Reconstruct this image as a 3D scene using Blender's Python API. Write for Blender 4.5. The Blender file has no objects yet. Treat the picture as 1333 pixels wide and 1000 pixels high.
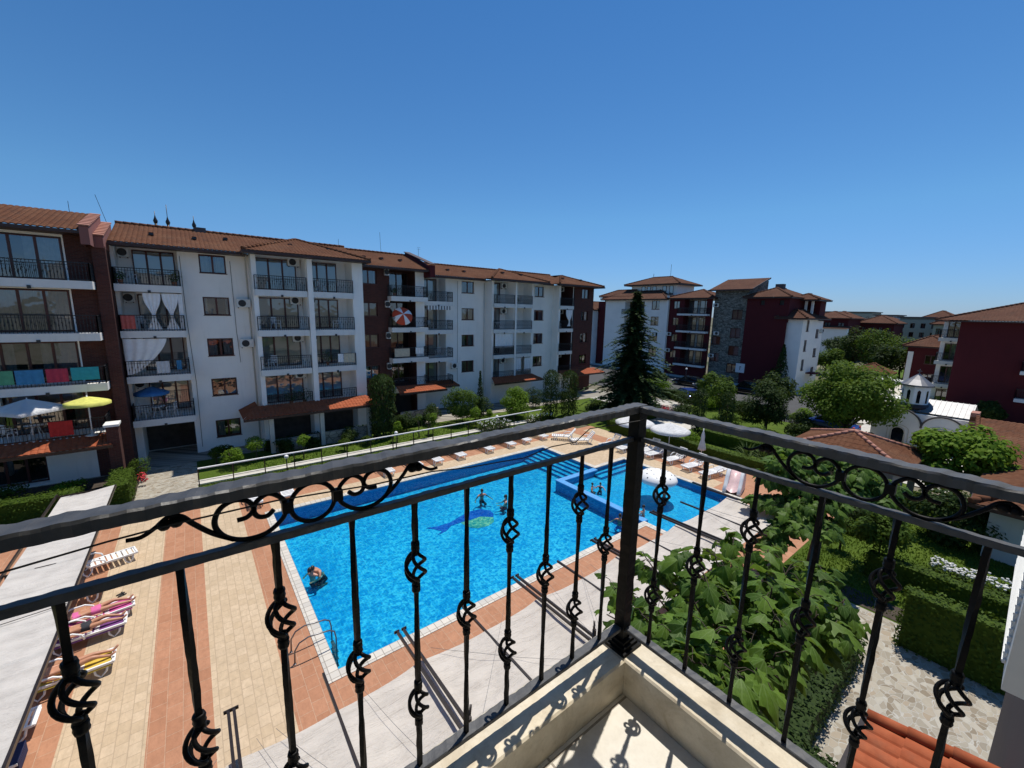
import bpy, bmesh, math, random
from mathutils import Vector, Matrix, noise
R = math.radians
rnd = random.Random(11)
SC = bpy.context.scene
COL = SC.collection

# ------------------------------------------------------------------ mesh builder
class MB:
    def __init__(s):
        s.v = []; s.f = []; s.m = []; s.s = []
    def add(s, vs, fs, mi=0, sm=False):
        o = len(s.v); s.v.extend([tuple(v) for v in vs])
        for f in fs:
            s.f.append(tuple(i + o for i in f)); s.m.append(mi); s.s.append(sm)
    def quad(s, a, b, c, d, mi=0): s.add([a, b, c, d], [(0, 1, 2, 3)], mi)
    def tri(s, a, b, c, mi=0): s.add([a, b, c], [(0, 1, 2)], mi)
    def box(s, x0, x1, y0, y1, z0, z1, mi=0):
        v = [(x, y, z) for z in (z0, z1) for y in (y0, y1) for x in (x0, x1)]
        s.add(v, [(0, 2, 3, 1), (4, 5, 7, 6), (0, 1, 5, 4), (2, 6, 7, 3), (0, 4, 6, 2), (1, 3, 7, 5)], mi)
    def xbox(s, M, sx, sy, sz, mi=0):
        v = [M @ Vector((x, y, z)) for z in (-sz / 2, sz / 2) for y in (-sy / 2, sy / 2) for x in (-sx / 2, sx / 2)]
        s.add(v, [(0, 2, 3, 1), (4, 5, 7, 6), (0, 1, 5, 4), (2, 6, 7, 3), (0, 4, 6, 2), (1, 3, 7, 5)], mi)
    def bar(s, p, q, w, h=None, mi=0, up=(0, 0, 1)):
        p = Vector(p); q = Vector(q); d = q - p; L = d.length
        if L < 1e-6: return
        d.normalize(); u = Vector(up)
        if abs(d.dot(u)) > .98: u = Vector((1, 0, 0))
        r = d.cross(u).normalized(); u = r.cross(d)
        M = Matrix((( d.x, r.x, u.x), (d.y, r.y, u.y), (d.z, r.z, u.z))).to_4x4()
        M.translation = (p + q) / 2
        s.xbox(M, L, w, h or w, mi)
    def tube(s, pts, r, n=6, mi=0, closed=False, sm=True, flat=1.0):
        P = [Vector(p) for p in pts]; k = len(P)
        rr = r if isinstance(r, (list, tuple)) else [r] * k
        o = len(s.v); prev = None
        for i in range(k):
            if closed: t = P[(i + 1) % k] - P[i - 1]
            else: t = P[min(i + 1, k - 1)] - P[max(i - 1, 0)]
            t.normalize()
            if prev is None:
                a = Vector((0, 0, 1)) if abs(t.z) < .9 else Vector((1, 0, 0))
                u = t.cross(a).normalized()
            else:
                u = prev - t * prev.dot(t)
                u = u.normalized() if u.length > 1e-6 else t.orthogonal().normalized()
            prev = u; w = t.cross(u)
            for j in range(n):
                A = 2 * math.pi * (j + .5) / n
                s.v.append(tuple(P[i] + (u * math.cos(A) + w * math.sin(A) * flat) * rr[i]))
        m = k if closed else k - 1
        for i in range(m):
            for j in range(n):
                a = o + i * n + j; b = o + i * n + (j + 1) % n; i2 = (i + 1) % k
                s.f.append((a, b, o + i2 * n + (j + 1) % n, o + i2 * n + j)); s.m.append(mi); s.s.append(sm and n > 4)
        if not closed:
            s.f.append(tuple(o + j for j in range(n))[::-1]); s.m.append(mi); s.s.append(False)
            s.f.append(tuple(o + (k - 1) * n + j for j in range(n))); s.m.append(mi); s.s.append(False)
    def lathe(s, prof, n=16, c=(0, 0, 0), mi=0, sm=True, sx=1, sy=1):
        o = len(s.v)
        for r, z in prof:
            for j in range(n):
                a = 2 * math.pi * j / n
                s.v.append((c[0] + r * math.cos(a) * sx, c[1] + r * math.sin(a) * sy, c[2] + z))
        for i in range(len(prof) - 1):
            for j in range(n):
                s.f.append((o + i * n + j, o + i * n + (j + 1) % n, o + (i + 1) * n + (j + 1) % n, o + (i + 1) * n + j)); s.m.append(mi); s.s.append(sm)
    def ball(s, c, rx, ry=None, rz=None, n=10, k=6, mi=0):
        ry = ry or rx; rz = rz or rx
        s.lathe([(max(1e-4, math.sin(math.pi * i / k)) , -math.cos(math.pi * i / k) * rz / 1) for i in range(k + 1)], n, c, mi, True, rx, ry)
    def build(s, name, mats, parent=None, loc=None, smooth=None):
        me = bpy.data.meshes.new(name)
        me.from_pydata(s.v, [], s.f)
        if not isinstance(mats, (list, tuple)): mats = [mats]
        for m in mats: me.materials.append(m)
        if len(mats) > 1: me.polygons.foreach_set('material_index', s.m)
        me.polygons.foreach_set('use_smooth', s.s if smooth is None else [smooth] * len(s.f))
        me.update()
        o = bpy.data.objects.new(name, me); COL.objects.link(o)
        if parent is not None:
            o.parent = parent
            if parent.get('world'): o.matrix_parent_inverse = Matrix.Translation(parent.location).inverted()
        if loc is not None: o.location = loc
        return o

def tag(o, label=None, cat=None, group=None, kind=None):
    if label: o['label'] = label
    if cat: o['category'] = cat
    if group: o['group'] = group
    if kind: o['kind'] = kind
    return o
def thing(name, label, cat, loc=(0, 0, 0), rz=0, group=None, world=False):
    o = bpy.data.objects.new(name, None); COL.objects.link(o)
    o.empty_display_size = .2
    o.location = loc; o.rotation_euler = (0, 0, rz)
    if world: o['world'] = 1            # its parts are given in world coordinates
    return tag(o, label, cat, group)
def dup(root, loc, rz=0, label=None, group=None, scale=None):
    def cp(o, par):
        c = o.copy(); COL.objects.link(c)
        if par is not None: c.parent = par
        for ch in list(kids.get(o.name, [])): cp(ch, c)
        return c
    kids = {}
    def walk(o):
        kids[o.name] = list(o.children)
        for ch in o.children: walk(ch)
    walk(root)
    r = cp(root, None); r.location = loc; r.rotation_euler = (0, 0, rz)
    if scale: r.scale = scale if isinstance(scale, tuple) else (scale,) * 3
    if label: r['label'] = label
    if group: r['group'] = group
    return r
def struct(name, mb, m): return tag(mb.build(name, m), kind='structure')

# ------------------------------------------------------------------ materials
class N:
    def __init__(s, name):
        s.m = bpy.data.materials.new(name); s.m.use_nodes = True
        s.t = s.m.node_tree; s.n = s.t.nodes; s.l = s.t.links
        s.p = s.n['Principled BSDF']; s.out = s.n['Material Output']
    def new(s, t, **kw):
        x = s.n.new('ShaderNode' + t)
        for k, v in kw.items(): setattr(x, k, v)
        return x
    def set(s, node, **kw):
        for k, v in kw.items():
            i = node.inputs[k.replace('_', ' ')]
            if isinstance(v, bpy.types.NodeSocket): s.l.new(v, i)
            else: i.default_value = v
        return node
    def link(s, a, b): s.l.new(a, b)
    def co(s, kind='Object'): return s.new('TexCoord').outputs[kind]
    def pos(s): return s.new('NewGeometry').outputs['Position']
    def noise(s, v, scale, detail=3, rough=.55, dist=0):
        x = s.new('TexNoise'); s.set(x, Vector=v, Scale=scale, Detail=detail, Roughness=rough, Distortion=dist); return x.outputs['Fac']
    def ramp(s, f, stops):
        x = s.new('ValToRGB'); s.link(f, x.inputs[0]); e = x.color_ramp.elements
        while len(e) < len(stops): e.new(.5)
        for i, (p, c) in enumerate(stops):
            e[i].position = p; e[i].color = (*c, 1) if len(c) == 3 else c
        return x.outputs[0]
    def mix(s, f, a, b, mode='MIX'):
        x = s.new('Mix', data_type='RGBA', blend_type=mode); 
        for i, v in ((0, f), (6, a), (7, b)):
            if isinstance(v, bpy.types.NodeSocket): s.link(v, x.inputs[i])
            elif i == 0: x.inputs[0].default_value = v
            else: x.inputs[i].default_value = (*v, 1) if len(v) == 3 else v
        return x.outputs[2]
    def math(s, op, a, b=0.0, c=None):
        x = s.new('Math', operation=op)
        for i, v in ((0, a), (1, b)):
            if isinstance(v, bpy.types.NodeSocket): s.link(v, x.inputs[i])
            else: x.inputs[i].default_value = v
        return x.outputs[0]
    def sep(s, v):
        x = s.new('SeparateXYZ'); s.link(v, x.inputs[0]); return x.outputs
    def comb(s, a, b, c=0.0):
        x = s.new('CombineXYZ')
        for i, v in enumerate((a, b, c)):
            if isinstance(v, bpy.types.NodeSocket): s.link(v, x.inputs[i])
            else: x.inputs[i].default_value = v
        return x.outputs[0]
    def bump(s, h, st=.3, d=.02, to=None):
        x = s.new('Bump'); s.set(x, Height=h, Strength=st, Distance=d)
        s.link(x.outputs[0], (to or s.p).inputs['Normal']); return x.outputs[0]
    def col(s, c):
        if isinstance(c, bpy.types.NodeSocket): s.link(c, s.p.inputs['Base Color'])
        else: s.p.inputs['Base Color'].default_value = (*c, 1)
    def fin(s, rough=.6, metal=0, spec=.5):
        s.p.inputs['Roughness'].default_value = rough; s.p.inputs['Metallic'].default_value = metal
        s.p.inputs['Specular IOR Level'].default_value = spec; return s.m

def plain(name, c, rough=.6, var=.12, scale=6, bump=0, bscale=60, metal=0, spec=.5, world=False):
    n = N(name); v = n.pos() if world else n.co()
    f = n.noise(v, scale, 4)
    d = tuple(x * (1 - var) for x in c); l = tuple(min(1, x * (1 + var)) for x in c)
    n.col(n.ramp(f, [(.3, d), (.7, l)]))
    if bump: n.bump(n.noise(v, bscale, 3), bump, .01)
    return n.fin(rough, metal, spec)

def plaster(name, c, dirt=.25):
    n = N(name); v = n.pos(); x, y, z = n.sep(v)
    f = n.noise(v, .7, 5, .6)
    streak = n.noise(n.comb(n.math('MULTIPLY', n.math('ADD', x, y), 2.2), n.math('MULTIPLY', z, .22), 0), 1.5, 4, .6)
    base = n.mix(n.math('MULTIPLY', n.ramp(f, [(.45, (0, 0, 0)), (.75, (1, 1, 1))]), dirt), c, tuple(k * .72 for k in c))
    base = n.mix(n.math('MULTIPLY', n.ramp(streak, [(.55, (0, 0, 0)), (.8, (1, 1, 1))]), dirt), base, tuple(k * .6 for k in c))
    n.col(base); n.bump(n.noise(v, 45, 3), .25, .01)
    return n.fin(.85, 0, .3)

def brick(name, c1, c2, mortar, scale=1.0, bw=.5, bh=.25):
    n = N(name); x, y, z = n.sep(n.pos())
    b = n.new('TexBrick'); n.set(b, Vector=n.comb(n.math('ADD', x, y), z), Scale=scale)
    b.inputs['Color1'].default_value = (*c1, 1); b.inputs['Color2'].default_value = (*c2, 1); b.inputs['Mortar'].default_value = (*mortar, 1)
    b.inputs['Brick Width'].default_value = bw; b.inputs['Row Height'].default_value = bh; b.inputs['Mortar Size'].default_value = .012
    f = n.noise(n.pos(), 1.1, 4)
    n.col(n.mix(n.math('MULTIPLY', f, .5), b.outputs['Color'], tuple(k * .6 for k in c1)))
    n.bump(n.math('SUBTRACT', 1.0, b.outputs['Fac']), .5, .01)
    return n.fin(.85, 0, .3)

def stonewall(name, cols, scale=3.0, flat=2.2):
    n = N(name); x, y, z = n.sep(n.pos())
    v = n.comb(n.math('ADD', x, y), n.math('MULTIPLY', z, flat), 0)
    vo = n.new('TexVoronoi'); n.set(vo, Vector=v, Scale=scale)
    ve = n.new('TexVoronoi', feature='DISTANCE_TO_EDGE'); n.set(ve, Vector=v, Scale=scale)
    hs = n.sep(vo.outputs['Color'])[0]
    c = n.ramp(hs, [(i / (len(cols) - 1), k) for i, k in enumerate(cols)])
    e = n.ramp(ve.outputs['Distance'], [(.0, (0, 0, 0)), (.07, (1, 1, 1))])
    n.col(n.mix(e, tuple(k * .35 for k in cols[0]), c)); n.bump(e, .6, .03)
    return n.fin(.9, 0, .2)

def flagstone(name, cols, joint, scale=2.3):
    n = N(name); v = n.pos()
    w = n.new('TexNoise'); n.set(w, Vector=v, Scale=1.3)
    vv = n.new('VectorMath', operation='ADD'); n.link(v, vv.inputs[0])
    ws = n.new('VectorMath', operation='SCALE'); n.link(w.outputs['Color'], ws.inputs[0]); ws.inputs['Scale'].default_value = .45
    n.link(ws.outputs[0], vv.inputs[1])
    mp = n.new('Mapping'); n.link(vv.outputs[0], mp.inputs[0]); mp.inputs['Scale'].default_value = (1, 1.55, 1); mp.inputs['Rotation'].default_value = (0, 0, .5)
    vo = n.new('TexVoronoi'); n.set(vo, Vector=mp.outputs[0], Scale=scale)
    ve = n.new('TexVoronoi', feature='DISTANCE_TO_EDGE'); n.set(ve, Vector=mp.outputs[0], Scale=scale)
    c = n.ramp(n.sep(vo.outputs['Color'])[0], [(i / (len(cols) - 1), k) for i, k in enumerate(cols)])
    c = n.mix(n.math('MULTIPLY', n.noise(v, 9, 5), .35), c, tuple(k * .6 for k in cols[0]))
    e = n.ramp(ve.outputs['Distance'], [(.015, (0, 0, 0)), (.05, (1, 1, 1))])
    n.col(n.mix(e, joint, c)); n.bump(n.math('ADD', e, n.math('MULTIPLY', n.noise(v, 20, 4), .5)), .4, .02)
    return n.fin(.85, 0, .3)

def leafmat(name, c, c2, trans=.35, rough=.6, spec=.08):
    n = N(name)
    g = n.new('NewGeometry'); f = n.noise(g.outputs['Position'], 1.3, 3)
    r = n.math('ADD', n.math('MULTIPLY', g.outputs['Random Per Island'], .6), n.math('MULTIPLY', f, .5))
    cc = n.ramp(r, [(.15, c), (.55, tuple((a + b) / 2 for a, b in zip(c, c2))), (.9, c2)])
    n.col(cc); n.fin(rough, 0, spec)
    t = n.new('BsdfTranslucent'); n.link(n.mix(.35, cc, (.35, .5, .05), 'MIX'), t.inputs['Color'])
    ms = n.new('MixShader'); ms.inputs[0].default_value = trans
    n.link(n.p.outputs[0], ms.inputs[1]); n.link(t.outputs[0], ms.inputs[2]); n.link(ms.outputs[0], n.out.inputs[0])
    return n.m

def tilemat(name, cols, rough=.8):
    n = N(name); g = n.new('NewGeometry'); v = g.outputs['Position']
    r = n.math('ADD', n.math('MULTIPLY', n.noise(v, 5.5, 2), .55), n.math('MULTIPLY', n.noise(v, .6, 4), .5))
    c = n.ramp(r, [(.3 + .45 * i / (len(cols) - 1), k) for i, k in enumerate(cols)])
    c = n.mix(n.math('MULTIPLY', n.ramp(n.noise(v, 1.7, 5, .7), [(.5, (0, 0, 0)), (.72, (1, 1, 1))]), .45), c, (.06, .05, .04))
    n.col(c); n.bump(n.noise(v, 30, 3), .2, .01)
    return n.fin(rough, 0, .12)

M = {}
M['white'] = plaster('white_plaster', (.90, .87, .82), .28)
M['dusty'] = plaster('dusty_red_plaster', (.24, .10, .085), .4)
M['cream'] = plaster('cream_plaster', (.72, .66, .55), .2)
M['offwhite'] = plaster('grey_plaster', (.55, .54, .50), .25)
M['olive'] = plaster('olive_plaster', (.36, .36, .29), .2)
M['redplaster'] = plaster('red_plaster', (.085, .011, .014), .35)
M['darkplaster'] = plaster('dark_plaster', (.10, .09, .09), .3)
M['brick'] = brick('dark_red_brick', (.115, .034, .025), (.062, .019, .015), (.085, .055, .047), 1, .24, .075)
M['stone'] = stonewall('stone_cladding', [(.10, .095, .08), (.20, .19, .16), (.30, .29, .25), (.16, .16, .13)], 2.6, 2.4)
M['lowstone'] = stonewall('garden_stone', [(.22, .2, .17), (.4, .37, .31), (.3, .28, .24)], 2.4, 1.4)
M['flag'] = flagstone('flagstones', [(.27, .235, .18), (.42, .38, .30), (.22, .175, .12), (.46, .43, .36), (.34, .27, .19)], (.42, .40, .35), 4.6)
M['slabwhite'] = plaster('balcony_slab_paint', (.74, .73, .70), .45)
M['tile'] = tilemat('clay_roof_tiles', [(.085, .034, .018), (.13, .056, .030), (.18, .090, .050)], .95)
M['tilenew'] = tilemat('terracotta_canopy_tiles', [(.25, .060, .024), (.33, .088, .038), (.39, .125, .06)], .8)
M['tilefar'] = tilemat('brown_roof_tiles', [(.075, .034, .022), (.11, .052, .034), (.145, .074, .046)], .95)
M['ridge'] = plain('ridge_tile', (.36, .16, .11), .8, .2, 3, .2, 30, world=True)
M['wood'] = plain('dark_brown_wood', (.045, .018, .012), .5, .3, 8)
M['frame'] = plain('brown_window_frame', (.075, .017, .012), .4, .2, 8)
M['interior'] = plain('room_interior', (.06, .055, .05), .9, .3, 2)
M['iron'] = plain('black_wrought_iron', (.003, .003, .0033), .5, .3, 40, .12, 70, 0, .14)
M['irontop'] = plain('sunlit_black_iron', (.042, .043, .046), .52, .3, 30, .1, 60, 0, .6)  # same black paint as the balusters, lightened to stand for sun and sky sheen
M['railiron'] = plain('black_balcony_iron', (.015, .015, .017), .5, .2, 20)
M['flashing'] = plain('grey_metal_flashing', (.09, .093, .10), .42, .12, 10, .05, 40, 0, .5)
M['darksteel'] = plain('dark_brown_steel', (.028, .02, .016), .35, .25, 15, .08, 60, .2, .5)
M['steel'] = plain('brushed_steel', (.16, .16, .17), .35, .1, 10, 0, 60, .7)
M['whitemetal'] = plain('white_metal', (.80, .80, .80), .4, .05, 8)
M['plastic'] = plain('white_plastic', (.80, .80, .79), .45, .04, 8)
M['acwhite'] = plain('white_ac_casing', (.70, .70, .67), .5, .08, 6)
M['acdark'] = plain('dark_fan_grille', (.03, .03, .032), .5, .2, 30)
M['cloth_white'] = plain('white_cloth', (.80, .80, .80), .9, .06, 5, .2, 25)
M['cloth_grey'] = plain('grey_sheer_curtain', (.55, .56, .58), .9, .10, 5, .2, 25)
M['cloth_beige'] = plain('beige_curtain', (.55, .48, .36), .9, .12, 5, .2, 25)
M['asphalt'] = plain('asphalt', (.055, .055, .056), .9, .2, 1.5, .3, 80, world=True)
M['concrete'] = plain('pale_concrete', (.46, .44, .40), .9, .15, 1.2, .2, 40, world=True)
M['paving'] = plain('pale_paving', (.50, .47, .41), .9, .12, 1.6, .2, 20, world=True)
M['kerb'] = plain('light_kerb', (.56, .53, .47), .85, .15, 2, .2, 40, world=True)
M['soil'] = plain('dark_soil', (.05, .037, .026), .95, .3, 4, .5, 25, world=True)
M['bark'] = plain('bark', (.05, .036, .026), .9, .35, 9, .6, 30)
M['skin'] = plain('tanned_skin', (.46, .22, .13), .5, .10, 9)
M['skinp'] = plain('pale_skin', (.58, .32, .23), .5, .08, 9)
M['hair'] = plain('dark_hair', (.02, .014, .010), .5, .3, 30)
M['rubber'] = plain('black_rubber', (.015, .015, .015), .7, .2, 20)
def c_(name, c, rough=.6, **k): M[name] = plain(name, c, rough, **k)
c_('towel_green', (.10, .34, .20), .95); c_('towel_blue', (.05, .22, .42), .95); c_('towel_red', (.42, .04, .08), .95); c_('towel_teal', (.03, .30, .36), .95)
c_('towel_redwhite', (.5, .12, .10), .95); c_('cloth_scarlet', (.48, .03, .025), .9); c_('cloth_yellow', (.62, .60, .13), .85); c_('cloth_bluepar', (.04, .16, .36), .85)
c_('towel_pink', (.50, .08, .26), .95); c_('towel_purple', (.16, .05, .19), .95); c_('towel_gold', (.60, .42, .06), .95); c_('navy', (.012, .018, .07), .9); c_('towel_sky', (.35, .6, .78), .95)
c_('swim_pink', (.60, .12, .30), .8); c_('swim_dark', (.02, .022, .03), .8); c_('swim_blue', (.05, .15, .40), .8); c_('swim_red', (.5, .05, .06), .8)
c_('terracotta_pot', (.42, .15, .07), .8); c_('toygreen', (.03, .32, .16), .4); c_('toyyellow', (.70, .55, .08), .4); c_('toyblue', (.1, .35, .6), .4); c_('slidepink', (.74, .52, .50), .35)
c_('ballbrown', (.26, .10, .05), .5)
n = N('striped_awning'); x, y, z = n.sep(n.pos())
n.col(n.ramp(n.math('FRACT', n.math('MULTIPLY', x, 3.2)), [(.48, (.75, .75, .73)), (.52, (.16, .17, .18))])); M['stripe'] = n.fin(.9)
n = N('red_white_parasol'); o = n.co(); x, y, z = n.sep(o)
ang = n.math('ARCTAN2', y, x)
n.col(n.ramp(n.math('FRACT', n.math('ADD', n.math('MULTIPLY', ang, 4 / (2 * math.pi)), .5)), [(.6, (.55, .07, .03)), (.62, (.8, .8, .8))])); M['redwhite'] = n.fin(.85)

# glass: reflects the sky and the yard, lets the curtain behind it show
n = N('window_glass'); gl = n.new('BsdfGlossy'); gl.inputs['Roughness'].default_value = .02; gl.inputs['Color'].default_value = (.95, .97, 1, 1)
tr = n.new('BsdfTransparent'); tr.inputs['Color'].default_value = (.46, .50, .51, 1)
fr = n.new('Fresnel'); fr.inputs['IOR'].default_value = 1.5
ms = n.new('MixShader'); n.link(n.math('ADD', n.math('MULTIPLY', fr.outputs[0], 1.1), .13), ms.inputs[0]); n.link(tr.outputs[0], ms.inputs[1]); n.link(gl.outputs[0], ms.inputs[2])
bm = n.new('Bump'); n.set(bm, Height=n.noise(n.pos(), .9, 2), Strength=.06, Distance=.2); n.link(bm.outputs[0], gl.inputs['Normal'])
n.link(ms.outputs[0], n.out.inputs[0]); M['glass'] = n.m

# canvas of the retractable shades: woven, creased, a little light comes through
def canvas(name, c):
    n = N(name); v = n.pos()
    mp = n.new('Mapping'); n.link(v, mp.inputs[0]); mp.inputs['Scale'].default_value = (.6, 3.2, 1); mp.inputs['Rotation'].default_value = (0, 0, .25)
    f = n.noise(mp.outputs[0], 1.1, 5, .65, .6); g = n.noise(v, 2.2, 5)
    base = n.ramp(g, [(.3, tuple(k * .84 for k in c)), (.6, c)])
    st = n.ramp(n.noise(v, .55, 6, .75), [(.5, (0, 0, 0)), (.75, (1, 1, 1))])
    n.col(n.mix(n.math('MULTIPLY', st, .4), base, tuple(k * .68 for k in c)))
    n.bump(n.math('ADD', f, n.math('MULTIPLY', n.noise(v, 90, 2), .03)), 1.0, .12)
    n.fin(.9, 0, .2)
    t = n.new('BsdfTranslucent'); t.inputs['Color'].default_value = (*c, 1)
    ms = n.new('MixShader'); ms.inputs[0].default_value = .18
    n.link(n.p.outputs[0], ms.inputs[1]); n.link(t.outputs[0], ms.inputs[2]); n.link(ms.outputs[0], n.out.inputs[0]); return n.m
M['canvas'] = canvas('awning_canvas', (.66, .61, .545)); M['canvas_grey'] = canvas('grey_awning_canvas', (.64, .61, .565)); M['parasol'] = canvas('parasol_cloth', (.80, .80, .79))

# marble of our balcony
n = N('beige_marble'); v = n.pos()
f = n.noise(v, 7, 8, .68, .8); f2 = n.noise(v, 40, 4, .7)
c = n.ramp(f, [(.3, (.46, .38, .26)), (.5, (.62, .54, .40)), (.72, (.68, .62, .50))])
c = n.mix(n.ramp(f2, [(.58, (0, 0, 0)), (.8, (.7, .7, .7))]), c, (.33, .26, .17)); c = n.mix(n.math('MULTIPLY', n.ramp(n.noise(v, 3.5, 7, .75), [(.42, (0, 0, 0)), (.68, (1, 1, 1))]), .55), c, (.25, .20, .13)); n.col(c); n.bump(f2, .12, .004); M['marble'] = n.fin(.55, 0, .4)
n = N('balcony_floor_tile'); v = n.pos()
b = n.new('TexBrick'); mp = n.new('Mapping'); n.link(v, mp.inputs[0]); mp.inputs['Location'].default_value = (-.15, -.13, 0); n.set(b, Vector=mp.outputs[0], Scale=1); b.offset = 0
b.inputs['Brick Width'].default_value = .6; b.inputs['Row Height'].default_value = .6; b.inputs['Mortar Size'].default_value = .004
b.inputs['Color1'].default_value = (.62, .58, .50, 1); b.inputs['Color2'].default_value = (.60, .56, .48, 1); b.inputs['Mortar'].default_value = (.2, .17, .13, 1)
n.col(n.mix(n.ramp(n.noise(v, 14, 7, .7), [(.42, (0, 0, 0)), (.7, (.6, .6, .6))]), b.outputs['Color'], (.45, .41, .33))); n.bump(n.noise(v, 60, 4), .1, .003); M['floortile'] = n.fin(.5, 0, .4)

# deck tiles
def deck(name, c1, c2, grout, bw, bh, off=.5):
    n = N(name); v = n.pos()
    b = n.new('TexBrick'); mp = n.new('Mapping'); n.link(v, mp.inputs[0]); mp.inputs['Rotation'].default_value = (0, 0, R(90)); n.set(b, Vector=mp.outputs[0], Scale=1); b.offset = off
    b.inputs['Brick Width'].default_value = bw; b.inputs['Row Height'].default_value = bh; b.inputs['Mortar Size'].default_value = .011; b.inputs['Mortar Smooth'].default_value = .3
    b.inputs['Color1'].default_value = (*c1, 1); b.inputs['Color2'].default_value = (*c2, 1); b.inputs['Mortar'].default_value = (*grout, 1)
    c = n.mix(n.math('MULTIPLY', n.ramp(n.noise(v, 6, 5, .7), [(.4, (0, 0, 0)), (.7, (1, 1, 1))]), .3), b.outputs['Color'], tuple(k * .7 for k in c1))
    c = n.mix(n.math('MULTIPLY', n.ramp(n.noise(v, .35, 4), [(.45, (0, 0, 0)), (.7, (1, 1, 1))]), .35), c, tuple(k * .72 for k in c2))
    mp2 = n.new('Mapping'); n.link(v, mp2.inputs[0]); mp2.inputs['Scale'].default_value = (5.5, 2.2, 1)
    c = n.mix(n.math('MULTIPLY', n.ramp(n.noise(mp2.outputs[0], 1.6, 6, .75), [(.42, (0, 0, 0)), (.66, (1, 1, 1))]), .42), c, tuple(k * .66 for k in c1))
    n.col(c); n.bump(n.math('ADD', n.math('SUBTRACT', 1.0, b.outputs['Fac']), n.math('MULTIPLY', n.noise(v, 9, 5), 1.2)), .5, .02)
    return n.fin(.75, 0, .3)
M['decklight'] = deck('beige_deck_tiles', (.52, .39, .25), (.60, .46, .31), (.44, .33, .22), .33, .25)
M['deckred'] = deck('terracotta_deck_tiles', (.40, .185, .10), (.47, .23, .13), (.50, .31, .20), .45, .33)
n = N('pool_coping'); v = n.pos()
b = n.new('TexBrick'); n.set(b, Vector=v, Scale=1); b.offset = 0; b.inputs['Brick Width'].default_value = .25; b.inputs['Row Height'].default_value = .25; b.inputs['Mortar Size'].default_value = .012
b.inputs['Color1'].default_value = (.62, .57, .49, 1); b.inputs['Color2'].default_value = (.48, .45, .40, 1); b.inputs['Mortar'].default_value = (.28, .25, .21, 1)
n.col(b.outputs['Color']); n.bump(b.outputs['Fac'], -.3, .01); M['coping'] = n.fin(.6)
def pooltile(name, c):
    n = N(name); v = n.pos(); x, y, z = n.sep(v)
    b = n.new('TexBrick'); n.set(b, Vector=n.comb(n.math('ADD', x, n.math('MULTIPLY', z, .37)), n.math('ADD', y, z)), Scale=1); b.offset = 0
    b.inputs['Brick Width'].default_value = .1; b.inputs['Row Height'].default_value = .1; b.inputs['Mortar Size'].default_value = .006
    b.inputs['Color1'].default_value = (*c, 1); b.inputs['Color2'].default_value = (*(k * .82 for k in c), 1); b.inputs['Mortar'].default_value = (*(min(1, k * 1.2) for k in c), 1)
    n.col(b.outputs['Color']); return n.fin(.4)
M['pooltile'] = pooltile('pool_floor_mosaic', (.032, .40, .60)); M['poolwall'] = pooltile('pool_wall_mosaic', (.014, .20, .44)); M['pooldark'] = pooltile('pool_dark_line_tiles', (.012, .05, .24))
M['mosaic_blue'] = pooltile('mosaic_dark_blue', (.010, .09, .40)); M['mosaic_yellow'] = pooltile('mosaic_yellow', (.30, .44, .26))

# water: a clear tinted sheet; caustic light lines are painted into its transparent colour
def water(name, tint, lo):
    n = N(name); v = n.pos()
    w = n.new('TexNoise'); n.set(w, Vector=v, Scale=1.6, Detail=2)
    ws = n.new('VectorMath', operation='SCALE'); n.link(w.outputs['Color'], ws.inputs[0]); ws.inputs['Scale'].default_value = .55
    vv = n.new('VectorMath', operation='ADD'); n.link(v, vv.inputs[0]); n.link(ws.outputs[0], vv.inputs[1])
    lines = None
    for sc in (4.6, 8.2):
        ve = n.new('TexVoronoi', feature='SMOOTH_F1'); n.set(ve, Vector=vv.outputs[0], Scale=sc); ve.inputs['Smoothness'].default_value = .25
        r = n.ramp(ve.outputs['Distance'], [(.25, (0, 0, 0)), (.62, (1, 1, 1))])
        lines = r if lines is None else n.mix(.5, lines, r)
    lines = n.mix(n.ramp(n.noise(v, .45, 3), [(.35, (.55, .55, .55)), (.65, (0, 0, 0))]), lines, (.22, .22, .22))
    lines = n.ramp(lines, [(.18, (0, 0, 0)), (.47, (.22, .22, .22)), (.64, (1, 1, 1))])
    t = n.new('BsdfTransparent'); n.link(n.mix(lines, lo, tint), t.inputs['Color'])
    g = n.new('BsdfGlossy'); g.inputs['Roughness'].default_value = .03
    hb = n.math('ADD', n.noise(v, 2.4, 3), n.math('MULTIPLY', n.noise(v, 8, 2), .35))
    b = n.new('Bump'); n.set(b, Height=hb, Strength=.75, Distance=.10); n.link(b.outputs[0], g.inputs['Normal'])
    fr = n.new('Fresnel'); fr.inputs['IOR'].default_value = 1.33; n.link(b.outputs[0], fr.inputs['Normal'])
    ms = n.new('MixShader'); n.link(fr.outputs[0], ms.inputs[0]); n.link(t.outputs[0], ms.inputs[1]); n.link(g.outputs[0], ms.inputs[2])
    n.link(ms.outputs[0], n.out.inputs[0]); return n.m
M['water'] = water('pool_water', (.68, .98, 1.0), (.16, .64, .84)); M['waterkid'] = water('shallow_pool_water', (.62, .95, 1.0), (.34, .72, .88))

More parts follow.
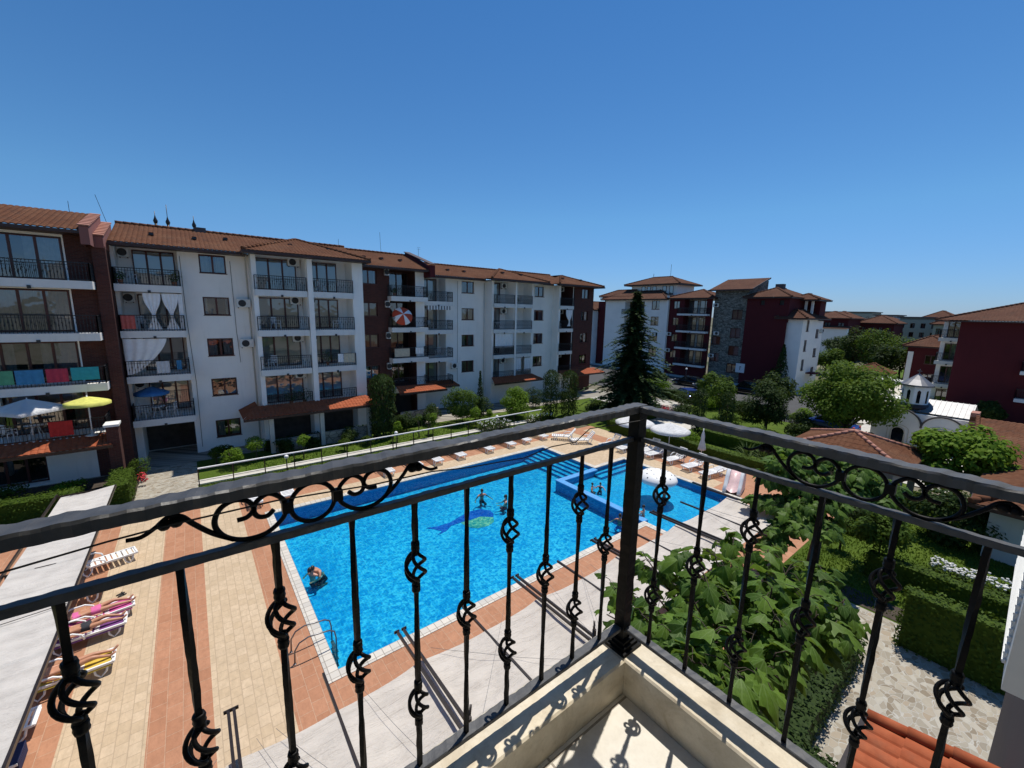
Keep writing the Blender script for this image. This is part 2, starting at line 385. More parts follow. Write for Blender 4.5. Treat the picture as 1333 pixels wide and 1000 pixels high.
def veinleaf(name, c, c2, trans):
    n = N(name); g = n.new('NewGeometry'); at = n.new('Attribute'); at.attribute_name = 'leaf_uv'; uu, vv, _ = n.sep(at.outputs['Vector'])
    av = n.math('ABSOLUTE', vv); ang = n.math('ARCTAN2', av, n.math('ADD', uu, .04)); rad = n.math('SQRT', n.math('ADD', n.math('MULTIPLY', uu, uu), n.math('MULTIPLY', vv, vv)))
    d = None
    for a in (0.0, .42, .98, 1.7):
        k = n.math('MULTIPLY', n.math('ABSOLUTE', n.math('SUBTRACT', ang, a)), rad); d = k if d is None else n.math('MINIMUM', d, k)
    main = n.ramp(d, [(.006, (1, 1, 1)), (.020, (0, 0, 0))])
    sec = n.ramp(n.math('ABSOLUTE', n.math('SUBTRACT', n.math('FRACT', n.math('ADD', n.math('MULTIPLY', uu, 7.0), n.math('MULTIPLY', d, -14.0))), .5)), [(.05, (1, 1, 1)), (.16, (0, 0, 0))])
    vein = n.math('MAXIMUM', main, n.math('MULTIPLY', sec, .35))
    f = n.noise(g.outputs['Position'], 1.1, 3); an = n.new('Attribute'); an.attribute_name = 'leaf_rnd'
    r = n.math('ADD', n.math('MULTIPLY', an.outputs['Fac'], .65), n.math('MULTIPLY', f, .45))
    cc = n.ramp(r, [(.15, c), (.5, tuple((p + q) / 2 for p, q in zip(c, c2))), (.85, c2)])
    cc = n.mix(n.math('MULTIPLY', n.ramp(n.noise(g.outputs['Position'], 25, 4), [(.4, (0, 0, 0)), (.75, (1, 1, 1))]), .35), cc, tuple(k * .55 for k in c))
    cc = n.mix(n.math('MULTIPLY', vein, .55), cc, (.20, .29, .10)); n.col(cc); n.fin(.5, 0, .12); n.bump(vein, -.35, .01)
    t = n.new('BsdfTranslucent'); n.link(n.mix(.4, cc, (.30, .45, .04), 'MIX'), t.inputs['Color'])
    ms = n.new('MixShader'); ms.inputs[0].default_value = trans
    n.link(n.p.outputs[0], ms.inputs[1]); n.link(t.outputs[0], ms.inputs[2]); n.link(ms.outputs[0], n.out.inputs[0]); return n.m
# grass and foliage
n = N('lawn_grass'); v = n.pos()
f = n.math('ADD', n.math('MULTIPLY', n.noise(v, .5, 4), .5), n.math('MULTIPLY', n.noise(v, 7, 6, .75), .5))
n.col(n.ramp(f, [(.3, (.040, .072, .007)), (.5, (.072, .118, .012)), (.7, (.115, .155, .024))])); n.bump(n.noise(v, 55, 4, .8), .8, .05); M['grass'] = n.fin(.9, 0, .15)
n = N('far_ground'); v = n.pos(); n.col(n.ramp(n.noise(v, .05, 6), [(.35, (.05, .07, .03)), (.5, (.14, .13, .09)), (.65, (.20, .18, .14))])); M['farground'] = n.fin(.95, 0, .1)
M['lf_big'] = veinleaf('broad_leaves', (.022, .060, .010), (.125, .215, .030), .34)
M['lf_light'] = leafmat('lime_leaves', (.075, .15, .012), (.16, .25, .025), .35)
M['lf_fresh'] = leafmat('fresh_green_leaves', (.048, .095, .012), (.115, .175, .02), .32)
M['lf_mid'] = leafmat('green_leaves', (.030, .065, .010), (.08, .13, .018), .28)
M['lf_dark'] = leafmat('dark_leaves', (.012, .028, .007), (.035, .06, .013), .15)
M['lf_conifer'] = leafmat('spruce_needles', (.016, .036, .013), (.060, .095, .032), .12)
M['lf_hedge'] = leafmat('hedge_leaves', (.022, .045, .006), (.070, .110, .013), .15)
M['lf_thuja'] = leafmat('thuja_sprays', (.014, .03, .008), (.04, .065, .015), .12)
M['lf_yucca'] = leafmat('yucca_blades', (.05, .085, .03), (.12, .16, .05), .15)
M['fl_white'] = plain('white_petals', (.78, .77, .72), .8); M['fl_red'] = plain('red_petals', (.5, .03, .04), .8)
M['carblack'] = plain('black_car_paint', (.01, .01, .012), .15, .1, 3, 0, 60, .2); M['carwhite'] = plain('white_car_paint', (.75, .75, .75), .2, .03, 3); M['cargrey'] = plain('grey_car_paint', (.16, .17, .18), .2, .08, 3, 0, 60, .5); M['carblue'] = plain('blue_car_paint', (.02, .05, .22), .2, .08, 3, 0, 60, .3)
M['carglass'] = plain('car_glass', (.01, .012, .014), .05, .1, 3)
M['stain'] = plain('grey_rain_stain', (.36, .35, .33), .9, .3, 6)
M['tin'] = plain('sheet_metal_roof', (.20, .20, .205), .5, .12, 3, .1, 8, .75, .5, True)
# ================================================================== SETTING
def sheet(name, rects, m, z):
    b = MB()
    for x0, x1, y0, y1 in rects: b.quad((x0, y0, z), (x1, y0, z), (x1, y1, z), (x0, y1, z))
    return struct(name, b, m)
def polysheet(name, pts, m, z):
    b = MB(); b.add([(x, y, z) for x, y in pts], [tuple(range(len(pts)))]); return struct(name, b, m)

b = MB(); k = 64
ring = [0, 60, 150, 400, 1000, 2600]
b.add([(0, 0, -.06)], [])
for r in ring[1:]:
    for j in range(k): b.v.append((r * math.cos(2 * math.pi * j / k), r * math.sin(2 * math.pi * j / k), -.06))
# the ground leaves a gap under the pool basin: cut as separate quads round it
b = MB()
G = 2600
for x0, x1, y0, y1 in ((-G, 2.5, -G, G), (23.7, G, -G, G), (2.5, 23.7, -G, 9.3), (2.5, 23.7, 22.4, G)): b.quad((x0, y0, -.06), (x1, y0, -.06), (x1, y1, -.06), (x0, y1, -.06))
struct('ground', b, M['farground'])

# pool deck, cut round the basins
PX0, PX1, PX2, PX3 = 2.5, 17.15, 20.6, 23.7
PY0, PY1, PY2, PYK = 11.0, 17.2, 22.4, 9.3
def inpool(x, y):
    return (PX0 < x < PX1 and PY0 < y < PY2) or (PX1 <= x < PX2 and PY1 < y < PY2) or (PX1 < x < PX3 and PYK < y < PY1)
xs = sorted({-12, -7.5, -6.2, -4.6, -3.3, -1.68, -.38, 1.24, 2.15, PX0, PX1, PX2, PX3, 16.8, 20.95, 24.05, 25.4, 26.7, 28.4})
ys = sorted({3.2, 5.4, 8.95, PYK, 9.3, 10.65, PY0, PY1, 17.55, PY2, 22.75, 23.9, 24.6, 26.1, 15.2, 13.2})
bl, br = MB(), MB()
for i in range(len(xs) - 1):
    for j in range(len(ys) - 1):
        x0, x1, y0, y1 = xs[i], xs[i + 1], ys[j], ys[j + 1]; cx, cy = (x0 + x1) / 2, (y0 + y1) / 2
        if inpool(cx, cy): continue
        if cy < 5.4 and cx > 16.8: continue
        if cy > 24.6 and cx > 20.6 and cx > 27.2: continue
        if cx < 1.24: red = -7.5 < cx < -6.2 or -4.6 < cx < -3.3 or -1.68 < cx < -.38
        elif cx < 2.5: red = True
        elif cy < 11: red = True
        elif cx < 20.6: red = cy > 23.9
        else: red = (25.4 < cx < 26.7) or (23.9 < cy < 24.6) or cx > 26.7 and 13.2 < cy < 15.2
        (br if red else bl).quad((x0, y0, 0), (x1, y0, 0), (x1, y1, 0), (x0, y1, 0))
struct('pool_deck', bl, M['decklight']); struct('pool_deck', br, M['deckred'])
# coping
b = MB(); w = .34; cz0, cz1 = -.03, .022
def cop(x0, x1, y0, y1): b.box(x0, x1, y0, y1, cz0, cz1)
cop(PX0 - w, PX0, PY0 - w, PY2 + w); cop(PX0, PX1, PY0 - w, PY0); cop(PX0, PX2 + w, PY2, PY2 + w); cop(PX2, PX2 + w, PY1 + w, PY2)
cop(PX2, PX3 + w, PY1, PY1 + w); cop(PX3, PX3 + w, PYK - w, PY1); cop(PX1 - w, PX3, PYK - w, PYK); cop(PX1 - w, PX1, PYK, PY0 - w)
struct('pool_coping', b, M['coping'])
# basins: main floor, walls, waterline, steps
b = MB(); zf, zk = -.74, -.44
b.quad((PX0, PY0, zf), (PX2, PY0, zf), (PX2, PY2, zf), (PX0, PY2, zf))
b.quad((PX1, PYK, zk), (PX3, PYK, zk), (PX3, PY1, zk), (PX1, PY1, zk))
def wall(x0, y0, x1, y1, z0, mi=1):
    b.quad((x0, y0, z0), (x1, y1, z0), (x1, y1, -.028), (x0, y0, -.028), mi)
wall(PX0, PY0, PX1, PY0, zf); wall(PX0, PY0, PX0, PY2, zf, 0); wall(PX0, PY2, PX2, PY2, zf); wall(PX2, PY1, PX2, PY2, zf)
wall(PX1, PYK, PX3, PYK, zk); wall(PX3, PYK, PX3, PY1, zk); wall(PX2, PY1, PX3, PY1, zk); wall(PX1, PYK, PX1, PY0, zk)
for i in range(5):      # steps of the main basin, along its far short side, and of the shallow one
    x0 = PX2 - .38 * (i + 1); z = -.21 - .10 * i
    b.box(x0, PX2 - .001, PY1 + .01, PY2 - .001, zf, z, 0); b.box(x0 - .012, x0 + .05, PY1 + .01, PY2 - .001, z - .05, z + .004, 2)
for i in range(2):
    y0 = PY1 - .42 * (i + 1); z = -.20 - .11 * i
    b.box(PX2 - .3, PX3 - .001, y0, PY1 - .19, zk, z, 0); b.box(PX2 - .3, PX3 - .001, y0 - .012, y0 + .05, z - .05, z + .004, 2)
struct('pool_basin', b, [M['pooltile'], M['poolwall'], M['pooldark']])
b = MB()   # dividing wall
b.box(PX1 - .02, PX1 + .32, PY0 - .02, PY1 + .14, zf + .01, -.06); b.box(PX1 + .32, PX2 - .01, PY1 - .2, PY1 + .14, zf + .01, -.06)
b.box(PX1 - .05, PX1 + .35, PY0, PY1 + .17, -.06, -.015, 1); b.box(PX1 + .35, PX2 - .01, PY1 - .23, PY1 + .17, -.06, -.015, 1)
struct('pool_divider', b, [M['poolwall'], pooltile('divider_top_tiles', (.10, .33, .66))])
b = MB(); b.quad((PX0, PY0, -.11), (PX1 - .05, PY0, -.11), (PX1 - .05, PY2, -.11), (PX0, PY2, -.11)); b.quad((PX1 - .05, PY1 + .17, -.11), (PX2, PY1 + .17, -.11), (PX2, PY2, -.11), (PX1 - .05, PY2, -.11))
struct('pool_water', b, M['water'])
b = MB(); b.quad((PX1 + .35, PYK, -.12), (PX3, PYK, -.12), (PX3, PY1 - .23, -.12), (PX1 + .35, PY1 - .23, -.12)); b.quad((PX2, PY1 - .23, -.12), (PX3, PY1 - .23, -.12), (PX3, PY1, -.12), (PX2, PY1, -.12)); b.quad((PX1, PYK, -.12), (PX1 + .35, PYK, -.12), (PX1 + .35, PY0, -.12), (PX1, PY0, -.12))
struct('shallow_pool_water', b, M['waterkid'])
# dolphin mosaic on the main floor
def flatpoly(pts, z, th, mi, b):
    k = len(pts); o = [(x, y, z) for x, y in pts] + [(x, y, z + th) for x, y in pts]
    b.add(o, [tuple(range(k, 2 * k))] + [(i, (i + 1) % k, k + (i + 1) % k, k + i) for i in range(k)], mi)
b = MB()
flatpoly([(8.62, 17.89), (9.14, 17.71), (9.84, 17.67), (10.78, 17.97), (11.36, 18.12), (12.0, 18.0), (12.34, 17.56), (12.27, 17.13), (12.04, 16.83), (11.53, 17.28), (10.89, 17.28), (10.42, 17.37), (9.85, 17.35), (9.12, 17.5)], zf + .004, .012, 0, b)
flatpoly([(10.34, 17.41), (10.91, 17.31), (11.55, 17.3), (12.05, 16.86), (11.81, 16.42), (11.33, 16.25), (10.73, 16.36), (10.46, 16.67), (10.32, 17.13)], zf + .004, .010, 1, b)
flatpoly([(8.62, 17.89), (9.08, 17.6), (9.75, 17.34), (9.32, 17.05), (8.74, 16.94), (9.12, 17.16), (8.93, 17.48)], zf + .004, .008, 0, b)
tag(b.build('dolphin_mosaic', [M['mosaic_blue'], M['mosaic_yellow']]), 'blue and yellow dolphin mosaic on the pool floor', 'mosaic')

# garden ground
GZ = -.02
sheet('lawn', [(-.4, 45, 26.1, 34), (28.4, 45, 4, 26.1), (18.0, 34, -14, 6.3), (24.05, 28.4, 3.5, 8.3), (-30, -12, 3, 40), (45, 60, 14, 24)], M['grass'], -.012)
sheet('flagstone_path', [(-3.1, -.4, 26.1, 33.2), (6.8, 18.2, -4, 3.1), (13.5, 16.0, 3.1, 3.2)], M['flag'], -.004)
sheet('garden_bed', [(-30, -3.1, 26.1, 33.2), (9.7, 15.0, 2.1, 3.2), (18.3, 19.3, -4, 3.4)], M['soil'], .002)
b = MB(); b.box(-.4, 26, 28.55, 28.75, -.05, .06); b.box(-.4, 26, 29.15, 29.3, -.05, .05); struct('garden_path_kerb', b, M['kerb'])
sheet('garden_path', [(-.4, 26, 28.75, 29.15)], M['paving'], .004)
sheet('house_forecourt', [(-14, 43, 33.2, 37.3)], M['lowstone'], .006)
b = MB(); b.box(33.6, 36.6, 18.6, 23.8, -.05, .05); struct('white_garden_path', b, M['kerb'])
sheet('car_park', [(46, 64, 13.5, 60)], M['asphalt'], .004)
sheet('street', [(52, 95, 9.8, 13.4), (60, 66, -40, 9.8), (40, 52, -2, 2.2)], M['paving'], .008)
sheet('courtyard', [(64, 66.4, 13.4, 60), (38, 45, 24, 34), (35, 52, 2.2, 9.8)], M['concrete'], .0)
sheet('verge', [(66.5, 130, 13.4, 18), (66.5, 200, 6, 9.8)], M['grass'], .003)

# ================================================================== OUR OWN BALCONY
H = 10.2; PZ = H - 1.21; FZ = PZ - .135
own = thing('apartment_building', 'beige marble balcony corner of the building in the foreground, seen from inside its railing', 'building', (0, 0, 0), world=True)
b = MB(); b.box(-4, 1.115, -.2, .745, FZ - .2, FZ); b.build('balcony_floor', M['floortile'], own)
b = MB()
yi, yo, xi, xo = .745, .888, 1.115, 1.268
bevel = .006
def ridge_box(b, x0, x1, y0, y1, z0, z1):
    b.box(x0, x1, y0, y1, z0, z1 - bevel); v = [(x0, y0, z1 - bevel), (x1, y0, z1 - bevel), (x1, y1, z1 - bevel), (x0, y1, z1 - bevel), (x0 + bevel, y0 + bevel, z1), (x1 - bevel, y0 + bevel, z1), (x1 - bevel, y1 - bevel, z1), (x0 + bevel, y1 - bevel, z1)]
    b.add(v, [(4, 5, 6, 7), (0, 1, 5, 4), (1, 2, 6, 5), (2, 3, 7, 6), (3, 0, 4, 7)])
yi2 = .7455
ridge_box(b, -4, xi, yi2, yo, FZ - .2, PZ); ridge_box(b, xi + .001, xo, -.3, yo, FZ - .2, PZ)
b.build('plinth', M['marble'], own)
b = MB(); b.box(-4, 1.2, -.9, .8, FZ - .5, FZ - .21); b.box(-12, 1.2, -3.5, -.95, -.05, 14.2); b.box(-12, 1.2, -.949, -.3, -.05, FZ - .51); b.build('wall', M['cream'], own)
b = MB(); b.box(-4, xo, -.94, yo, FZ + 2.72, FZ + 2.92); b.build('balcony_above', M['cream'], own)
# wing to the right, seen edge on, with a window ledge
b = MB(); b.box(1.32, 9.5, -4, -.42, -.05, 7.4, 1); b.box(1.32, 9.5, -4, -.36, 7.4, 8.75, 0); b.box(1.32, 9.5, -4, -.40, 8.75, 14.2, 0); b.box(3.0, 5.2, -.36, -.24, 8.2, 8.26, 0); b.build('wall', [M['cream'], M['darkplaster']], own)
# tiled canopy below on the right, falling to +Y
def tile_roof(mb, e0, e1, r0, r1, rib=.22, course=.34, amp=.028, step=.011, sub=4, mi=0):
    """corrugated clay tiles on the quad eave e0-e1 / ridge r0-r1"""
    e0, e1, r0, r1 = map(Vector, (e0, e1, r0, r1)); ax = (e1 - e0); W = ax.length; ax.normalize()
    up = ((r0 + r1) / 2 - (e0 + e1) / 2); up -= ax * up.dot(ax); Ls = up.length; up.normalize(); nr = ax.cross(up)
    if nr.z < 0: nr = -nr
    def ext(s):
        t = s / Ls; a = e0.lerp(r0, t); c = e1.lerp(r1, t); return (a - e0).dot(ax), (c - e0).dot(ax)
    nc = max(1, round(Ls / course)); mn = min(ext(Ls)[0], 0); mx = max(ext(Ls)[1], W)
    du = rib / sub; k0 = math.floor(mn / du); nu = max(2, math.ceil(mx / du) - k0)
    for j in range(nc):
        s0 = Ls * j / nc; s1 = Ls * (j + 1) / nc; row = []
        for s, lift in ((s0, step), (s1, 0)):
            lo, hi = ext(s)
            for i in range(nu + 1):
                u = (k0 + i) * du; uc = min(max(u, lo), hi)
                h = lift + amp * abs(math.sin(math.pi * uc / rib)) ** .7
                row.append(e0 + ax * uc + up * s + nr * h)
        o = len(mb.v); mb.v.extend(tuple(p) for p in row); n1 = nu + 1
        for i in range(nu):
            if (row[i] - row[i + 1]).length < 1e-5 and (row[n1 + i] - row[n1 + i + 1]).length < 1e-5: continue
            mb.f.append((o + i, o + i + 1, o + n1 + i + 1, o + n1 + i)); mb.m.append(mi); mb.s.append(False)
        if True:
            o2 = len(mb.v); mb.v.extend(tuple(p - nr * (.05 if j == 0 else step + .002)) for p in row[:n1])
            for i in range(nu): mb.f.append((o2 + i, o2 + i + 1, o + i + 1, o + i)); mb.m.append(mi); mb.s.append(False)
def ridge_caps(mb, p, q, r=.11, L=.36, mi=0):
    p = Vector(p); q = Vector(q); d = q - p; k = max(1, int(d.length / L))
    for i in range(k):
        a = p + d * (i / k); c = p + d * ((i + 1.08) / k)
        mb.tube([a, c], [r * 1.12, r * .92], 8, mi, sm=True)
b = MB(); cz = 4.9
tile_roof(b, (1.5, .70, cz), (6.72, .70, cz), (1.5, -.42, cz + .24), (6.72, -.42, cz + .24), .2, .36, .042, .03, 8)
cn = own; c = b.build('tile_canopy', M['tilenew'], own)
b = MB(); ridge_caps(b, (6.76, .72, cz + .05), (6.76, -.45, cz + .30), .075, .3); b.build('ridge_tiles', M['tilenew'], c)
b = MB(); b.box(1.5, 6.86, .71, .78, cz - .10, cz + .0); b.box(1.5, 6.8, -.42, .72, cz - .14, cz - .07); b.build('gutter', M['darksteel'], c)
# air conditioner at the right edge of the frame: ribbed coil and smooth side
ac = MB(); x0, x1, y0, y1, z0, z1 = 1.72, 2.62, -.36, -.055, 9.18, 9.80
ac.box(x0, x1, y0, y1 - .012, z0, z1)
for i in range(41):
    xx = x0 + .09 + i * .0195; ac.box(xx, xx + .007, y1 - .012, y1 - .004, z0 + .03, z1 - .03)
for i in range(22): ac.box(x0 + .08, x1 - .03, y1 - .010, y1 - .002, z0 + .04 + i * .0255, z0 + .046 + i * .0255)
a = ac.build('air_conditioner', M['acwhite'], own)
b = MB(); b.box(x0 + .1, x0 + .14, -.4, -.1, z0 - .05, z0 - .004); b.box(x1 - .2, x1 - .16, -.4, -.1, z0 - .05, z0 - .004); b.build('bracket', M['steel'], a)

# ------------------------------------------------------------------ the wrought-iron railing
rail = thing('balcony_railing', 'black wrought-iron balcony railing with twisted baskets and scrolls on marble plinth', 'railing', (1.235, .85, PZ), world=True)
TZ = H - .310; MZ = H - .415; LZ = PZ + .075; KS = .949
def hammered(p, q, w, h, seed, amp=.0022, n=110, parent=None, name='rail', rad=.3):
    """bar of width w and height h with dented, wavy edges"""
    p = Vector(p); q = Vector(q); d = (q - p); L = d.length; d.normalize(); r = d.cross(Vector((0, 0, 1))).normalized(); u = Vector((0, 0, 1))
    prof = [(-.5, -.5), (.5, -.5), (.5, .3), (.43, .5), (-.43, .5), (-.5, .3)]; b = MB(); m = len(prof)
    for i in range(n + 1):
        c = p + d * (L * i / n)
        for j, (x, z) in enumerate(prof):
            k = noise.noise(Vector((i * L / n * 15, seed + j * .35, 0))) * amp + noise.noise(Vector((i * L / n * 34, seed + 9 + j * .5, 3))) * amp * .22
            k += math.sin(L * i / n * 2 * math.pi / .036 + seed + (1.3 if x > 0 else 0)) * amp * .34
            s = 1 + 2 * k / w
            b.v.append(tuple(c + r * (x * w * s) + u * (z * h + k * .9)))
    for i in range(n):
        for j in range(m):
            b.f.append((i * m + j, i * m + (j + 1) % m, (i + 1) * m + (j + 1) % m, (i + 1) * m + j)); b.m.append(0); b.s.append(False)
    b.f.append(tuple(range(m))); b.m.append(0); b.s.append(False); b.f.append(tuple(n * m + j for j in range(m))); b.m.append(0); b.s.append(False)
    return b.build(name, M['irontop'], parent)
YR, XR = .809, 1.174
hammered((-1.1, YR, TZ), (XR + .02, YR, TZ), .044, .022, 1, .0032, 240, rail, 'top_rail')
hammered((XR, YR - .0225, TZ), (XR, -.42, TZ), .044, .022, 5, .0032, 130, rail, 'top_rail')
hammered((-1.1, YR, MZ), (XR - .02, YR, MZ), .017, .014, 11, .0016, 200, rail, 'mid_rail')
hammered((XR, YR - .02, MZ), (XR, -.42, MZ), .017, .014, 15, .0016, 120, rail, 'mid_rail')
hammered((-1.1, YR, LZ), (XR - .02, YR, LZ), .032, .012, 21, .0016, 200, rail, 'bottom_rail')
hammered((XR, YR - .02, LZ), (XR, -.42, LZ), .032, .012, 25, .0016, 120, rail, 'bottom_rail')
# corner post with stepped foot
b = MB()
for i in range(24):
    pass
px, py = XR - .004, YR - .004
def square_twist(b, x, y, z0, z1, r, twist, seed, n=40, amp=.08):
    for i in range(n + 1):
        z = z0 + (z1 - z0) * i / n
        for j in range(4):
            k = r * 1.414 * (1 + amp * noise.noise(Vector((z * 34, j + seed, 1)))); a = math.pi / 4 + j * math.pi / 2 + twist * i / n
            b.v.append((x + k * math.cos(a), y + k * math.sin(a), z))
        if i:
            o = len(b.v) - 8
            for j in range(4): b.f.append((o + j, o + (j + 1) % 4, o + 4 + (j + 1) % 4, o + 4 + j)); b.m.append(0); b.s.append(False)
square_twist(b, px, py, PZ, TZ - .01, .0205, 0, 3, 70, .10); b.build('post', M['iron'], rail)
b = MB(); fx = (px - .03)
for i, (s, z0, z1) in enumerate([(.052, 0, .012), (.042, .012, .024), (.033, .024, .036)]): b.box(px - s, px + s, py - s, py + s, PZ + z0, PZ + z1)
b.build('post_base', M['iron'], rail)

def basket_mb(b, x, y, z, R0=.0245, Hh=.070, tube=.0042):
    for k in range(4):
        pts = []
        for i in range(15):
            t = i / 14; a = k * math.pi / 2 - (t - .5) * 3.0 + .4; r = .006 + (R0 - .006) * math.sin(math.pi * t) ** .75
            pts.append((x + r * math.cos(a), y + r * math.sin(a), z - Hh / 2 + Hh * t))
        b.tube(pts, tube, 8)
def collar(b, x, y, z, s=.0095, h=.020):
    b.lathe([(.006, -h / 2), (s, -h / 2), (s * 1.12, -h / 4), (s * 1.02, 0), (s * 1.12, h / 4), (s, h / 2), (.006, h / 2)], 8, (x, y, z))
BZ1 = [H - .765]; BZ2 = [H - .581, H - .947]
def baluster(x, y, double, seed):
    """shaft in pieces between the baskets, one mesh; each basket a mesh of its own"""
    zs = BZ2 if double else BZ1
    cuts = [MZ - .006] ; sh = MB()
    edges = []
    top = MZ - .004
    for z in zs:
        edges.append((top, z + .036)); top = z - .036
    edges.append((top, LZ - .004))
    for a, c in edges: square_twist(sh, x, y, c, a, .0052, (a - c) * 5, seed, max(8, int((a - c) / .0055)), .17)
    for z in zs: collar(sh, x, y, z + .052); collar(sh, x, y, z - .052); collar(sh, x, y, z + .037, .0085, .012); collar(sh, x, y, z - .037, .0085, .012)
    o = sh.build('baluster', M['iron'], rail)
    for z in zs:
        bb = MB(); basket_mb(bb, x, y, z); bb.build('basket', M['iron'], o)
for i in range(14):
    baluster(1.044 - .1364 * i, YR, (i % 2) == 1, i)
for i, yy in enumerate([.697, .562, .420, .275, .140, .010, -.121, -.252, -.38]):
    baluster(XR, yy, (i % 2) == 0, 40 + i)
def spline(pts, k=6):
    P = [Vector((p[0], p[1], 0)) for p in pts]; P = [P[0] * 2 - P[1]] + P + [P[-1] * 2 - P[-2]]; out = []
    for i in range(1, len(P) - 2):
        for j in range(k):
            t = j / k; a, b_, c, d = P[i - 1:i + 3]
            out.append(.5 * ((2 * b_) + (c - a) * t + (2 * a - 5 * b_ + 4 * c - d) * t * t + (3 * b_ - a - 3 * c + d) * t ** 3))
    out.append(P[-2]); return out
def scroll(cx, cy, dx, dy):
    """ring, two C scrolls, two curls and two leaves between mid and top rail; u along (dx,dy)"""
    b = MB(); v0 = MZ + .009; th = .0045
    def W(p): return (cx + dx * p[0] * KS, cy + dy * p[0] * KS, v0 + p[1] * KS)
    b.tube([W((.041 * math.cos(a * math.pi / 14), .044 + .040 * math.sin(a * math.pi / 14))) for a in range(28)], th, 6, closed=True)
    for s in (-1, 1):
        m = lambda L: [W((s * p.x, p.y)) for p in spline(L)]
        b.tube(m([(-.046, .042), (-.058, .022), (-.085, .004), (-.120, .003), (-.148, .018), (-.161, .044), (-.153, .070), (-.132, .082), (-.110, .076), (-.101, .058), (-.112, .045), (-.128, .043)]), th, 6)
        b.tube(m([(-.046, .050), (-.056, .068), (-.076, .081), (-.096, .070), (-.101, .052), (-.094, .040), (-.080, .038), (-.069, .047)]), th, 6)
        leaf = spline([(-.135, .008), (-.165, .030), (-.190, .056), (-.205, .074), (-.222, .078), (-.240, .064), (-.258, .054), (-.276, .054)])
        b.tube([W((s * p.x, p.y)) for p in leaf], [th * (1.0 if i < 24 else .8) for i in range(len(leaf))], 6)
        for lu, lv, r in ((-.212, .068, .011), (-.228, .066, .010)): b.ball(W((s * lu, lv)), r, r, r * .95, 8, 5)
        c = W((s * .046, .047)); b.box(c[0] - .009, c[0] + .009, c[1] - .009, c[1] + .009, c[2] - .011, c[2] + .011)
    b.build('scroll_ornament', M['iron'], rail)
scroll(.157, YR, 1, 0); scroll(-.66, YR, 1, 0); scroll(XR, .204, 0, 1)
# dark cable strung along the railing
b = MB(); wp = [(-.9, .838, H - .30), (-.245, .838, H - .372), (-.13, .838, H - .362), (-.05, .838, H - .358), (.10, .838, H - .358), (.28, .838, H - .372), (.42, .838, H - .374), (.52, .836, H - .386), (.62, .836, H - .392), (.70, .836, H - .398), (.80, .834, H - .384), (.90, .834, H - .388), (.96, .832, H - .355), (1.10, .83, H - .362), (1.20, .815, H - .36), (1.262, .80, H - .33), (1.262, .76, H - .318), (1.25, .72, H - .309)]
b.tube([(x * KS, y * KS, H + (z - H) * KS) for x, y, z in wp], .0016, 5); tag(b.build('cable', M['rubber']), 'thin dark cable strung along the inside of the iron railing', 'cable')

# ================================================================== SHADES OVER THE DECK
def awning(name, label, X0, X1, Ya, Yb, z, mid=True, tone='canvas', seed=0, group='retractable canvas shades along the foreground building'):
    t = thing(name, label, 'awning', ((X0 + X1) / 2, (Ya + Yb) / 2, 0), world=True, group=group)
    b = MB(); nx, ny = 24, 18
    for j in range(ny + 1):
        for i in range(nx + 1):
            u, v = i / nx, j / ny; x = X0 - .028 + (X1 - X0 + .056) * u
            edge = .22 * (1 - (2 * u - 1) ** 2) * (v if mid else 0) * .55
            y = Ya + (Yb - Ya) * v - edge
            zz = z - .05 - .10 * abs(math.sin(math.pi * 2 * u)) * (.3 + .7 * math.sin(math.pi * v)) + .018 * noise.noise(Vector((x * 1.1 + seed, y * 2.6 + x * .8, seed)))
            b.v.append((x, y, zz))
    for j in range(ny):
        for i in range(nx):
            a = j * (nx + 1) + i; b.f.append((a, a + 1, a + nx + 2, a + nx + 1)); b.m.append(0); b.s.append(True)
    b.build('canvas', M[tone], t)
    for x in (X0 + .045, X1 - .045):
        b = MB(); b.bar((x, Yb + 1.0, z + .02), (x, Ya - .35, z + .10), .05, .07); b.build('guide_rail', M['darksteel'], t)
    if mid:
        x = (X0 + X1) / 2 - .05; b = MB(); b.bar((x, Yb + .95, z - .08), (x, Ya - .3, z - .06), .05, .06); b.build('guide_rail', M['darksteel'], t)
    for xa in (X0, X1 - .12): b = MB(); b.bar((xa, Yb + 1.02, z + .03), (xa + .12, Yb + 1.02, z + .03), .03, .06); b.build('end_bracket', M['darksteel'], t)
    b = MB()
    for k in range(3):
        xa = X0 + (X1 - X0) * rnd.random(); xb = X0 + (X1 - X0) * rnd.random(); pts = []
        for i in range(9):
            q = i / 8; pts.append((xa + (xb - xa) * q, Yb + .1 - (Yb - Ya) * q, z + .05 - .05 * math.sin(math.pi * q) + .02 * noise.noise(Vector((q * 3, k, seed)))))
        b.tube(pts, .0035, 4)
    b.build('guy_wire', M['flashing'], t)
    b = MB(); b.tube([(X0 + .02, Ya + .25, 0), (X0 + .02, Ya + .25, z + .3)], .05, 8); b.tube([(X0 + .02, Ya + .25, z + .22), (X0 + .12, Ya + .35, z + .42)], .025, 6); b.tube([(X0 + .02, Ya + .25, z + .24), (X0 - .06, Ya + .22, z + .45)], .02, 6); b.build('support_post', M['darksteel'], t)
    return t
bays = [(-3.45, -.02, 'white canvas shade nearest the left, beside the beige deck'), (-.02, 3.32, 'white canvas shade by the near corner of the pool and its steel ladder'), (3.38, 6.8, 'white canvas shade between two pairs of rails, behind the middle of the railing'),
        (6.86, 10.2, 'white canvas shade beside the broad-leaved tree, its outer part in view'), (10.26, 13.6, 'white canvas shade behind the corner post, partly over the pool edge'), (13.66, 17.6, 'white canvas shade farthest along, beside the water slide')]
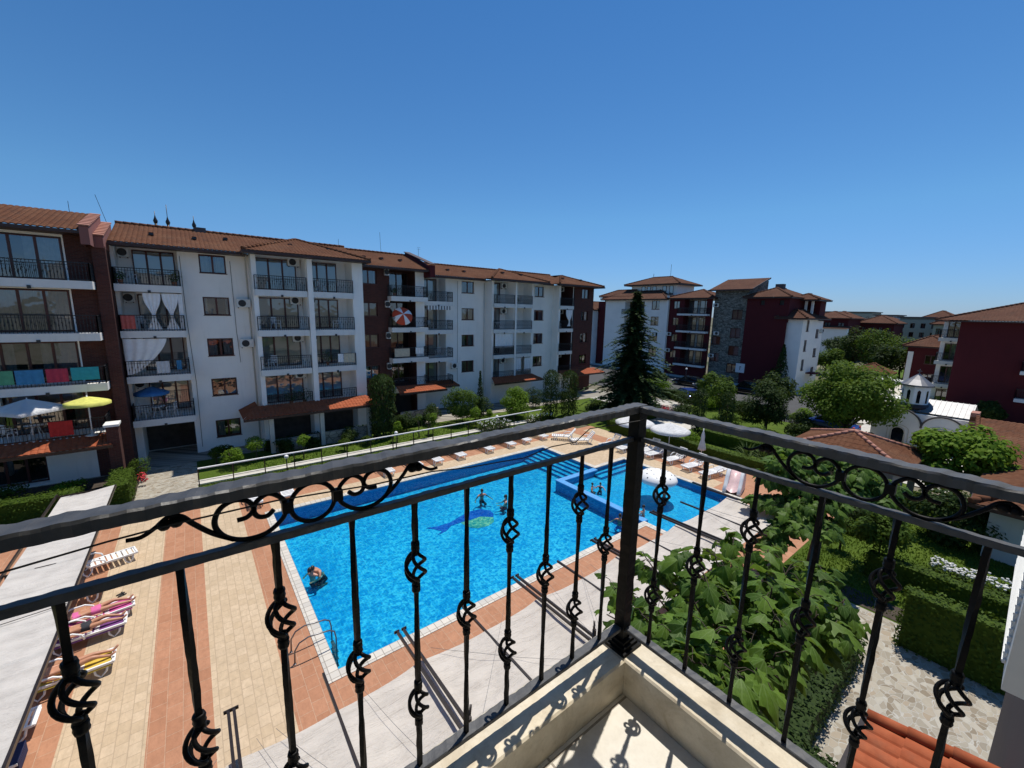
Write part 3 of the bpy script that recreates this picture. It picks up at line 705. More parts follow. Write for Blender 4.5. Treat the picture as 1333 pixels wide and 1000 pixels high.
for i, (a, c, l) in enumerate(bays): awning('retractable_awning', l, a, c, 5.05 + .06 * i, 7.42, 2.6, True, 'canvas', i * 3.7)
# left strip: long canopy running away from us
t = thing('canopy', 'long pale grey canvas canopy running along the left edge of the deck', 'awning', (-4, 16, 0), world=True)
b = MB(); nx, ny = 6, 60
for j in range(ny + 1):
    for i in range(nx + 1):
        u, v = i / nx, j / ny; y = 4 + 19.3 * v - .55 * (1 - u) * (v > .999); x = -4.75 + 1.65 * u + (.15 * v)* (1-u)
        b.v.append((x, y, 2.6 - .05 * math.sin(math.pi * u) * (1 - .5 * abs(math.sin(y * .75))) + .03 * noise.noise(Vector((x * 1.3 + y * .5, y * 1.1, 4)))))
for j in range(ny):
    for i in range(nx):
        a = j * (nx + 1) + i; b.f.append((a, a + 1, a + nx + 2, a + nx + 1)); b.m.append(0); b.s.append(True)
b.build('canvas', M['canvas_grey'], t)
for x in (-4.78, -3.07):
    b = MB(); b.bar((x, 4, 2.57), (x, 23.3, 2.57), .05, .09); b.build('edge_rail', M['darksteel'], t)
for y in (8, 12.5, 17, 20.9, 23.2):
    b = MB(); b.bar((-4.75, y, 2.53), (-3.09, y, 2.53), .05, .06); b.build('crossbar', M['darksteel'], t)
    for x in (-4.72,):
        b = MB(); b.bar((x, y, 0), (x, y, 2.55), .06, .06); b.build('post', M['darksteel'], t)
b = MB(); b.bar((-4.76, 20.0, 2.66), (-3.08, 20.2, 2.66), .04, .03); b.bar((-4.76, 14.1, 2.63), (-3.1, 14.3, 2.63), .02, .01); b.build('seam_strap', M['darksteel'], t)
# ================================================================== BUILDINGS
class Face:
    """a facade plane: a runs along it, d goes into the building"""
    def __init__(s, ax, plane, sgn=1): s.ax, s.pl, s.sg = ax, plane, sgn
    def P(s, a, d, z): return (a, s.pl + s.sg * d, z) if s.ax == 'x' else (s.pl + s.sg * d, a, z)
    def box(s, mb, a0, a1, d0, d1, z0, z1, mi=0):
        p = s.P(a0, d0, z0); q = s.P(a1, d1, z1)
        mb.box(min(p[0], q[0]), max(p[0], q[0]), min(p[1], q[1]), max(p[1], q[1]), z0, z1, mi)
    def q(s, mb, a0, a1, z0, z1, d, mi=0): mb.quad(s.P(a0, d, z0), s.P(a1, d, z0), s.P(a1, d, z1), s.P(a0, d, z1), mi)
    def wall(s, mb, a0, a1, z0, z1, ops, mi=0):
        A = sorted({a0, a1, *[v for o in ops for v in o[:2] if a0 < v < a1]}); Z = sorted({z0, z1, *[v for o in ops for v in o[2:4] if z0 < v < z1]})
        for i in range(len(A) - 1):
            for j in range(len(Z) - 1):
                ca, cz = (A[i] + A[i + 1]) / 2, (Z[j] + Z[j + 1]) / 2
                if any(o[0] < ca < o[1] and o[2] < cz < o[3] for o in ops): continue
                s.q(mb, A[i], A[i + 1], Z[j], Z[j + 1], 0, mi)
        for o in ops:
            u0, u1, w0, w1, dep, bmi = o[:6]; rm = mi if len(o) < 7 else o[6]
            mb.quad(s.P(u0, 0, w0), s.P(u0, dep, w0), s.P(u0, dep, w1), s.P(u0, 0, w1), rm); mb.quad(s.P(u1, 0, w0), s.P(u1, dep, w0), s.P(u1, dep, w1), s.P(u1, 0, w1), rm)
            mb.quad(s.P(u0, 0, w0), s.P(u1, 0, w0), s.P(u1, dep, w0), s.P(u0, dep, w0), rm); mb.quad(s.P(u0, 0, w1), s.P(u1, 0, w1), s.P(u1, dep, w1), s.P(u0, dep, w1), rm)
            s.q(mb, u0, u1, w0, w1, dep, bmi)
    def window(s, bld, a0, a1, z0, z1, d=.12, leaves=2, name='window', curt=None, fw=.065, detail=True):
        """frame in the opening; its pane and curtain are sub-parts"""
        f = MB(); w = a1 - a0
        s.box(f, a0, a0 + fw, d, d + .07, z0, z1); s.box(f, a1 - fw, a1, d, d + .07, z0, z1)
        s.box(f, a0 + fw, a1 - fw, d, d + .07, z0, z0 + fw); s.box(f, a0 + fw, a1 - fw, d, d + .07, z1 - fw, z1)
        for k in range(1, leaves):
            m = a0 + w * k / leaves; s.box(f, m - .055, m + .055, d - .006, d + .076, z0 + fw, z1 - fw)
        if name == 'window' and detail: s.box(f, a0 - .06, a1 + .06, -.05, d - .002, z0 - .045, z0 - .002)
        o = f.build(name, M['frame'], bld)
        p = MB(); s.q(p, a0 + fw * .5, a1 - fw * .5, z0 + fw * .5, z1 - fw * .5, d + .035); p.build('pane', M['glass'], o)
        curt = rnd.choice(['both', 'left', 'right', 'both', 'none', 'full', 'edge'] if name == 'window' else ['none', 'edge', 'both', 'left', 'right', 'edge', 'none']) if curt is None else curt
        if curt != 'none':
            spans = {'both': [(0, .36), (.62, 1)], 'left': [(0, .5)], 'right': [(.5, 1)], 'full': [(0, 1)], 'edge': [(0, .16), (.86, 1)]}[curt]
            c = MB()
            for u0, u1 in spans:
                n_ = max(4, int((u1 - u0) * w / .06)); ph = rnd.random() * 6
                for i in range(n_):
                    x0 = a0 + w * (u0 + (u1 - u0) * i / n_); x1 = a0 + w * (u0 + (u1 - u0) * (i + 1) / n_)
                    d0 = d + .16 + .03 * math.sin(i * 1.9 + ph); d1 = d + .16 + .03 * math.sin((i + 1) * 1.9 + ph)
                    c.quad(s.P(x0, d0, z0 + .03), s.P(x1, d1, z0 + .03), s.P(x1, d1, z1 - .03), s.P(x0, d0, z1 - .03))
            c.build('curtain', M[rnd.choice(['cloth_grey', 'cloth_grey', 'cloth_beige', 'cloth_white'])], o)
        return o
    def balcony(s, bld, a0, a1, zt, front, inner=0.0, th=.42, ends=(1, 1), rail_h=.95, style='bars', lattice=False):
        """slab reaching d=front (negative: out of the wall) with an iron railing as its sub-part"""
        b = MB(); s.box(b, a0, a1, front, inner, zt - th, zt); m = (a0 + a1) / 2
        s.box(b, m - .07, m + .07, front - .05, front + .01, zt - th - .06, zt - th + .1, 1)
        o = b.build('balcony', [M['slabwhite'], M['acdark']], bld)
        r = MB(); z0, z1 = zt + .07, zt + rail_h; f = front + .05
        def run(p, q, ax):
            L = abs(q - p); 
            def pt(t, z): return s.P(t, f, z) if ax == 'a' else s.P(a0 + .04 if ax == 'l' else a1 - .04, t, z)
            for z, w in ((z0, .03), (z1, .045), (z1 - .14, .022)): r.bar(pt(p, z), pt(q, z), w, w)
            k = max(2, round(L / .135))
            for i in range(k + 1):
                t = p + (q - p) * i / k; big = i in (0, k)
                r.bar(pt(t, zt), pt(t, z1), .05 if big else .02, None)
                if not big and style == 'bars':
                    z = zt + (.42 if i % 2 else .58); r.bar(pt(t, z - .05), pt(t, z + .05), .045)
                if lattice and i < k:
                    t2 = p + (q - p) * (i + 1) / k
                    for jz in range(6): r.bar(pt(t, z0 + jz * .13), pt(t2, z0 + (jz + 1) * .13), .014); r.bar(pt(t2, z0 + jz * .13), pt(t, z0 + (jz + 1) * .13), .014)
        run(a0 + .04, a1 - .04, 'a')
        if ends[0] and inner - front > .3: run(f, inner if inner <= .01 else inner, 'l')
        if ends[1] and inner - front > .3: run(f, inner if inner <= .01 else inner, 'r')
        r.build('railing', M['railiron'], o); return o
    def aircon(s, bld, a, z, d=0.0, w=.8, side=False):
        b = MB(); s.box(b, a, a + w, d - .36, d - .06, z, z + .56); s.box(b, a + .08, a + .12, d - .3, d, z - .06, z - .003, 1); s.box(b, a + w - .12, a + w - .08, d - .3, d, z - .06, z - .003, 1)
        o = b.build('air_conditioner', [M['acwhite'], M['railiron']], bld)
        g = MB(); c = s.P(a + w * .4, d - .362, z + .28); pts = []
        for rr in (.06, .12, .18, .225):
            pts = [s.P(a + w * .4 + rr * math.cos(t * math.pi / 8), d - .366, z + .28 + rr * math.sin(t * math.pi / 8)) for t in range(16)]; g.tube(pts, .012, 4, closed=True)
        g.add([s.P(a + w * .4 + .22 * math.cos(t * math.pi / 10), d - .3615, z + .28 + .22 * math.sin(t * math.pi / 10)) for t in range(20)], [tuple(range(20))])
        g.build('fan_grille', M['acdark'], o); return o

def eave_board(b, p, q, h=.16, w=.05): b.bar(p, q, w, h)
def roof(bld, quads, boards, rib=.24, sub=4, mat='tile', soffits=(), caps=(), name='roof'):
    b = MB()
    for q in quads: tile_roof(b, *q, rib=rib, course=.36, amp=.035, step=.011, sub=sub)
    for p, q in caps: ridge_caps(b, p, q, .12, .4)
    o = b.build(name, M[mat], bld)
    w = MB()
    for p, q in boards: eave_board(w, p, q)
    for s_ in soffits: w.quad(*s_)
    if w.v: w.build('eaves', M['wood'], o)
    return o
def vents(bld_roof, pts):
    for p in pts:
        b = MB(); b.add([(p[0] - .14, p[1] - .12, p[2]), (p[0] + .14, p[1] - .12, p[2]), (p[0] + .12, p[1] - .1, p[2] + .16), (p[0] - .12, p[1] - .1, p[2] + .16), (p[0] - .12, p[1] + .5, p[2] + .15), (p[0] + .12, p[1] + .5, p[2] + .15)], [(3, 2, 5, 4), (0, 3, 4), (1, 5, 2)])
        b.quad((p[0] - .12, p[1] - .11, p[2] + .0), (p[0] + .12, p[1] - .11, p[2]), (p[0] + .1, p[1] - .1, p[2] + .14), (p[0] - .1, p[1] - .1, p[2] + .14), 1)
        b.build('roof_vent', [M['tile'], M['acdark']], bld_roof)

def drape(name, label, cat, pts_top, length, mat, fold=.05, group=None, n=22, m=8, tie=None, loc=None, normal=(0, -1, 0)):
    """cloth hanging from a line: pts_top two points, length in m, optional tie=(u,h) gathering"""
    p, q = map(Vector, pts_top); b = MB(); nv = Vector(normal)
    for j in range(m + 1):
        v = j / m
        for i in range(n + 1):
            u = i / n; uu = u
            if tie:
                t0, hh = tie; k = math.exp(-((v - hh) / .28) ** 2) * .82; uu = u + (t0 - u) * (k if v < hh else k * .9 + .05)
            c = p.lerp(q, uu); c = c + Vector((0, 0, -1)) * (length * v) + nv * (fold * math.sin(u * n * .9) * (.4 + .6 * v))
            b.v.append(tuple(c))
    for j in range(m):
        for i in range(n):
            a = j * (n + 1) + i; b.f.append((a, a + 1, a + n + 2, a + n + 1)); b.m.append(0); b.s.append(True)
    return tag(b.build(name, M[mat]), label, cat, group)

F4, F3, F2, F1 = 11.33, 8.54, 5.74, 2.94
FL = [F1, F2, F3, F4]
INT = 1
# ---------------- left building with the brick pier and wide glazing
A = thing('apartment_building', 'white apartment building with brick pier and wide glazed balconies at the left edge', 'building', (-8.5, 34, 0), world=True)
fa = Face('x', 33.35)
b = MB()
ops = []
for z in FL: ops.append((-8.9 + .05 * 0, -5.05, z + .03, z + 2.32, .32, 2))
for z in FL[:3]: ops.append((-12.6, -11.2, z + .9, z + 2.1, .3, 2))
ops.append((-9.5, -7.0, .1, 2.3, .9, 2)); ops.append((-6.4, -4.3, .1, 2.3, 1.6, 2))
fa.wall(b, -14, -4.98, -.1, 13.85, [o for o in ops if o[1] <= -5], 0)
fa.wall(b, -4.98, -3.38, -.1, 13.85, [], 1)
b.quad((-3.38, 33.35, -.1), (-3.38, 38.5, -.1), (-3.38, 38.5, 13.9), (-3.38, 33.35, 13.9), 1)
b.build('wall', [M['white'], M['brick'], M['interior']], A)
for z in FL:
    fa.window(A, -8.85, -5.1, z + .06, z + 2.28, .06, 4, 'glass_door', rnd.choice(['full', 'both', 'edge']))
    if z > 3: fa.balcony(A, -8.6, -3.95, z, -1.2)
    fa.aircon(A, -9.75 if z > 11 else -8.95, z + 1.75, -.02, .8)
fa.window(A, -9.4, -7.1, .1, 2.2, .5, 3, 'glass_door')
for z in FL[:3]: fa.window(A, -12.55, -11.25, z + .92, z + 2.08)
# terrace balustrade and canopy of the first floor
fa.balcony(A, -8.7, -4.15, F1 + .02, -1.75, 0, .2)
roof(A, [((-9.6, 30.55, 2.55), (-3.95, 30.55, 2.55), (-9.0, 31.75, 2.98), (-4.2, 31.75, 2.98))], [((-9.6, 30.5, 2.46), (-3.9, 30.5, 2.46))], mat='tilenew', name='tile_canopy')
b = MB(); b.box(-4.12, -3.62, 30.75, 31.6, -.05, 3.5); b.box(-4.2, -3.56, 30.68, 31.66, 3.5, 3.62, 1); b.build('brick_pier', [M['brick'], M['slabwhite']], A); b = MB(); b.box(-9.3, -9.0, 31.2, 31.5, -.05, 2.5); b.build('porch_post', M['slabwhite'], A)
roof(A, [((-14, 32.0, 13.95), (-4.08, 32.0, 13.95), (-14, 37.2, 15.55), (-4.08, 37.2, 15.55))], [((-14, 31.97, 13.84), (-4.08, 31.97, 13.84))], soffits=[((-14, 32, 13.77), (-4.1, 32, 13.77), (-4.1, 33.35, 13.77), (-14, 33.35, 13.77))])
b = MB()   # fire wall standing above the roof, stepped, with pink cap tiles
for (x0, x1, y0, y1, z0, za, zb) in ((-4.10, -3.74, 31.7, 36.8, 13.2, 14.12, 15.50), (-3.735, -3.36, 32.9, 37.4, 13.2, 13.82, 15.15)):
    b.add([(x0, y0, z0), (x1, y0, z0), (x1, y1, z0), (x0, y1, z0), (x0, y0, za), (x1, y0, za), (x1, y1, zb), (x0, y1, zb)], [(0, 1, 5, 4), (1, 2, 6, 5), (2, 3, 7, 6), (3, 0, 4, 7), (4, 5, 6, 7)], 0)
    n_ = 9
    for k in range(n_):
        t0 = k / n_; b.bar(((x0 + x1) / 2, y0 - .06 + (y1 - y0) * t0, za + .05 + (zb - za) * t0), ((x0 + x1) / 2, y0 - .06 + (y1 - y0) * (t0 + 1 / n_ + .015), za + .03 + (zb - za) * (t0 + 1 / n_)), x1 - x0 + .09, .07, 1)
b.box(-3.9, -3.34, 33.0, 33.34, 0, 13.3, 2)
b.build('fire_wall', [M['dusty'], M['ridge'], M['brick']], A)

# ---------------- middle building: white part with hip-roofed bay, dark brick part
Bd = thing('apartment_building', 'long white apartment building with dark brick section and hip-roofed balcony bay opposite', 'building', (7, 36, 0), world=True)
fb = Face('x', 35.2)
b = MB(); ops = []
for z in FL: ops.append((-3.2, -.22, z, z + 2.38, 1.45, 0))
for z in FL: ops.append((.88, 2.36, z + .97, z + 2.20, .4, INT + 1))
ops.append((.88, 2.36, .9, 2.15, .4, INT + 1)); ops.append((-3.0, -.3, 0, 2.45, 2.4, 2))
fb.wall(b, -3.38, 3.66, -.1, 13.8, ops, 0)
# bay
f2 = Face('x', 33.62); ops = []
for z in FL: ops += [(3.95, 7.02, z, z + 2.36, 1.75, 0), (7.42, 10.3, z, z + 2.36, 1.75, 0)]
ops += [(4.0, 7.0, .1, 2.5, 1.4, 2), (7.4, 10.3, .1, 2.5, 1.4, 2)]
f2.wall(b, 3.66, 11.1, -.1, 13.75, ops, 0)
b.quad((3.66, 33.62, -.1), (3.66, 35.2, -.1), (3.66, 35.2, 13.75), (3.66, 33.62, 13.75), 0); b.quad((11.1, 33.62, -.1), (11.1, 37, -.1), (11.1, 37, 13.75), (11.1, 33.62, 13.75), 0)
# brick part
fd = Face('x', 37.0); ops = []
for z in FL: ops.append((12.0, 13.45, z + .97, z + 2.20, .4, 2))
for z in FL: ops.append((14.6, 17.05, z, z + 2.36, 1.6, 1))
ops += [(12.0, 13.5, .1, 2.4, .8, 2), (14.8, 17, .1, 2.4, 1.2, 2)]
fd.wall(b, 11.1, 14.45, -.1, 13.75, [o for o in ops if o[0] < 14], 1); fd.wall(b, 14.45, 17.1, -.1, 13.75, [o for o in ops if o[0] > 14], 1); fd.wall(b, 17.1, 18.0, -.1, 13.75, [], 0)
b.build('wall', [M['white'], M['brick'], M['interior']], Bd)
for z in FL:
    fb.window(Bd, .9, 2.34, z + .99, z + 2.18); fd.window(Bd, 12.02, 13.43, z + .99, z + 2.18)
    Face('x', 36.6).window(Bd, -2.5, -.4, z + .05, z + 2.25, -.02, 3, 'glass_door')
    fb.balcony(Bd, -3.3, -.18, z, -1.15, 0)
    Face('x', 35.3).window(Bd, 4.0, 6.7, z + .05, z + 2.28, -.03, 3, 'glass_door'); Face('x', 35.3).window(Bd, 7.45, 9.6, z + .05, z + 2.28, -.03, 3, 'glass_door')
    f2.balcony(Bd, 3.72, 7.02, z, -.22, 0, ends=(1, 0)) if z > 3 else f2.balcony(Bd, 3.95, 7.02, z, .02, .3, .2)
    f2.balcony(Bd, 7.40, 10.32, z, -.16, 0, ends=(0, 1), lattice=False) if z > 3 else f2.balcony(Bd, 7.42, 10.3, z, .02, .3, .2)
    Face('x', 38.5).window(Bd, 14.7, 17.0, z + .05, z + 2.28, -.03, 2, 'glass_door')
    fd.balcony(Bd, 14.4, 17.95, z, -.85, 0)
    Face('x', 35.4).aircon(Bd, 6.15, z + 1.85, -.02, .8); Face('x', 35.4).aircon(Bd, 7.46, z + 1.9, -.25, .3)
    Face('x', 36.7).aircon(Bd, -3.15, z + 1.75, -.05, .55); fd.aircon(Bd, 14.1, z + 1.8, -.02, .35)
for z in (F3, F2): fb.aircon(Bd, 2.75, z + 1.55, 0, .82)
fb.window(Bd, .9, 2.34, .92, 2.12)
b = MB(); b.box(7.05, 7.40, 33.3, 33.618, 2.5, 13.6); b.build('column', M['white'], Bd)
roof(Bd, [((2.3, 31.9, 2.72), (11.6, 31.9, 2.72), (3.2, 33.4, 3.22), (10.9, 33.4, 3.22)), ((2.3, 35.2, 2.72), (2.3, 31.9, 2.72), (3.5, 35.2, 3.22), (3.2, 33.4, 3.22))], [((2.3, 31.86, 2.63), (11.6, 31.86, 2.63))], mat='tilenew', name='tile_canopy')
roof(Bd, [((14.4, 34.85, 2.72), (19.2, 34.85, 2.72), (14.6, 36.1, 3.15), (18.2, 36.1, 3.15))], [((14.4, 34.8, 2.63), (19.2, 34.8, 2.63))], mat='tilenew', name='tile_canopy')
for x in (3.8, 7.1, 10.6): b = MB(); b.box(x, x + .28, 32.2, 32.5, -.05, 2.62); b.build('porch_post', M['offwhite'], Bd)
for x0, x1, y0, y1, z in ((4.1, 7.0, 32.25, 32.45, .9), (7.4, 10.5, 32.25, 32.45, .95), (14.6, 18.4, 35.1, 35.3, .9)): b = MB(); b.box(x0, x1, y0, y1, -.05, z); b.build('porch_wall', M['lowstone'], Bd)
hipA = (7.2, 37.3, 15.40)
rB = roof(Bd, [((-3.3, 33.85, 13.72), (3.3, 33.85, 13.72), (-3.3, 39.2, 15.45), (3.3, 39.2, 15.45)), ((3.3, 34.6, 13.96), (11.4, 34.6, 13.96), (3.3, 39.2, 15.45), (11.4, 39.2, 15.45)),
          ((3.15, 32.6, 13.80), (11.4, 32.6, 13.80), hipA, hipA), ((3.15, 37.2, 13.80), (3.15, 32.6, 13.80), hipA, hipA), ((11.4, 32.6, 13.80), (11.4, 37.2, 13.80), hipA, hipA),
          ((11.3, 35.85, 13.80), (17.95, 35.85, 13.80), (11.3, 41.2, 15.55), (17.95, 41.2, 15.55))],
     [((-3.3, 33.8, 13.62), (3.2, 33.8, 13.62)), ((3.1, 32.55, 13.70), (11.45, 32.55, 13.70)), ((3.12, 32.6, 13.7), (3.12, 33.9, 13.7)), ((11.43, 32.6, 13.7), (11.43, 36, 13.7)), ((11.4, 35.8, 13.7), (17.95, 35.8, 13.7))],
     soffits=[((-3.3, 33.85, 13.57), (3.6, 33.85, 13.57), (3.6, 35.2, 13.57), (-3.3, 35.2, 13.57)), ((3.1, 32.6, 13.64), (11.4, 32.6, 13.64), (11.4, 33.62, 13.64), (3.1, 33.62, 13.64)), ((11.1, 35.85, 13.64), (17.95, 35.85, 13.64), (17.95, 37, 13.64), (11.1, 37, 13.64))],
     caps=[((3.15, 32.6, 13.86), hipA), ((11.4, 32.6, 13.86), hipA), ((-3.3, 39.2, 15.5), (11.4, 39.2, 15.5)), ((11.3, 41.2, 15.6), (17.95, 41.2, 15.6))])
vents(rB, [(-1.4, 36.2, 14.55), (.8, 36.2, 14.55), (2.6, 37, 14.8), (6.4, 35.2, 14.6), (9, 35.0, 14.55), (12.8, 38.2, 14.65), (14.4, 38.2, 14.65), (16.2, 38.2, 14.65)])
b = MB(); b.box(17.96, 18.45, 35.6, 36.6, 13.2, 14.25); 
b.add([(17.96, 36.6, 13.2), (18.45, 36.6, 13.2), (18.45, 41.2, 13.2), (17.96, 41.2, 13.2), (17.96, 36.6, 14.25), (18.45, 36.6, 14.25), (18.45, 41.2, 15.85), (17.96, 41.2, 15.85)], [(0, 1, 5, 4), (1, 2, 6, 5), (2, 3, 7, 6), (3, 0, 4, 7), (4, 5, 6, 7)])
b.bar((18.2, 35.5, 14.32), (18.2, 41.3, 15.93), .62, .07, 1); b.build('fire_wall', [M['redplaster'], M['wood']], Bd)
b = MB(); b.box(.9, 1.6, 39.0, 39.5, 15.2, 15.75); b.build('chimney', M['darkplaster'], Bd)

# ---------------- far part: white with two bays, brick end
Cd = thing('apartment_building', 'white apartment building with recessed balconies and dark brick end, farther along the row', 'building', (30, 38, 0), world=True)
GL = [z - .3 for z in FL]
fc = Face('x', 38.3); b = MB(); ops = []
for z in GL: ops += [(18.5, 21.0, z, z + 2.36, 1.5, 0), (22.9, 24.45, z + .97, z + 2.2, .4, 2), (33.0, 34.5, z + .97, z + 2.2, .4, 2)]
fc.wall(b, 18.0, 25.9, -.1, 13.5, [o for o in ops if o[0] < 25], 0); fc.wall(b, 31.7, 36.0, -.1, 13.5, [o for o in ops if o[0] > 25], 0)
f2 = Face('x', 37.0); ops = []
for z in GL: ops += [(26.15, 28.85, z, z + 2.36, 1.6, 0), (29.1, 31.5, z, z + 2.36, 1.6, 0)]
f2.wall(b, 25.9, 31.7, -.1, 13.5, ops, 0)
f3 = Face('x', 37.2); ops = []
for z in GL: ops.append((36.3, 38.4, z, z + 2.36, 1.8, 1, 1))
f3.wall(b, 36.0, 38.5, -.1, 13.5, ops, 0)
fe = Face('x', 37.2); ops = []
for z in GL: ops.append((40.05, 41.35, z + .97, z + 2.2, .4, 2))
fe.wall(b, 38.5, 42.25, -.1, 13.5, ops, 1)
for x, y0, y1, mi in ((25.9, 37.0, 38.3, 0), (31.7, 37.0, 38.3, 0), (36.0, 37.2, 38.3, 0), (42.25, 37.2, 46, 1), (18.0, 38.3, 42, 0)): b.quad((x, y0, -.1), (x, y1, -.1), (x, y1, 13.5), (x, y0, 13.5), mi)
b.build('wall', [M['white'], M['brick'], M['interior']], Cd)
for i, z in enumerate(GL):
    fc.window(Cd, 22.92, 24.43, z + .99, z + 2.18); fc.window(Cd, 33.02, 34.48, z + .99, z + 2.18); fe.window(Cd, 40.07, 41.33, z + .99, z + 2.18)
    Face('x', 39.7).window(Cd, 18.6, 20.7, z + .05, z + 2.28, -.03, 2, 'glass_door'); Face('x', 38.5).window(Cd, 26.2, 28.0, z + .05, z + 2.28, -.03, 2, 'glass_door')
    Face('x', 38.5).window(Cd, 29.15, 30.4, z + .05, z + 2.28, -.03, 2, 'glass_door'); Face('x', 38.9).window(Cd, 36.4, 38.3, z + .05, z + 2.28, -.03, 2, 'glass_door', 'none')
    fc.balcony(Cd, 18.0, 21.25, z, -1.1, 0); f2.balcony(Cd, 26.0, 28.86, z, -.25, 0, ends=(1, 0), lattice=(i == 1)); f2.balcony(Cd, 29.1, 31.55, z, -.12, 0, ends=(0, 1)); f3.balcony(Cd, 36.1, 38.45, z, -.2, 0)
    Face('x', 38.5).aircon(Cd, 27.95, z + 1.7, -.1, .75); 
    if i != 1: Face('x', 39.0).aircon(Cd, 37.4, z + 1.8, -.1, .75)
fc.aircon(Cd, 21.5, F1 - .3 + 1.5, 0, .8)
b = MB(); b.box(28.87, 29.09, 36.7, 36.998, 2.5, 13.4); b.build('column', M['white'], Cd)
roof(Cd, [((18.6, 36.9, 2.55), (21.8, 36.9, 2.55), (18.4, 38.2, 2.95), (21.5, 38.2, 2.95)), ((25.2, 35.4, 2.55), (32.2, 35.4, 2.55), (25.8, 36.8, 3.0), (31.6, 36.8, 3.0)), ((35.5, 35.4, 2.55), (43.2, 35.4, 2.55), (36.0, 36.9, 3.0), (42.6, 36.9, 3.0))], [((18.6, 36.85, 2.46), (21.8, 36.85, 2.46)), ((25.2, 35.35, 2.46), (32.2, 35.35, 2.46)), ((35.5, 35.35, 2.46), (43.2, 35.35, 2.46))], mat='tilenew', name='tile_canopy')
h1, h2 = (29.2, 40.4, 15.05), (39.0, 40.2, 14.95)
rC = roof(Cd, [((18.4, 37.1, 13.52), (42.6, 37.1, 13.52), (18.4, 42.8, 15.15), (39.5, 42.8, 15.15)), ((25.1, 35.9, 13.56), (33.2, 35.9, 13.56), h1, h1), ((25.1, 40, 13.56), (25.1, 35.9, 13.56), h1, h1), ((33.2, 35.9, 13.56), (33.2, 40, 13.56), h1, h1),
          ((34.9, 36.0, 13.56), (42.9, 36.0, 13.56), h2, h2), ((34.9, 40, 13.56), (34.9, 36.0, 13.56), h2, h2), ((42.9, 36.0, 13.56), (42.9, 44, 13.56), h2, (39.5, 42.8, 15.15))],
     [((18.4, 37.05, 13.42), (25.1, 37.05, 13.42)), ((25.05, 35.85, 13.46), (33.25, 35.85, 13.46)), ((33.2, 37.05, 13.42), (34.9, 37.05, 13.42)), ((34.85, 35.95, 13.46), (42.95, 35.95, 13.46)), ((42.93, 36, 13.46), (42.93, 44, 13.46))],
     soffits=[((18.1, 37.1, 13.37), (25.9, 37.1, 13.37), (25.9, 38.3, 13.37), (18.1, 38.3, 13.37)), ((25.1, 35.9, 13.4), (33.2, 35.9, 13.4), (33.2, 37.0, 13.4), (25.1, 37.0, 13.4)), ((34.9, 36.0, 13.4), (42.9, 36, 13.4), (42.9, 37.2, 13.4), (34.9, 37.2, 13.4))],
     caps=[((25.1, 35.9, 13.62), h1), ((33.2, 35.9, 13.62), h1), ((34.9, 36, 13.62), h2), ((42.9, 36, 13.62), h2), ((18.4, 42.8, 15.2), (39.5, 42.8, 15.2))])
vents(rC, [(20.2, 39.6, 14.3), (22, 39.6, 14.3), (24, 39.6, 14.3), (28.0, 38, 14.35), (30.6, 38, 14.3), (37.5, 38.2, 14.35), (40.5, 38, 14.3)])

# spires and aerials seen over the ridges
for i, (x, y, lab) in enumerate([(-1.35, 44, 'left of three'), (-.6, 44, 'middle of three'), (1.05, 44, 'right of three')]):
    b = MB(); b.tube([(x, y, 15.0), (x, y, 17.9 if i == 1 else 17.3)], .022, 5); b.lathe([(.02, -.2), (.12, -.05), (.15, .1), (.07, .3), (.02, .5)], 8, (x, y, 16.5)); b.tube([(x, y, 14), (x, y, 16.5)], .08, 6)
    tag(b.build('roof_finial', M['darksteel']), 'dark spiked finial on the roof behind the white facade, ' + lab, 'finial', 'spiked finials behind the left roof')
for x, y, z0, z1, lab, tilt in ((-3.5, 37.5, 15.9, 17.2, 'thin aerial beside the leftmost brick fire wall', -.5), (16.6, 44, 15.3, 18.4, 'tall thin aerial behind the middle roof', -.15), (20.2, 43, 15.0, 17.1, 'short mast right of the fire wall between the long roofs', .15), (12.6, 45, 15.4, 17.4, 'faint thin aerial above the brick part', 0), (-5.2, 38.0, 15.5, 16.7, 'short pale post on the fire wall at the left', 0)):
    b = MB(); b.tube([(x, y, z0 - .9), (x + tilt * .8, y, z1 - .4)], .016, 4)
    for k in range(2 if tilt == .15 else 0): b.tube([(x + tilt * .9 - .2, y, z1 - .3 - .18 * k), (x + tilt * .9 + .2, y, z1 - .3 - .18 * k)], .012, 4)
    tag(b.build('aerial', M['darksteel']), lab, 'aerial')

# ---------------- things hung or standing on the balconies
drape('towel', 'mint green towel over the second-floor balcony rail at the left', 'towel', ((-8.35, 32.12, F2 + .93), (-7.35, 32.12, F2 + .93)), .72, 'towel_green', .03)
drape('towel', 'dark blue towel on the balcony rail between green and crimson towels', 'towel', ((-7.3, 32.12, F2 + .93), (-6.3, 32.12, F2 + .93)), .75, 'towel_blue', .03)
drape('towel', 'crimson towel on the balcony rail between two blue towels', 'towel', ((-6.22, 32.12, F2 + .93), (-5.4, 32.12, F2 + .93)), .72, 'towel_red', .03)
drape('towel', 'wide teal towel on the balcony rail, nearest the brick pier', 'towel', ((-5.3, 32.12, F2 + .95), (-4.2, 32.12, F2 + .95)), .7, 'towel_teal', .03)
drape('cloth', 'scarlet cloth hung on the railing under the white parasol', 'cloth', ((-6.35, 31.55, F1 + .98), (-5.45, 31.55, F1 + .98)), .8, 'cloth_scarlet', .03)
drape('towel', 'red striped towel on the balcony rail beside the tied white drapes', 'towel', ((-3.2, 33.98, F3 + .93), (-2.55, 33.98, F3 + .93)), .8, 'towel_redwhite', .03)
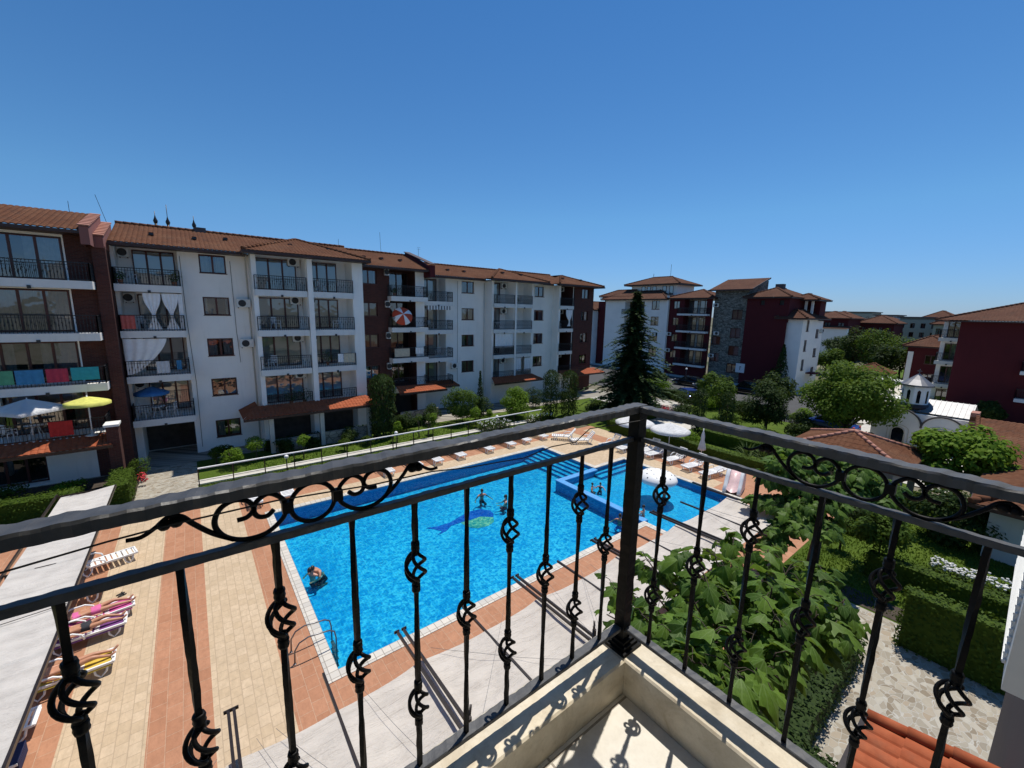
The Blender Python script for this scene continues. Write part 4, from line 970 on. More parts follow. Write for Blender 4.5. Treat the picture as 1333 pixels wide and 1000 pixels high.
for i, (x0, x1, lab) in enumerate([(-2.1, -1.25, 'left white drape tied to a waist on the third-floor balcony'), (-1.2, -.4, 'middle white drape tied to a waist on the third-floor balcony')]):
    drape('drape', lab, 'drape', ((x0, 34.15, F3 + 2.3), (x1, 34.15, F3 + 2.3)), 2.25, 'cloth_white', .04, 'tied white drapes on a balcony', 26, 16, (.5, .62))
drape('drape', 'narrow white drape at the right post of the third-floor balcony', 'drape', ((-.42, 34.2, F3 + 2.3), (-.2, 34.2, F3 + 2.3)), 2.2, 'cloth_white', .03, 'tied white drapes on a balcony')
# big sheet pulled aside
b = MB(); n_, m_ = 26, 14
for j in range(m_ + 1):
    for i in range(n_ + 1):
        u, v = i / n_, j / m_; w = 2.05 * (1 - .62 * v ** 1.5); b.v.append((-3.25 + w * u, 34.12 - .04 * math.sin(u * 24) * (1 - .3 * v), F2 + 2.32 - 2.2 * v + .35 * v * u ** 2))
for j in range(m_):
    for i in range(n_):
        a = j * (n_ + 1) + i; b.f.append((a, a + 1, a + n_ + 2, a + n_ + 1)); b.m.append(0); b.s.append(True)
tag(b.build('drape', M['cloth_white']), 'big pleated white sheet pulled aside on the second-floor balcony', 'drape')
drape('towel', 'lilac towel on the second-floor balcony rail right of the white sheet', 'towel', ((-1.85, 33.98, F2 + .9), (-1.2, 33.98, F2 + .9)), .75, 'cloth_grey', .03)
drape('towel', 'small dark blue towel at the right of the lilac one', 'towel', ((-.85, 33.98, F2 + .92), (-.6, 33.98, F2 + .92)), .6, 'towel_blue', .03)
drape('drape', 'wide white curtain closing the second-floor bay of the far white building', 'drape', ((26.3, 36.9, GL[1] + 2.35), (28.8, 36.9, GL[1] + 2.35)), 1.6, 'cloth_white', .05, None, 40)
drape('drape', 'pleated white curtain left of the lattice door in the far bay', 'drape', ((29.15, 36.95, GL[0] + 2.3), (30.05, 36.95, GL[0] + 2.3)), 1.5, 'cloth_white', .04, 'pair of white curtains beside the lattice door')
drape('drape', 'pleated white curtain right of the lattice door in the far bay', 'drape', ((30.55, 36.95, GL[0] + 2.3), (31.45, 36.95, GL[0] + 2.3)), 1.5, 'cloth_white', .04, 'pair of white curtains beside the lattice door')
drape('drape', 'long white curtain tied back beside the dark brick end', 'drape', ((37.1, 37.0, GL[2] + 2.3), (38.2, 37.0, GL[2] + 2.3)), 2.0, 'cloth_white', .05, None, 20, 12, (.6, .75))
drape('awning', 'narrow striped awning above the third-floor balcony beside the fire wall', 'awning', ((18.3, 37.15, GL[2] + 2.36), (20.9, 37.15, GL[2] + 2.36)), .38, 'stripe', .02)
drape('towel', 'white towel hung on the third-floor railing in the dark brick building', 'towel', ((16.6, 36.1, F2 + .95), (17.4, 36.1, F2 + .95)), .6, 'cloth_white', .03)
drape('mat', 'pale mat hung over the second-floor railing in the dark brick building', 'mat', ((14.55, 36.08, F2 + .9), (16.0, 36.08, F2 + .9)), .75, 'cloth_beige', .01)
drape('towel', 'small white towel among laundry on the right bay balcony', 'towel', ((8.9, 33.4, F2 + .95), (9.3, 33.4, F2 + .95)), .65, 'cloth_white', .03)
drape('blanket', 'striped beige blanket beside the small white towel on the bay balcony', 'blanket', ((9.35, 33.4, F2 + .95), (10.15, 33.4, F2 + .95)), .7, 'cloth_beige', .03)

def parasol(name, label, loc, r, h, mat, drop=.5, n=8, group=None, pole='whitemetal', tilt=0, sq=False, tiltx=0):
    t = thing(name, label, 'parasol', loc, 0, group); b = MB(); k = 6; seg = 5
    rows = []
    for i in range(k + 1):
        v = i / k; row = []
        for j in range(n * seg):
            f = (j % seg) / seg; rr = r * v * (1 - .045 * math.sin(math.pi * f) * v)
            if sq: a = 2 * math.pi * (j / (n * seg)) + math.pi / n; rr *= math.cos(math.pi / n) / math.cos((f - .5) * 2 * math.pi / n); a = 2 * math.pi * j / (n * seg)
            else: a = 2 * math.pi * j / (n * seg)
            row.append((rr * math.cos(a), rr * math.sin(a), h - drop * v ** 1.15 - .05 * r * math.sin(math.pi * f) * v * (1 - v) * 2))
        rows.append(row)
    for row in rows: b.v.extend(row)
    m = n * seg
    for i in range(k):
        for j in range(m): b.f.append((i * m + j, i * m + (j + 1) % m, (i + 1) * m + (j + 1) % m, (i + 1) * m + j)); b.m.append(0); b.s.append(True)
    o = len(b.v); b.v.extend((x, y, z - .16) for x, y, z in rows[-1])
    for j in range(m): b.f.append((k * m + j, k * m + (j + 1) % m, o + (j + 1) % m, o + j)); b.m.append(0); b.s.append(True)
    c = b.build('canopy', M[mat], t)
    b = MB(); b.tube([(0, 0, .02), (0, 0, h + .06)], .025, 8)
    for j in range(n):
        a = 2 * math.pi * j / n; b.tube([(0, 0, h - .1), (r * .98 * math.cos(a), r * .98 * math.sin(a), h - drop - .02)], .008, 4)
    b.build('pole', M[pole], t)
    b = MB(); b.lathe([(.001, 0), (.26, 0), (.26, .05), (.06, .1), (.03, .3), (.001, .3)], 14); b.build('base', M['concrete'], t)
    return t
p = parasol('parasol', 'large white parasol open on the left ground-terrace balcony', (-7.0, 31.9, F1 + .02), 1.5, 2.25, 'parasol', .55, 4, sq=True)
p = parasol('parasol', 'yellow parasol beside the brick pier', (-4.75, 31.5, F1 + .02), .95, 2.2, 'cloth_yellow', .3)
p = parasol('parasol', 'blue parasol on the first-floor balcony of the long white building', (-2.3, 34.9, F1 + .02), .9, 2.0, 'cloth_bluepar', .38)
t = thing('parasol', 'red and white parasol tilted sideways on the third-floor brick balcony', 'parasol', (15.4, 36.0, F3 + 1.2)); t.rotation_euler = (R(62), 0, R(-12)); b = MB()
b.lathe([(.9, -.35), (.75, -.18), (.4, .02), (.02, .12)], 24); b.build('canopy', M['redwhite'], t); b = MB(); b.tube([(0, 0, .15), (0, 0, -1.2)], .02, 6); b.build('pole', M['whitemetal'], t)
def chair(label, loc, rz, mat='plastic', group='white plastic chairs on the balconies', src=[None]):
    if src[0] is not None: return dup(src[0], loc, rz, label, group)
    t = thing('chair', label, 'chair', loc, rz, group); src[0] = t
    b = MB(); b.box(-.22, .22, -.22, .22, .42, .45); b.build('seat', M[mat], t)
    b = MB(); b.box(-.22, -.17, .2, .24, .46, .9); b.box(.17, .22, .2, .24, .46, .9); b.box(-.22, .22, .2, .24, .84, .92); [b.box(-.13 + k * .08, -.09 + k * .08, .205, .235, .47, .84) for k in range(4)]; b.build('backrest', M[mat], t)
    for sx in (-1, 1):
        for sy in (-1, 1): b = MB(); b.bar((sx * .19, sy * .19, .42), (sx * .23, sy * .23, 0), .045); b.build('leg', M[mat], t)
        b = MB(); b.bar((sx * .23, -.2, .64), (sx * .23, .22, .66), .045, .03); b.bar((sx * .23, -.19, .45), (sx * .23, -.19, .64), .035); b.build('armrest', M[mat], t)
    return t
for lab, loc, rz in [('white chair under the white parasol, left of the scarlet cloth', (-7.9, 32.4, F1 + .02), 2.2), ('white chair left of the blue parasol pole', (-2.8, 34.8, F1), 1.2), ('white chair right of the blue parasol', (-1.4, 34.7, F1), -1.9), ('white chair on the top-floor balcony behind the hip-roofed bay', (8.2, 34.2, F4), 1), ('white chair on the second balcony of the bay, right side', (9.2, 34.3, F3), -1.3), ('white chair on the top balcony beside the tied parasol mast', (27.5, 37.6, GL[3]), .7)]: chair(lab, loc, rz)
def table(label, loc, src=[None]):
    if src[0] is not None: return dup(src[0], loc, 0, label, 'small balcony tables')
    t = thing('table', label, 'table', loc, 0, 'small balcony tables'); src[0] = t
    b = MB(); b.lathe([(.001, .70), (.42, .70), (.42, .735), (.001, .735)], 18); b.build('tabletop', M['plastic'], t)
    for k in range(4): a = k * math.pi / 2 + .7; b = MB(); b.bar((.1 * math.cos(a), .1 * math.sin(a), .7), (.32 * math.cos(a), .32 * math.sin(a), 0), .035); b.build('leg', M['plastic'], t)
    return t
for lab, loc in [('white table under the white parasol at the left', (-7.0, 32.5, F1 + .02)), ('white table under the blue parasol', (-2.1, 34.7, F1)), ('white table on the third-floor bay balcony of the far building', (27.3, 37.9, GL[2]))]: table(lab, loc)

# ---------------- buildings across the car park (facades look towards us, -X)
def hip(bld, x0, x1, y0, y1, z, zr, ov=.7, mat='tilefar', ridge_along='y', name='roof', rib=.3):
    """hip roof over a rectangle"""
    x0 -= ov; x1 += ov; y0 -= ov; y1 += ov; w = min(x1 - x0, y1 - y0) / 2
    if (y1 - y0) > (x1 - x0): a = ((x0 + x1) / 2, y0 + w, zr); c = ((x0 + x1) / 2, y1 - w, zr)
    else: a = (x0 + w, (y0 + y1) / 2, zr); c = (x1 - w, (y0 + y1) / 2, zr)
    b = MB(); kw = dict(rib=rib, course=.45, amp=.035, step=.011, sub=2)
    P00, P10, P11, P01 = (x0, y0, z), (x1, y0, z), (x1, y1, z), (x0, y1, z)
    if (y1 - y0) > (x1 - x0):
        tile_roof(b, P01, P00, c, a, **kw); tile_roof(b, P10, P11, a, c, **kw); tile_roof(b, P00, P10, a, a, **kw); tile_roof(b, P11, P01, c, c, **kw)
    else:
        tile_roof(b, P00, P10, a, c, **kw); tile_roof(b, P11, P01, c, a, **kw); tile_roof(b, P01, P00, a, a, **kw); tile_roof(b, P10, P11, c, c, **kw)
    for e in (P00, P01): ridge_caps(b, (e[0], e[1], e[2] + .06), a if (e is P00) else (c if (y1 - y0) > (x1 - x0) else a), .12, .45)
    ridge_caps(b, a, c, .12, .45) if a != c else None
    o = b.build(name, M[mat], bld)
    w_ = MB(); w_.box(x0 + .02, x1 - .02, y0 + .02, y1 - .02, z - .2, z - .06); w_.build('eaves', M['wood'], o); return o
XE = 66.2
fE = Face('y', XE)
Dd = thing('apartment_building', 'white apartment building with a low hip-roofed tower behind the spruce', 'building', (XE, 48, 0), world=True)
b = MB(); zs = [1.65, 4.45, 7.25, 10.05]; ops = []
for z in zs: ops += [(42.9, 44.5, z + 1.05, z + 2.6, .4, 2), (46.0, 50.3, z + .1, z + 2.5, 1.6, 2)]
fE.wall(b, 41.4, 55, -.1, 12.85, ops, 0)
b.quad((XE, 41.4, -.1), (XE + 9, 41.4, -.1), (XE + 9, 41.4, 12.85), (XE, 41.4, 12.85), 0); b.quad((XE, 55, -.1), (XE + 9, 55, -.1), (XE + 9, 55, 12.85), (XE, 55, 12.85), 0)
b.box(XE + 3.3, XE + 9, 41.8, 51.5, 12.6, 15.7, 0); b.box(XE + 1.5, XE + 5, 48.5, 56.5, 11.5, 13.6, 1)
b.box(XE + .4, XE + 8, 55.0, 57.2, -.1, 12.6, 1); b.box(XE - 1.2, XE + 8, 57.21, 62.5, -.1, 10.9, 0)
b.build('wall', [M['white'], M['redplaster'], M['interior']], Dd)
for z in zs:
    fE.window(Dd, 42.92, 44.48, z + 1.07, z + 2.58); fE.balcony(Dd, 45.9, 50.4, z + .1, -.9, 0)
fT = Face('y', XE + 3.3)
for y in (42.5, 43.9, 46, 47.2, 48.4): fT.window(Dd, y, y + .8, 13.9, 15.4, -.06, 1)
hip(Dd, XE, XE + 9, 41.8, 55, 12.95, 15.2, .8); hip(Dd, XE + 3.3, XE + 9, 41.8, 51.5, 15.75, 17.3, 1.1); hip(Dd, XE + 1.5, XE + 5, 48.5, 56.5, 13.6, 14.9, .9); hip(Dd, XE - 1.2, XE + 8, 57.2, 62.5, 10.95, 12.6, .5)
fE.aircon(Dd, 43.2, 6.4, 0, .9)
b = MB(); b.box(XE - .35, XE + 8, 41.0, 41.38, -.1, 13.5); b.box(XE - .45, XE + 8.1, 40.9, 41.45, 13.5, 13.65, 1); b.build('fire_wall', [M['white'], M['tin']], Dd)
b = MB(); b.tube([(XE + 6, 45, 17), (XE + 6, 45, 19.5)], .03, 4); b.tube([(XE + 6, 48.6, 16.5), (XE + 6, 48.6, 18)], .04, 4); b.build('aerial', M['darksteel'], Dd)

Ed = thing('apartment_building', 'dark red apartment building with white balconies and a stone-clad stair tower', 'building', (XE, 31, 0), world=True)
b = MB(); zs = [2.1, 4.88, 7.67, 10.47]; ops = []
for z in zs: ops += [(34.4, 38.2, z, z + 2.4, 1.5, 3), (39.1, 40.2, z + .8, z + 2.1, .4, 4)]
fE.wall(b, 33.4, 40.95, -.1, 12.95, ops, 0)
fs = Face('y', XE + .5); ops = []
for z in (2.9, 5.65, 8.4, 11.2): ops.append((28.95, 30.5, z - 1.45, z, .4, 4))
for z in (4.3, 7.0): ops.append((31.9, 33.2, z - 1.3, z, .4, 4))
fs.wall(b, 28.35, 33.4, -.1, 14.3, ops, 1); b.quad((XE + .5, 33.4, -.1), (XE + 7, 33.4, -.1), (XE + 7, 33.4, 15.6), (XE + .5, 33.4, 14.3), 1); b.quad((XE + .5, 28.35, -.1), (XE + 7, 28.35, -.1), (XE + 7, 28.35, 15.9), (XE + .5, 28.35, 14.3), 1)
fr = Face('y', XE + .2); ops = [(25.9, 26.5, 11.9, 12.6, .3, 4), (23.4, 24.0, 11.9, 12.6, .3, 4)]
fr.wall(b, 22.7, 28.34, -.1, 13.0, ops, 0); b.quad((XE + .2, 22.7, 9.5), (XE + 9, 22.7, 9.5), (XE + 9, 22.7, 12.9), (XE + .2, 22.7, 12.9), 0)
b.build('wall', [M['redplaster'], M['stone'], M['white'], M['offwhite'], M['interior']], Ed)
for z in zs:
    fE.balcony(Ed, 33.7, 38.9, z, -.9, 0, .3); Face('y', XE + 1.4).window(Ed, 34.5, 36.2, z + .05, z + 2.2, -.03, 2, 'glass_door'); Face('y', XE + 1.4).window(Ed, 36.6, 38.1, z + .05, z + 2.2, -.03, 2, 'glass_door')
    fE.window(Ed, 39.12, 40.18, z + .82, z + 2.08); fE.aircon(Ed, 40.1, z - 1.0, -.02, .8) if z < 8 else None
for z in (2.9, 5.65, 8.4, 11.2): fs.window(Ed, 28.97, 30.48, z - 1.43, z - .02)
for z in (4.3, 7.0): fs.window(Ed, 31.92, 33.18, z - 1.28, z - .02)
for y, z in ((33.0, 11.6), (32.5, 7.2), (33.0, 3.6)): fs.aircon(Ed, y - .4, z, -.02, .8)
b = MB(); tile_roof(b, (XE - .3, 34.1, 14.25), (XE - .3, 27.6, 14.25), (XE + 5.6, 34.0, 16.2), (XE + 5.6, 27.6, 16.2), rib=.3, course=.45, sub=2); ro = b.build('roof', M['tilefar'], Ed)
b = MB(); b.bar((XE - .35, 34.2, 14.15), (XE - .35, 27.5, 14.15), .06, .2); b.bar((XE - .3, 27.55, 14.2), (XE + 5.6, 27.55, 16.15), .06, .22); b.build('eaves', M['wood'], ro)
hip(Ed, XE + .2, XE + 8, 33.6, 40.9, 13.05, 14.6, .7); hip(Ed, XE + .2, XE + 9, 22.9, 28.2, 13.05, 14.5, .6)
b = MB(); b.box(XE + 4, XE + 4.8, 25.1, 26.2, 13.8, 15.1); b.build('chimney', M['darkplaster'], Ed)
b = MB()
for y in (21.3, 22.1, 22.9): b.box(XE + 5, XE + 5.25, y, y + .28, 10.2, 12.7, 0)
b.box(XE + 6.6, XE + 9, 20.9, 24.0, 9.8, 12.7, 1); b.build('roof_loggia', [M['white'], M['redplaster']], Ed); hip(Ed, XE + 4.5, XE + 9, 20.9, 24.0, 12.8, 13.7, .6)
b = MB(); b.box(XE + .14, XE + .19, 27.6, 28.9, 1.7, 3.1); sg = b.build('wall_sign', M['whitemetal'], Ed)
b = MB(); b.box(XE + .12, XE + .138, 28.22, 28.30, 2.1, 2.7); b.box(XE + .12, XE + .138, 28.06, 28.22, 2.55, 2.62); b.build('sign_mark', M['acdark'], sg)

Fd = thing('apartment_building', 'narrow white apartment building with a cypress against its blank wall', 'building', (XE, 20, 0), world=True)
fF = Face('y', XE + .6); b = MB(); fF.wall(b, 20.9, 23.7, -.1, 10.1, [], 0)
fG = Face('x', 20.9)
ops = [(XE + 2.1, XE + 3.2, z - 1.6, z, .35, 2) for z in (9.9, 7.1, 4.35)] + [(XE + 6.3, XE + 7.6, z - 1.3, z, .35, 2) for z in (8.6, 5.8, 3.0)]
fG.wall(b, XE + .6, XE + 9, -.1, 10.1, ops, 0); b.build('wall', [M['white'], M['white'], M['interior']], Fd)
for o in ops: fG.window(Fd, o[0] + .01, o[1] - .01, o[2] + .01, o[3] - .01, .1, 1 if o[1] - o[0] < 1.2 else 2)
hip(Fd, XE + .6, XE + 9.2, 20.9, 23.6, 10.15, 11.3, .7); fG.aircon(Fd, XE + 7.8, 8.1, 0, .8)
b = MB(); b.box(XE + 4.3, XE + 6.6, 19.7, 20.89, 2.2, 2.35); b.build('door_canopy', M['redplaster'], Fd)

Hd = thing('apartment_building', 'dark red apartment building with grey side balconies at the right edge', 'building', (XE + 1, -2, 0), world=True)
XH = 66.8; b = MB(); fH = Face('y', XH); ops = []
fH.wall(b, -18, 6.05, -.1, 10.25, [], 0)
fS = Face('x', 6.05, -1); zs = [-.2, 2.62, 5.42, 8.2]; ops = [(XH + 1.2, XH + 8.5, z, z + 2.2, .4, 2) for z in zs[:3]]
fS.wall(b, XH, XH + 22, -.1, 10.25, ops, 1); b.build('wall', [M['redplaster'], M['offwhite'], M['interior']], Hd)
fW = Face('y', XH + 6.2); b = MB(); ops = [(6.5, 7.6, z + .05, z + 2.1, .4, 1) for z in zs]
fW.wall(b, 6.06, 8.0, -.1, 10.2, ops, 0); b.quad((XH + 6.2, 8.0, -.1), (XH + 22, 8.0, -.1), (XH + 22, 8.0, 10.2), (XH + 6.2, 8.0, 10.2)); b.build('end_wall', [M['white'], M['interior']], Hd)
for z in zs:
    fW.balcony(Hd, 5.95, 8.1, z, -1.3, 0, .42)
    fW.window(Hd, 6.52, 7.58, z + .07, z + 2.08, .08, 2, 'glass_door'); fW.aircon(Hd, 6.1, z + 1.75, -.02, .35)
for z in (2.2, 5.0): fH.balcony(Hd, -6, 1.2, z + .35, -.9, 0, .35); 
for z in (2.2, 5.0): fH.window(Hd, -1.6, .5, z + .4, z + 2.4, -.1, 2, 'glass_door')
hip(Hd, XH, XH + 22, -18, 7.2, 10.32, 14.2, .8)
b = MB(); tile_roof(b, (XH - 1.4, -8, 6.5), (XH - 1.4, -.5, 6.5), (XH, -8, 7.0), (XH, -.5, 7.0), rib=.3, course=.45, sub=2); b.build('tile_canopy', M['tilefar'], Hd)

# small dark red house beyond
h = thing('house', 'dark red house with tiled roof at the end of the pale street', 'house', (86, 11.5, 0), world=True)
b = MB(); b.box(85, 98, 8.4, 12.6, -.1, 6.4); b.box(84.9, 84.99, 11.9, 12.5, 0, 5.6, 1); b.build('wall', [M['redplaster'], M['white']], h); hip(h, 85, 98, 8.4, 12.6, 6.45, 8.0, .6)
for z in (1.2, 3.9): Face('y', 85).window(h, 9.3, 10.6, z, z + 1.3, -.08, 2)

def block(label, x0, x1, y0, y1, z, mat, rows, cols, roofz=None, cat='building', rmat='tilefar', group=None, name='building', top=None):
    t = thing(name, label, cat, ((x0 + x1) / 2, (y0 + y1) / 2, 0), world=True, group=group); f = Face('y', x0); b = MB(); ops = []; H_ = z - 1.0
    for r in range(rows):
        for c in range(cols):
            w = (y1 - y0) / cols; s_ = H_ / rows; a = y0 + w * (c + .28); zz = .6 + s_ * r + s_ * .25
            ops.append((a, a + w * .45, zz, zz + s_ * .55, .35, 1))
    f.wall(b, y0, y1, -.1, z, ops, 0); b.quad((x0, y0, -.1), (x1, y0, -.1), (x1, y0, z), (x0, y0, z)); b.quad((x0, y1, -.1), (x1, y1, -.1), (x1, y1, z), (x0, y1, z)); b.quad((x0, y0, z), (x1, y0, z), (x1, y1, z), (x0, y1, z))
    if top: b.box(x0 + .5, x1, y0 + .3, y1 - .3, z, z + top, 0); b.box(x0 - .25, x1, y0 - .25, y1 + .25, z + top, z + top + .3, 2)
    b.build('wall', [M[mat], M['interior'], M['darkplaster']], t)
    for o in ops: f.window(t, o[0] + .01, o[1] - .01, o[2] + .01, o[3] - .01, .1, 2, detail=False)
    if roofz: hip(t, x0, x1, y0, y1, z + .05, roofz, .6, rmat, rib=.4)
    return t
wh = block('dark red house with blank white lower wall beyond the car park', 120, 130, 28.6, 36.5, 10.3, 'redplaster', 3, 3, 11.9, 'house')
b = MB(); b.box(118.6, 119.98, 28.3, 36.6, -.1, 7.9); b.build('lower_wall', M['white'], wh); b = MB(); tile_roof(b, (118.2, 36.8, 7.95), (118.2, 28.0, 7.95), (119.9, 36.8, 8.5), (119.9, 28.0, 8.5), rib=.4, course=.5, sub=2); b.build('tile_ledge', M['tilefar'], wh)
block('dark red house with low tiled roof left of the dark trees', 131, 141, 22.5, 28.8, 9.3, 'redplaster', 3, 4, 11.2, 'house')
block('olive grey flat-roofed block beyond the trees', 150, 162, 17.2, 25.2, 10.3, 'olive', 4, 4, None, top=.5)
block('long low grey block on the horizon behind the red roofs', 210, 225, 43, 64, 12.3, 'olive', 4, 9, None, top=.5)
block('pale block with a stepped roof in the gap over the trees', 180, 192, 30.5, 36.5, 10.8, 'offwhite', 4, 4, None, top=.7)
block('pale olive wing with tiled roof beside the flat-roofed block', 136, 149, 12.6, 16.6, 9.4, 'olive', 3, 2, 10.9)
block('beige block with brown tiled roof near the right edge of the horizon', 175, 190, 16.5, 24.5, 10.6, 'olive', 4, 3, 13.2)
block('low brown-roofed row between the houses on the horizon', 160, 172, 26.5, 33, 9.3, 'cream', 3, 5, 11.0)
block('brown-roofed house peeping over the long dark red house', 165, 176, 38, 46, 10.2, 'redplaster', 3, 4, 12.6, 'house')
# kiosk beside the car park
k = thing('kiosk', 'small white kiosk with a hipped red tile roof beside the dark trees', 'kiosk', (78, 15.2, 0), world=True)
b = MB(); b.box(77, 80.2, 13.2, 16.6, -.1, 2.6); b.build('wall', M['white'], k); hip(k, 77, 80.2, 13.2, 16.6, 2.65, 3.9, .6, 'tile'); Face('y', 77).window(k, 14.2, 15.6, .9, 2.1, -.08, 2)

# ---------------- chapel
ch = thing('chapel', 'small white chapel with arched walls, metal roof and round drum', 'chapel', (47, 5.5, 0), world=True)
X0 = 45.6; b = MB()
def arch_gable(yc, w, zb, x, th, mi):
    n_ = 20; pts = [(yc - w, 0)] + [(yc - w * math.cos(math.pi * i / n_), zb + w * .92 * math.sin(math.pi * i / n_)) for i in range(n_ + 1)] + [(yc + w, 0)]
    m_ = len(pts); b.add([(x, y, z) for y, z in pts] + [(x + th, y, z) for y, z in pts], [tuple(range(m_)), tuple(range(m_, 2 * m_))] + [(i, (i + 1) % m_, m_ + (i + 1) % m_, m_ + i) for i in range(m_)], mi)
b.box(X0 + .3, X0 + 5.5, 2.7, 8.2, -.3, 2.75, 0); arch_gable(6.55, 1.35, 1.75, X0, .5, 0); arch_gable(3.95, 1.15, 1.7, X0, .5, 0)
b.box(X0 + .1, X0 + .35, 2.7, 8.2, -.3, 1.9, 0)
b.build('wall', [M['white']], ch)
b = MB()
for yc, w, zb in ((6.55, 1.35, 1.75), (3.95, 1.15, 1.7)):
    pts = [(X0 - .03, yc - (w + .06) * math.cos(math.pi * i / 20), zb + (w + .06) * .92 * math.sin(math.pi * i / 20)) for i in range(21)]; b.tube(pts, .075, 5)
b.build('arch_coping', M['darkplaster'], ch)
for yc, w, zb in ((6.45, .42, 1.1), (3.95, .62, 1.2)):
    b = MB(); n_ = 12; pts = [(yc - w, .1)] + [(yc - w * math.cos(math.pi * i / n_), zb + w * math.sin(math.pi * i / n_)) for i in range(n_ + 1)] + [(yc + w, .1)]; m_ = len(pts)
    b.add([(X0 - .012, y, z) for y, z in pts], [tuple(range(m_))], 0)
    b.tube([(X0 - .02, y, z) for y, z in pts], .06, 5, 1); b.tube([(X0 - .015, yc + (y - yc) * 1.55, z * 1.0 + .18) for y, z in pts], .03, 5, 1); b.build('arched_window', [M['carglass'], M['cream']], ch)
b = MB(); b.add([(X0 + .5, 2.6, 2.9), (X0 + .5, 8.3, 2.9), (X0 + 2.6, 8.3, 3.75), (X0 + 2.6, 2.6, 3.75), (X0 + 5.6, 8.3, 2.8), (X0 + 5.6, 2.6, 2.8)], [(0, 1, 2, 3), (3, 2, 4, 5)])
for i in range(19): y = 2.7 + i * .31; b.bar((X0 + .5, y, 2.93), (X0 + 2.6, y, 3.78), .03, .03)
b.build('roof', M['tin'], ch)
b = MB(); cx, cy = X0 + 1.75, 6.05
b.lathe([(.001, 3.0), (.86, 3.0), (.86, 4.9), (.001, 4.9)], 8, (cx, cy, 0), 0, False); d = b.build('drum', M['white'], ch)
b = MB(); b.lathe([(1.06, 4.86), (1.06, 4.98), (.55, 5.4), (.2, 5.72), (.06, 5.85), (.001, 5.86)], 16, (cx, cy, 0), 0, False); b.bar((cx, cy, 5.8), (cx, cy, 6.25), .05); b.bar((cx, cy - .14, 6.08), (cx, cy + .14, 6.08), .05); b.build('dome', M['tin'], d)
b = MB()
for k_ in range(8):
    a = math.pi / 8 + k_ * math.pi / 4; r_ = .86 * math.cos(math.pi / 8) + .012; c = Vector((cx + r_ * math.cos(a), cy + r_ * math.sin(a), 0)); tn = Vector((-math.sin(a), math.cos(a), 0)) * .11
    b.add([c - tn + Vector((0, 0, 3.5)), c + tn + Vector((0, 0, 3.5)), c + tn + Vector((0, 0, 4.45)), c + Vector((0, 0, 4.58)), c - tn + Vector((0, 0, 4.45))], [(0, 1, 2, 3, 4)])
b.build('slit_window', M['carglass'], d)
b = MB(); b.lathe([(.9, 2.95), (1.15, 2.95), (1.0, 3.35), (.87, 3.4)], 16, (cx, cy, 0)); b.build('drum_base', M['wood'], d)
b = MB()
for i in range(11): b.box(X0 - .02 + .02 * (i % 2), X0 + 1.2, 2.25, 2.68, .1 + i * .31, .1 + i * .31 + .25 + .05, i % 2)
b.build('brick_buttress', [M['ridge'], M['tile']], ch)

# ---------------- tiled pavilion, low tiled roofs at the right
pv = thing('pavilion', 'open garden pavilion with hipped terracotta tile roof behind the railing', 'pavilion', (31, 6, 0), world=True)
b = MB(); x0, x1, y0, y1, z, zr = 28.0, 33.6, 3.3, 9.1, 2.5, 3.62; a = (30.8, 6.2, zr)
kw = dict(rib=.26, course=.42, amp=.035, step=.011, sub=5)
for e0, e1 in (((x0, y1, z), (x0, y0, z)), ((x0, y0, z), (x1, y0, z)), ((x1, y0, z), (x1, y1, z)), ((x1, y1, z), (x0, y1, z))): tile_roof(b, e0, e1, a, a, **kw)
ro = b.build('roof', M['tile'], pv)
b = MB(); [ridge_caps(b, (x, y, z + .06), (a[0], a[1], a[2] + .04), .10, .36) for x in (x0, x1) for y in (y0, y1)]; b.build('ridge_tiles', M['ridge'], ro)
b = MB(); [b.bar(p, q, .06, .16) for p, q in (((x0, y0, z - .09), (x0, y1, z - .09)), ((x0, y0, z - .09), (x1, y0, z - .09)))]; b.quad((x0, y0, z - .1), (x1, y0, z - .1), (x1, y1, z - .1), (x0, y1, z - .1)); b.build('eaves', M['wood'], ro)
for x in (x0 + .4, x1 - .4):
    for y in (y0 + .4, y1 - .4): b = MB(); b.box(x - .15, x + .15, y - .15, y + .15, -.05, z - .11); b.build('post', M['offwhite'], pv)
b = MB(); b.box(x1 - 1.8, x1 - 1.6, y0 + .6, y1 - .6, -.05, 2.3); b.build('wall', M['offwhite'], pv)
lw = thing('annex', 'low annex with broad terracotta tile roof at the right edge, near the linden', 'annex', (35, -3, 0), world=True)
b = MB(); b.box(34.6, 43, -14, 1.0, -.1, 2.5); b.build('wall', M['offwhite'], lw)
roof(lw, [((34.0, 1.5, 2.62), (34.0, -14, 2.62), (43.0, 2.1, 3.6), (43.0, -14, 3.6))], [((33.95, 1.5, 2.5), (33.95, -14, 2.5))], .28, 3, caps=[((34.0, 1.5, 2.7), (43.0, 2.15, 3.65))])
b = MB(); b.box(33.75, 33.92, -14, 1.5, 2.42, 2.62); b.build('gutter', M['tin'], lw)
lw = thing('annex', 'nearer low annex with ridged terracotta tile roof at the right edge', 'annex', (29, -4, 0), world=True)
b = MB(); b.box(26.8, 33, -14, .4, -.1, 2.4); b.build('wall', M['offwhite'], lw)
roof(lw, [((26.0, 1.0, 2.5), (26.0, -14, 2.5), (29.5, -1.6, 3.3), (29.5, -14, 3.3)), ((33.4, 1.0, 2.5), (26.0, 1.0, 2.5), (33.4, -1.6, 3.3), (29.5, -1.6, 3.3))], [((26.0, 1.02, 2.4), (33.4, 1.02, 2.4)), ((25.95, 1.0, 2.4), (25.95, -14, 2.4))], .28, 4, caps=[((26.0, 1.0, 2.58), (29.5, -1.6, 3.38))])

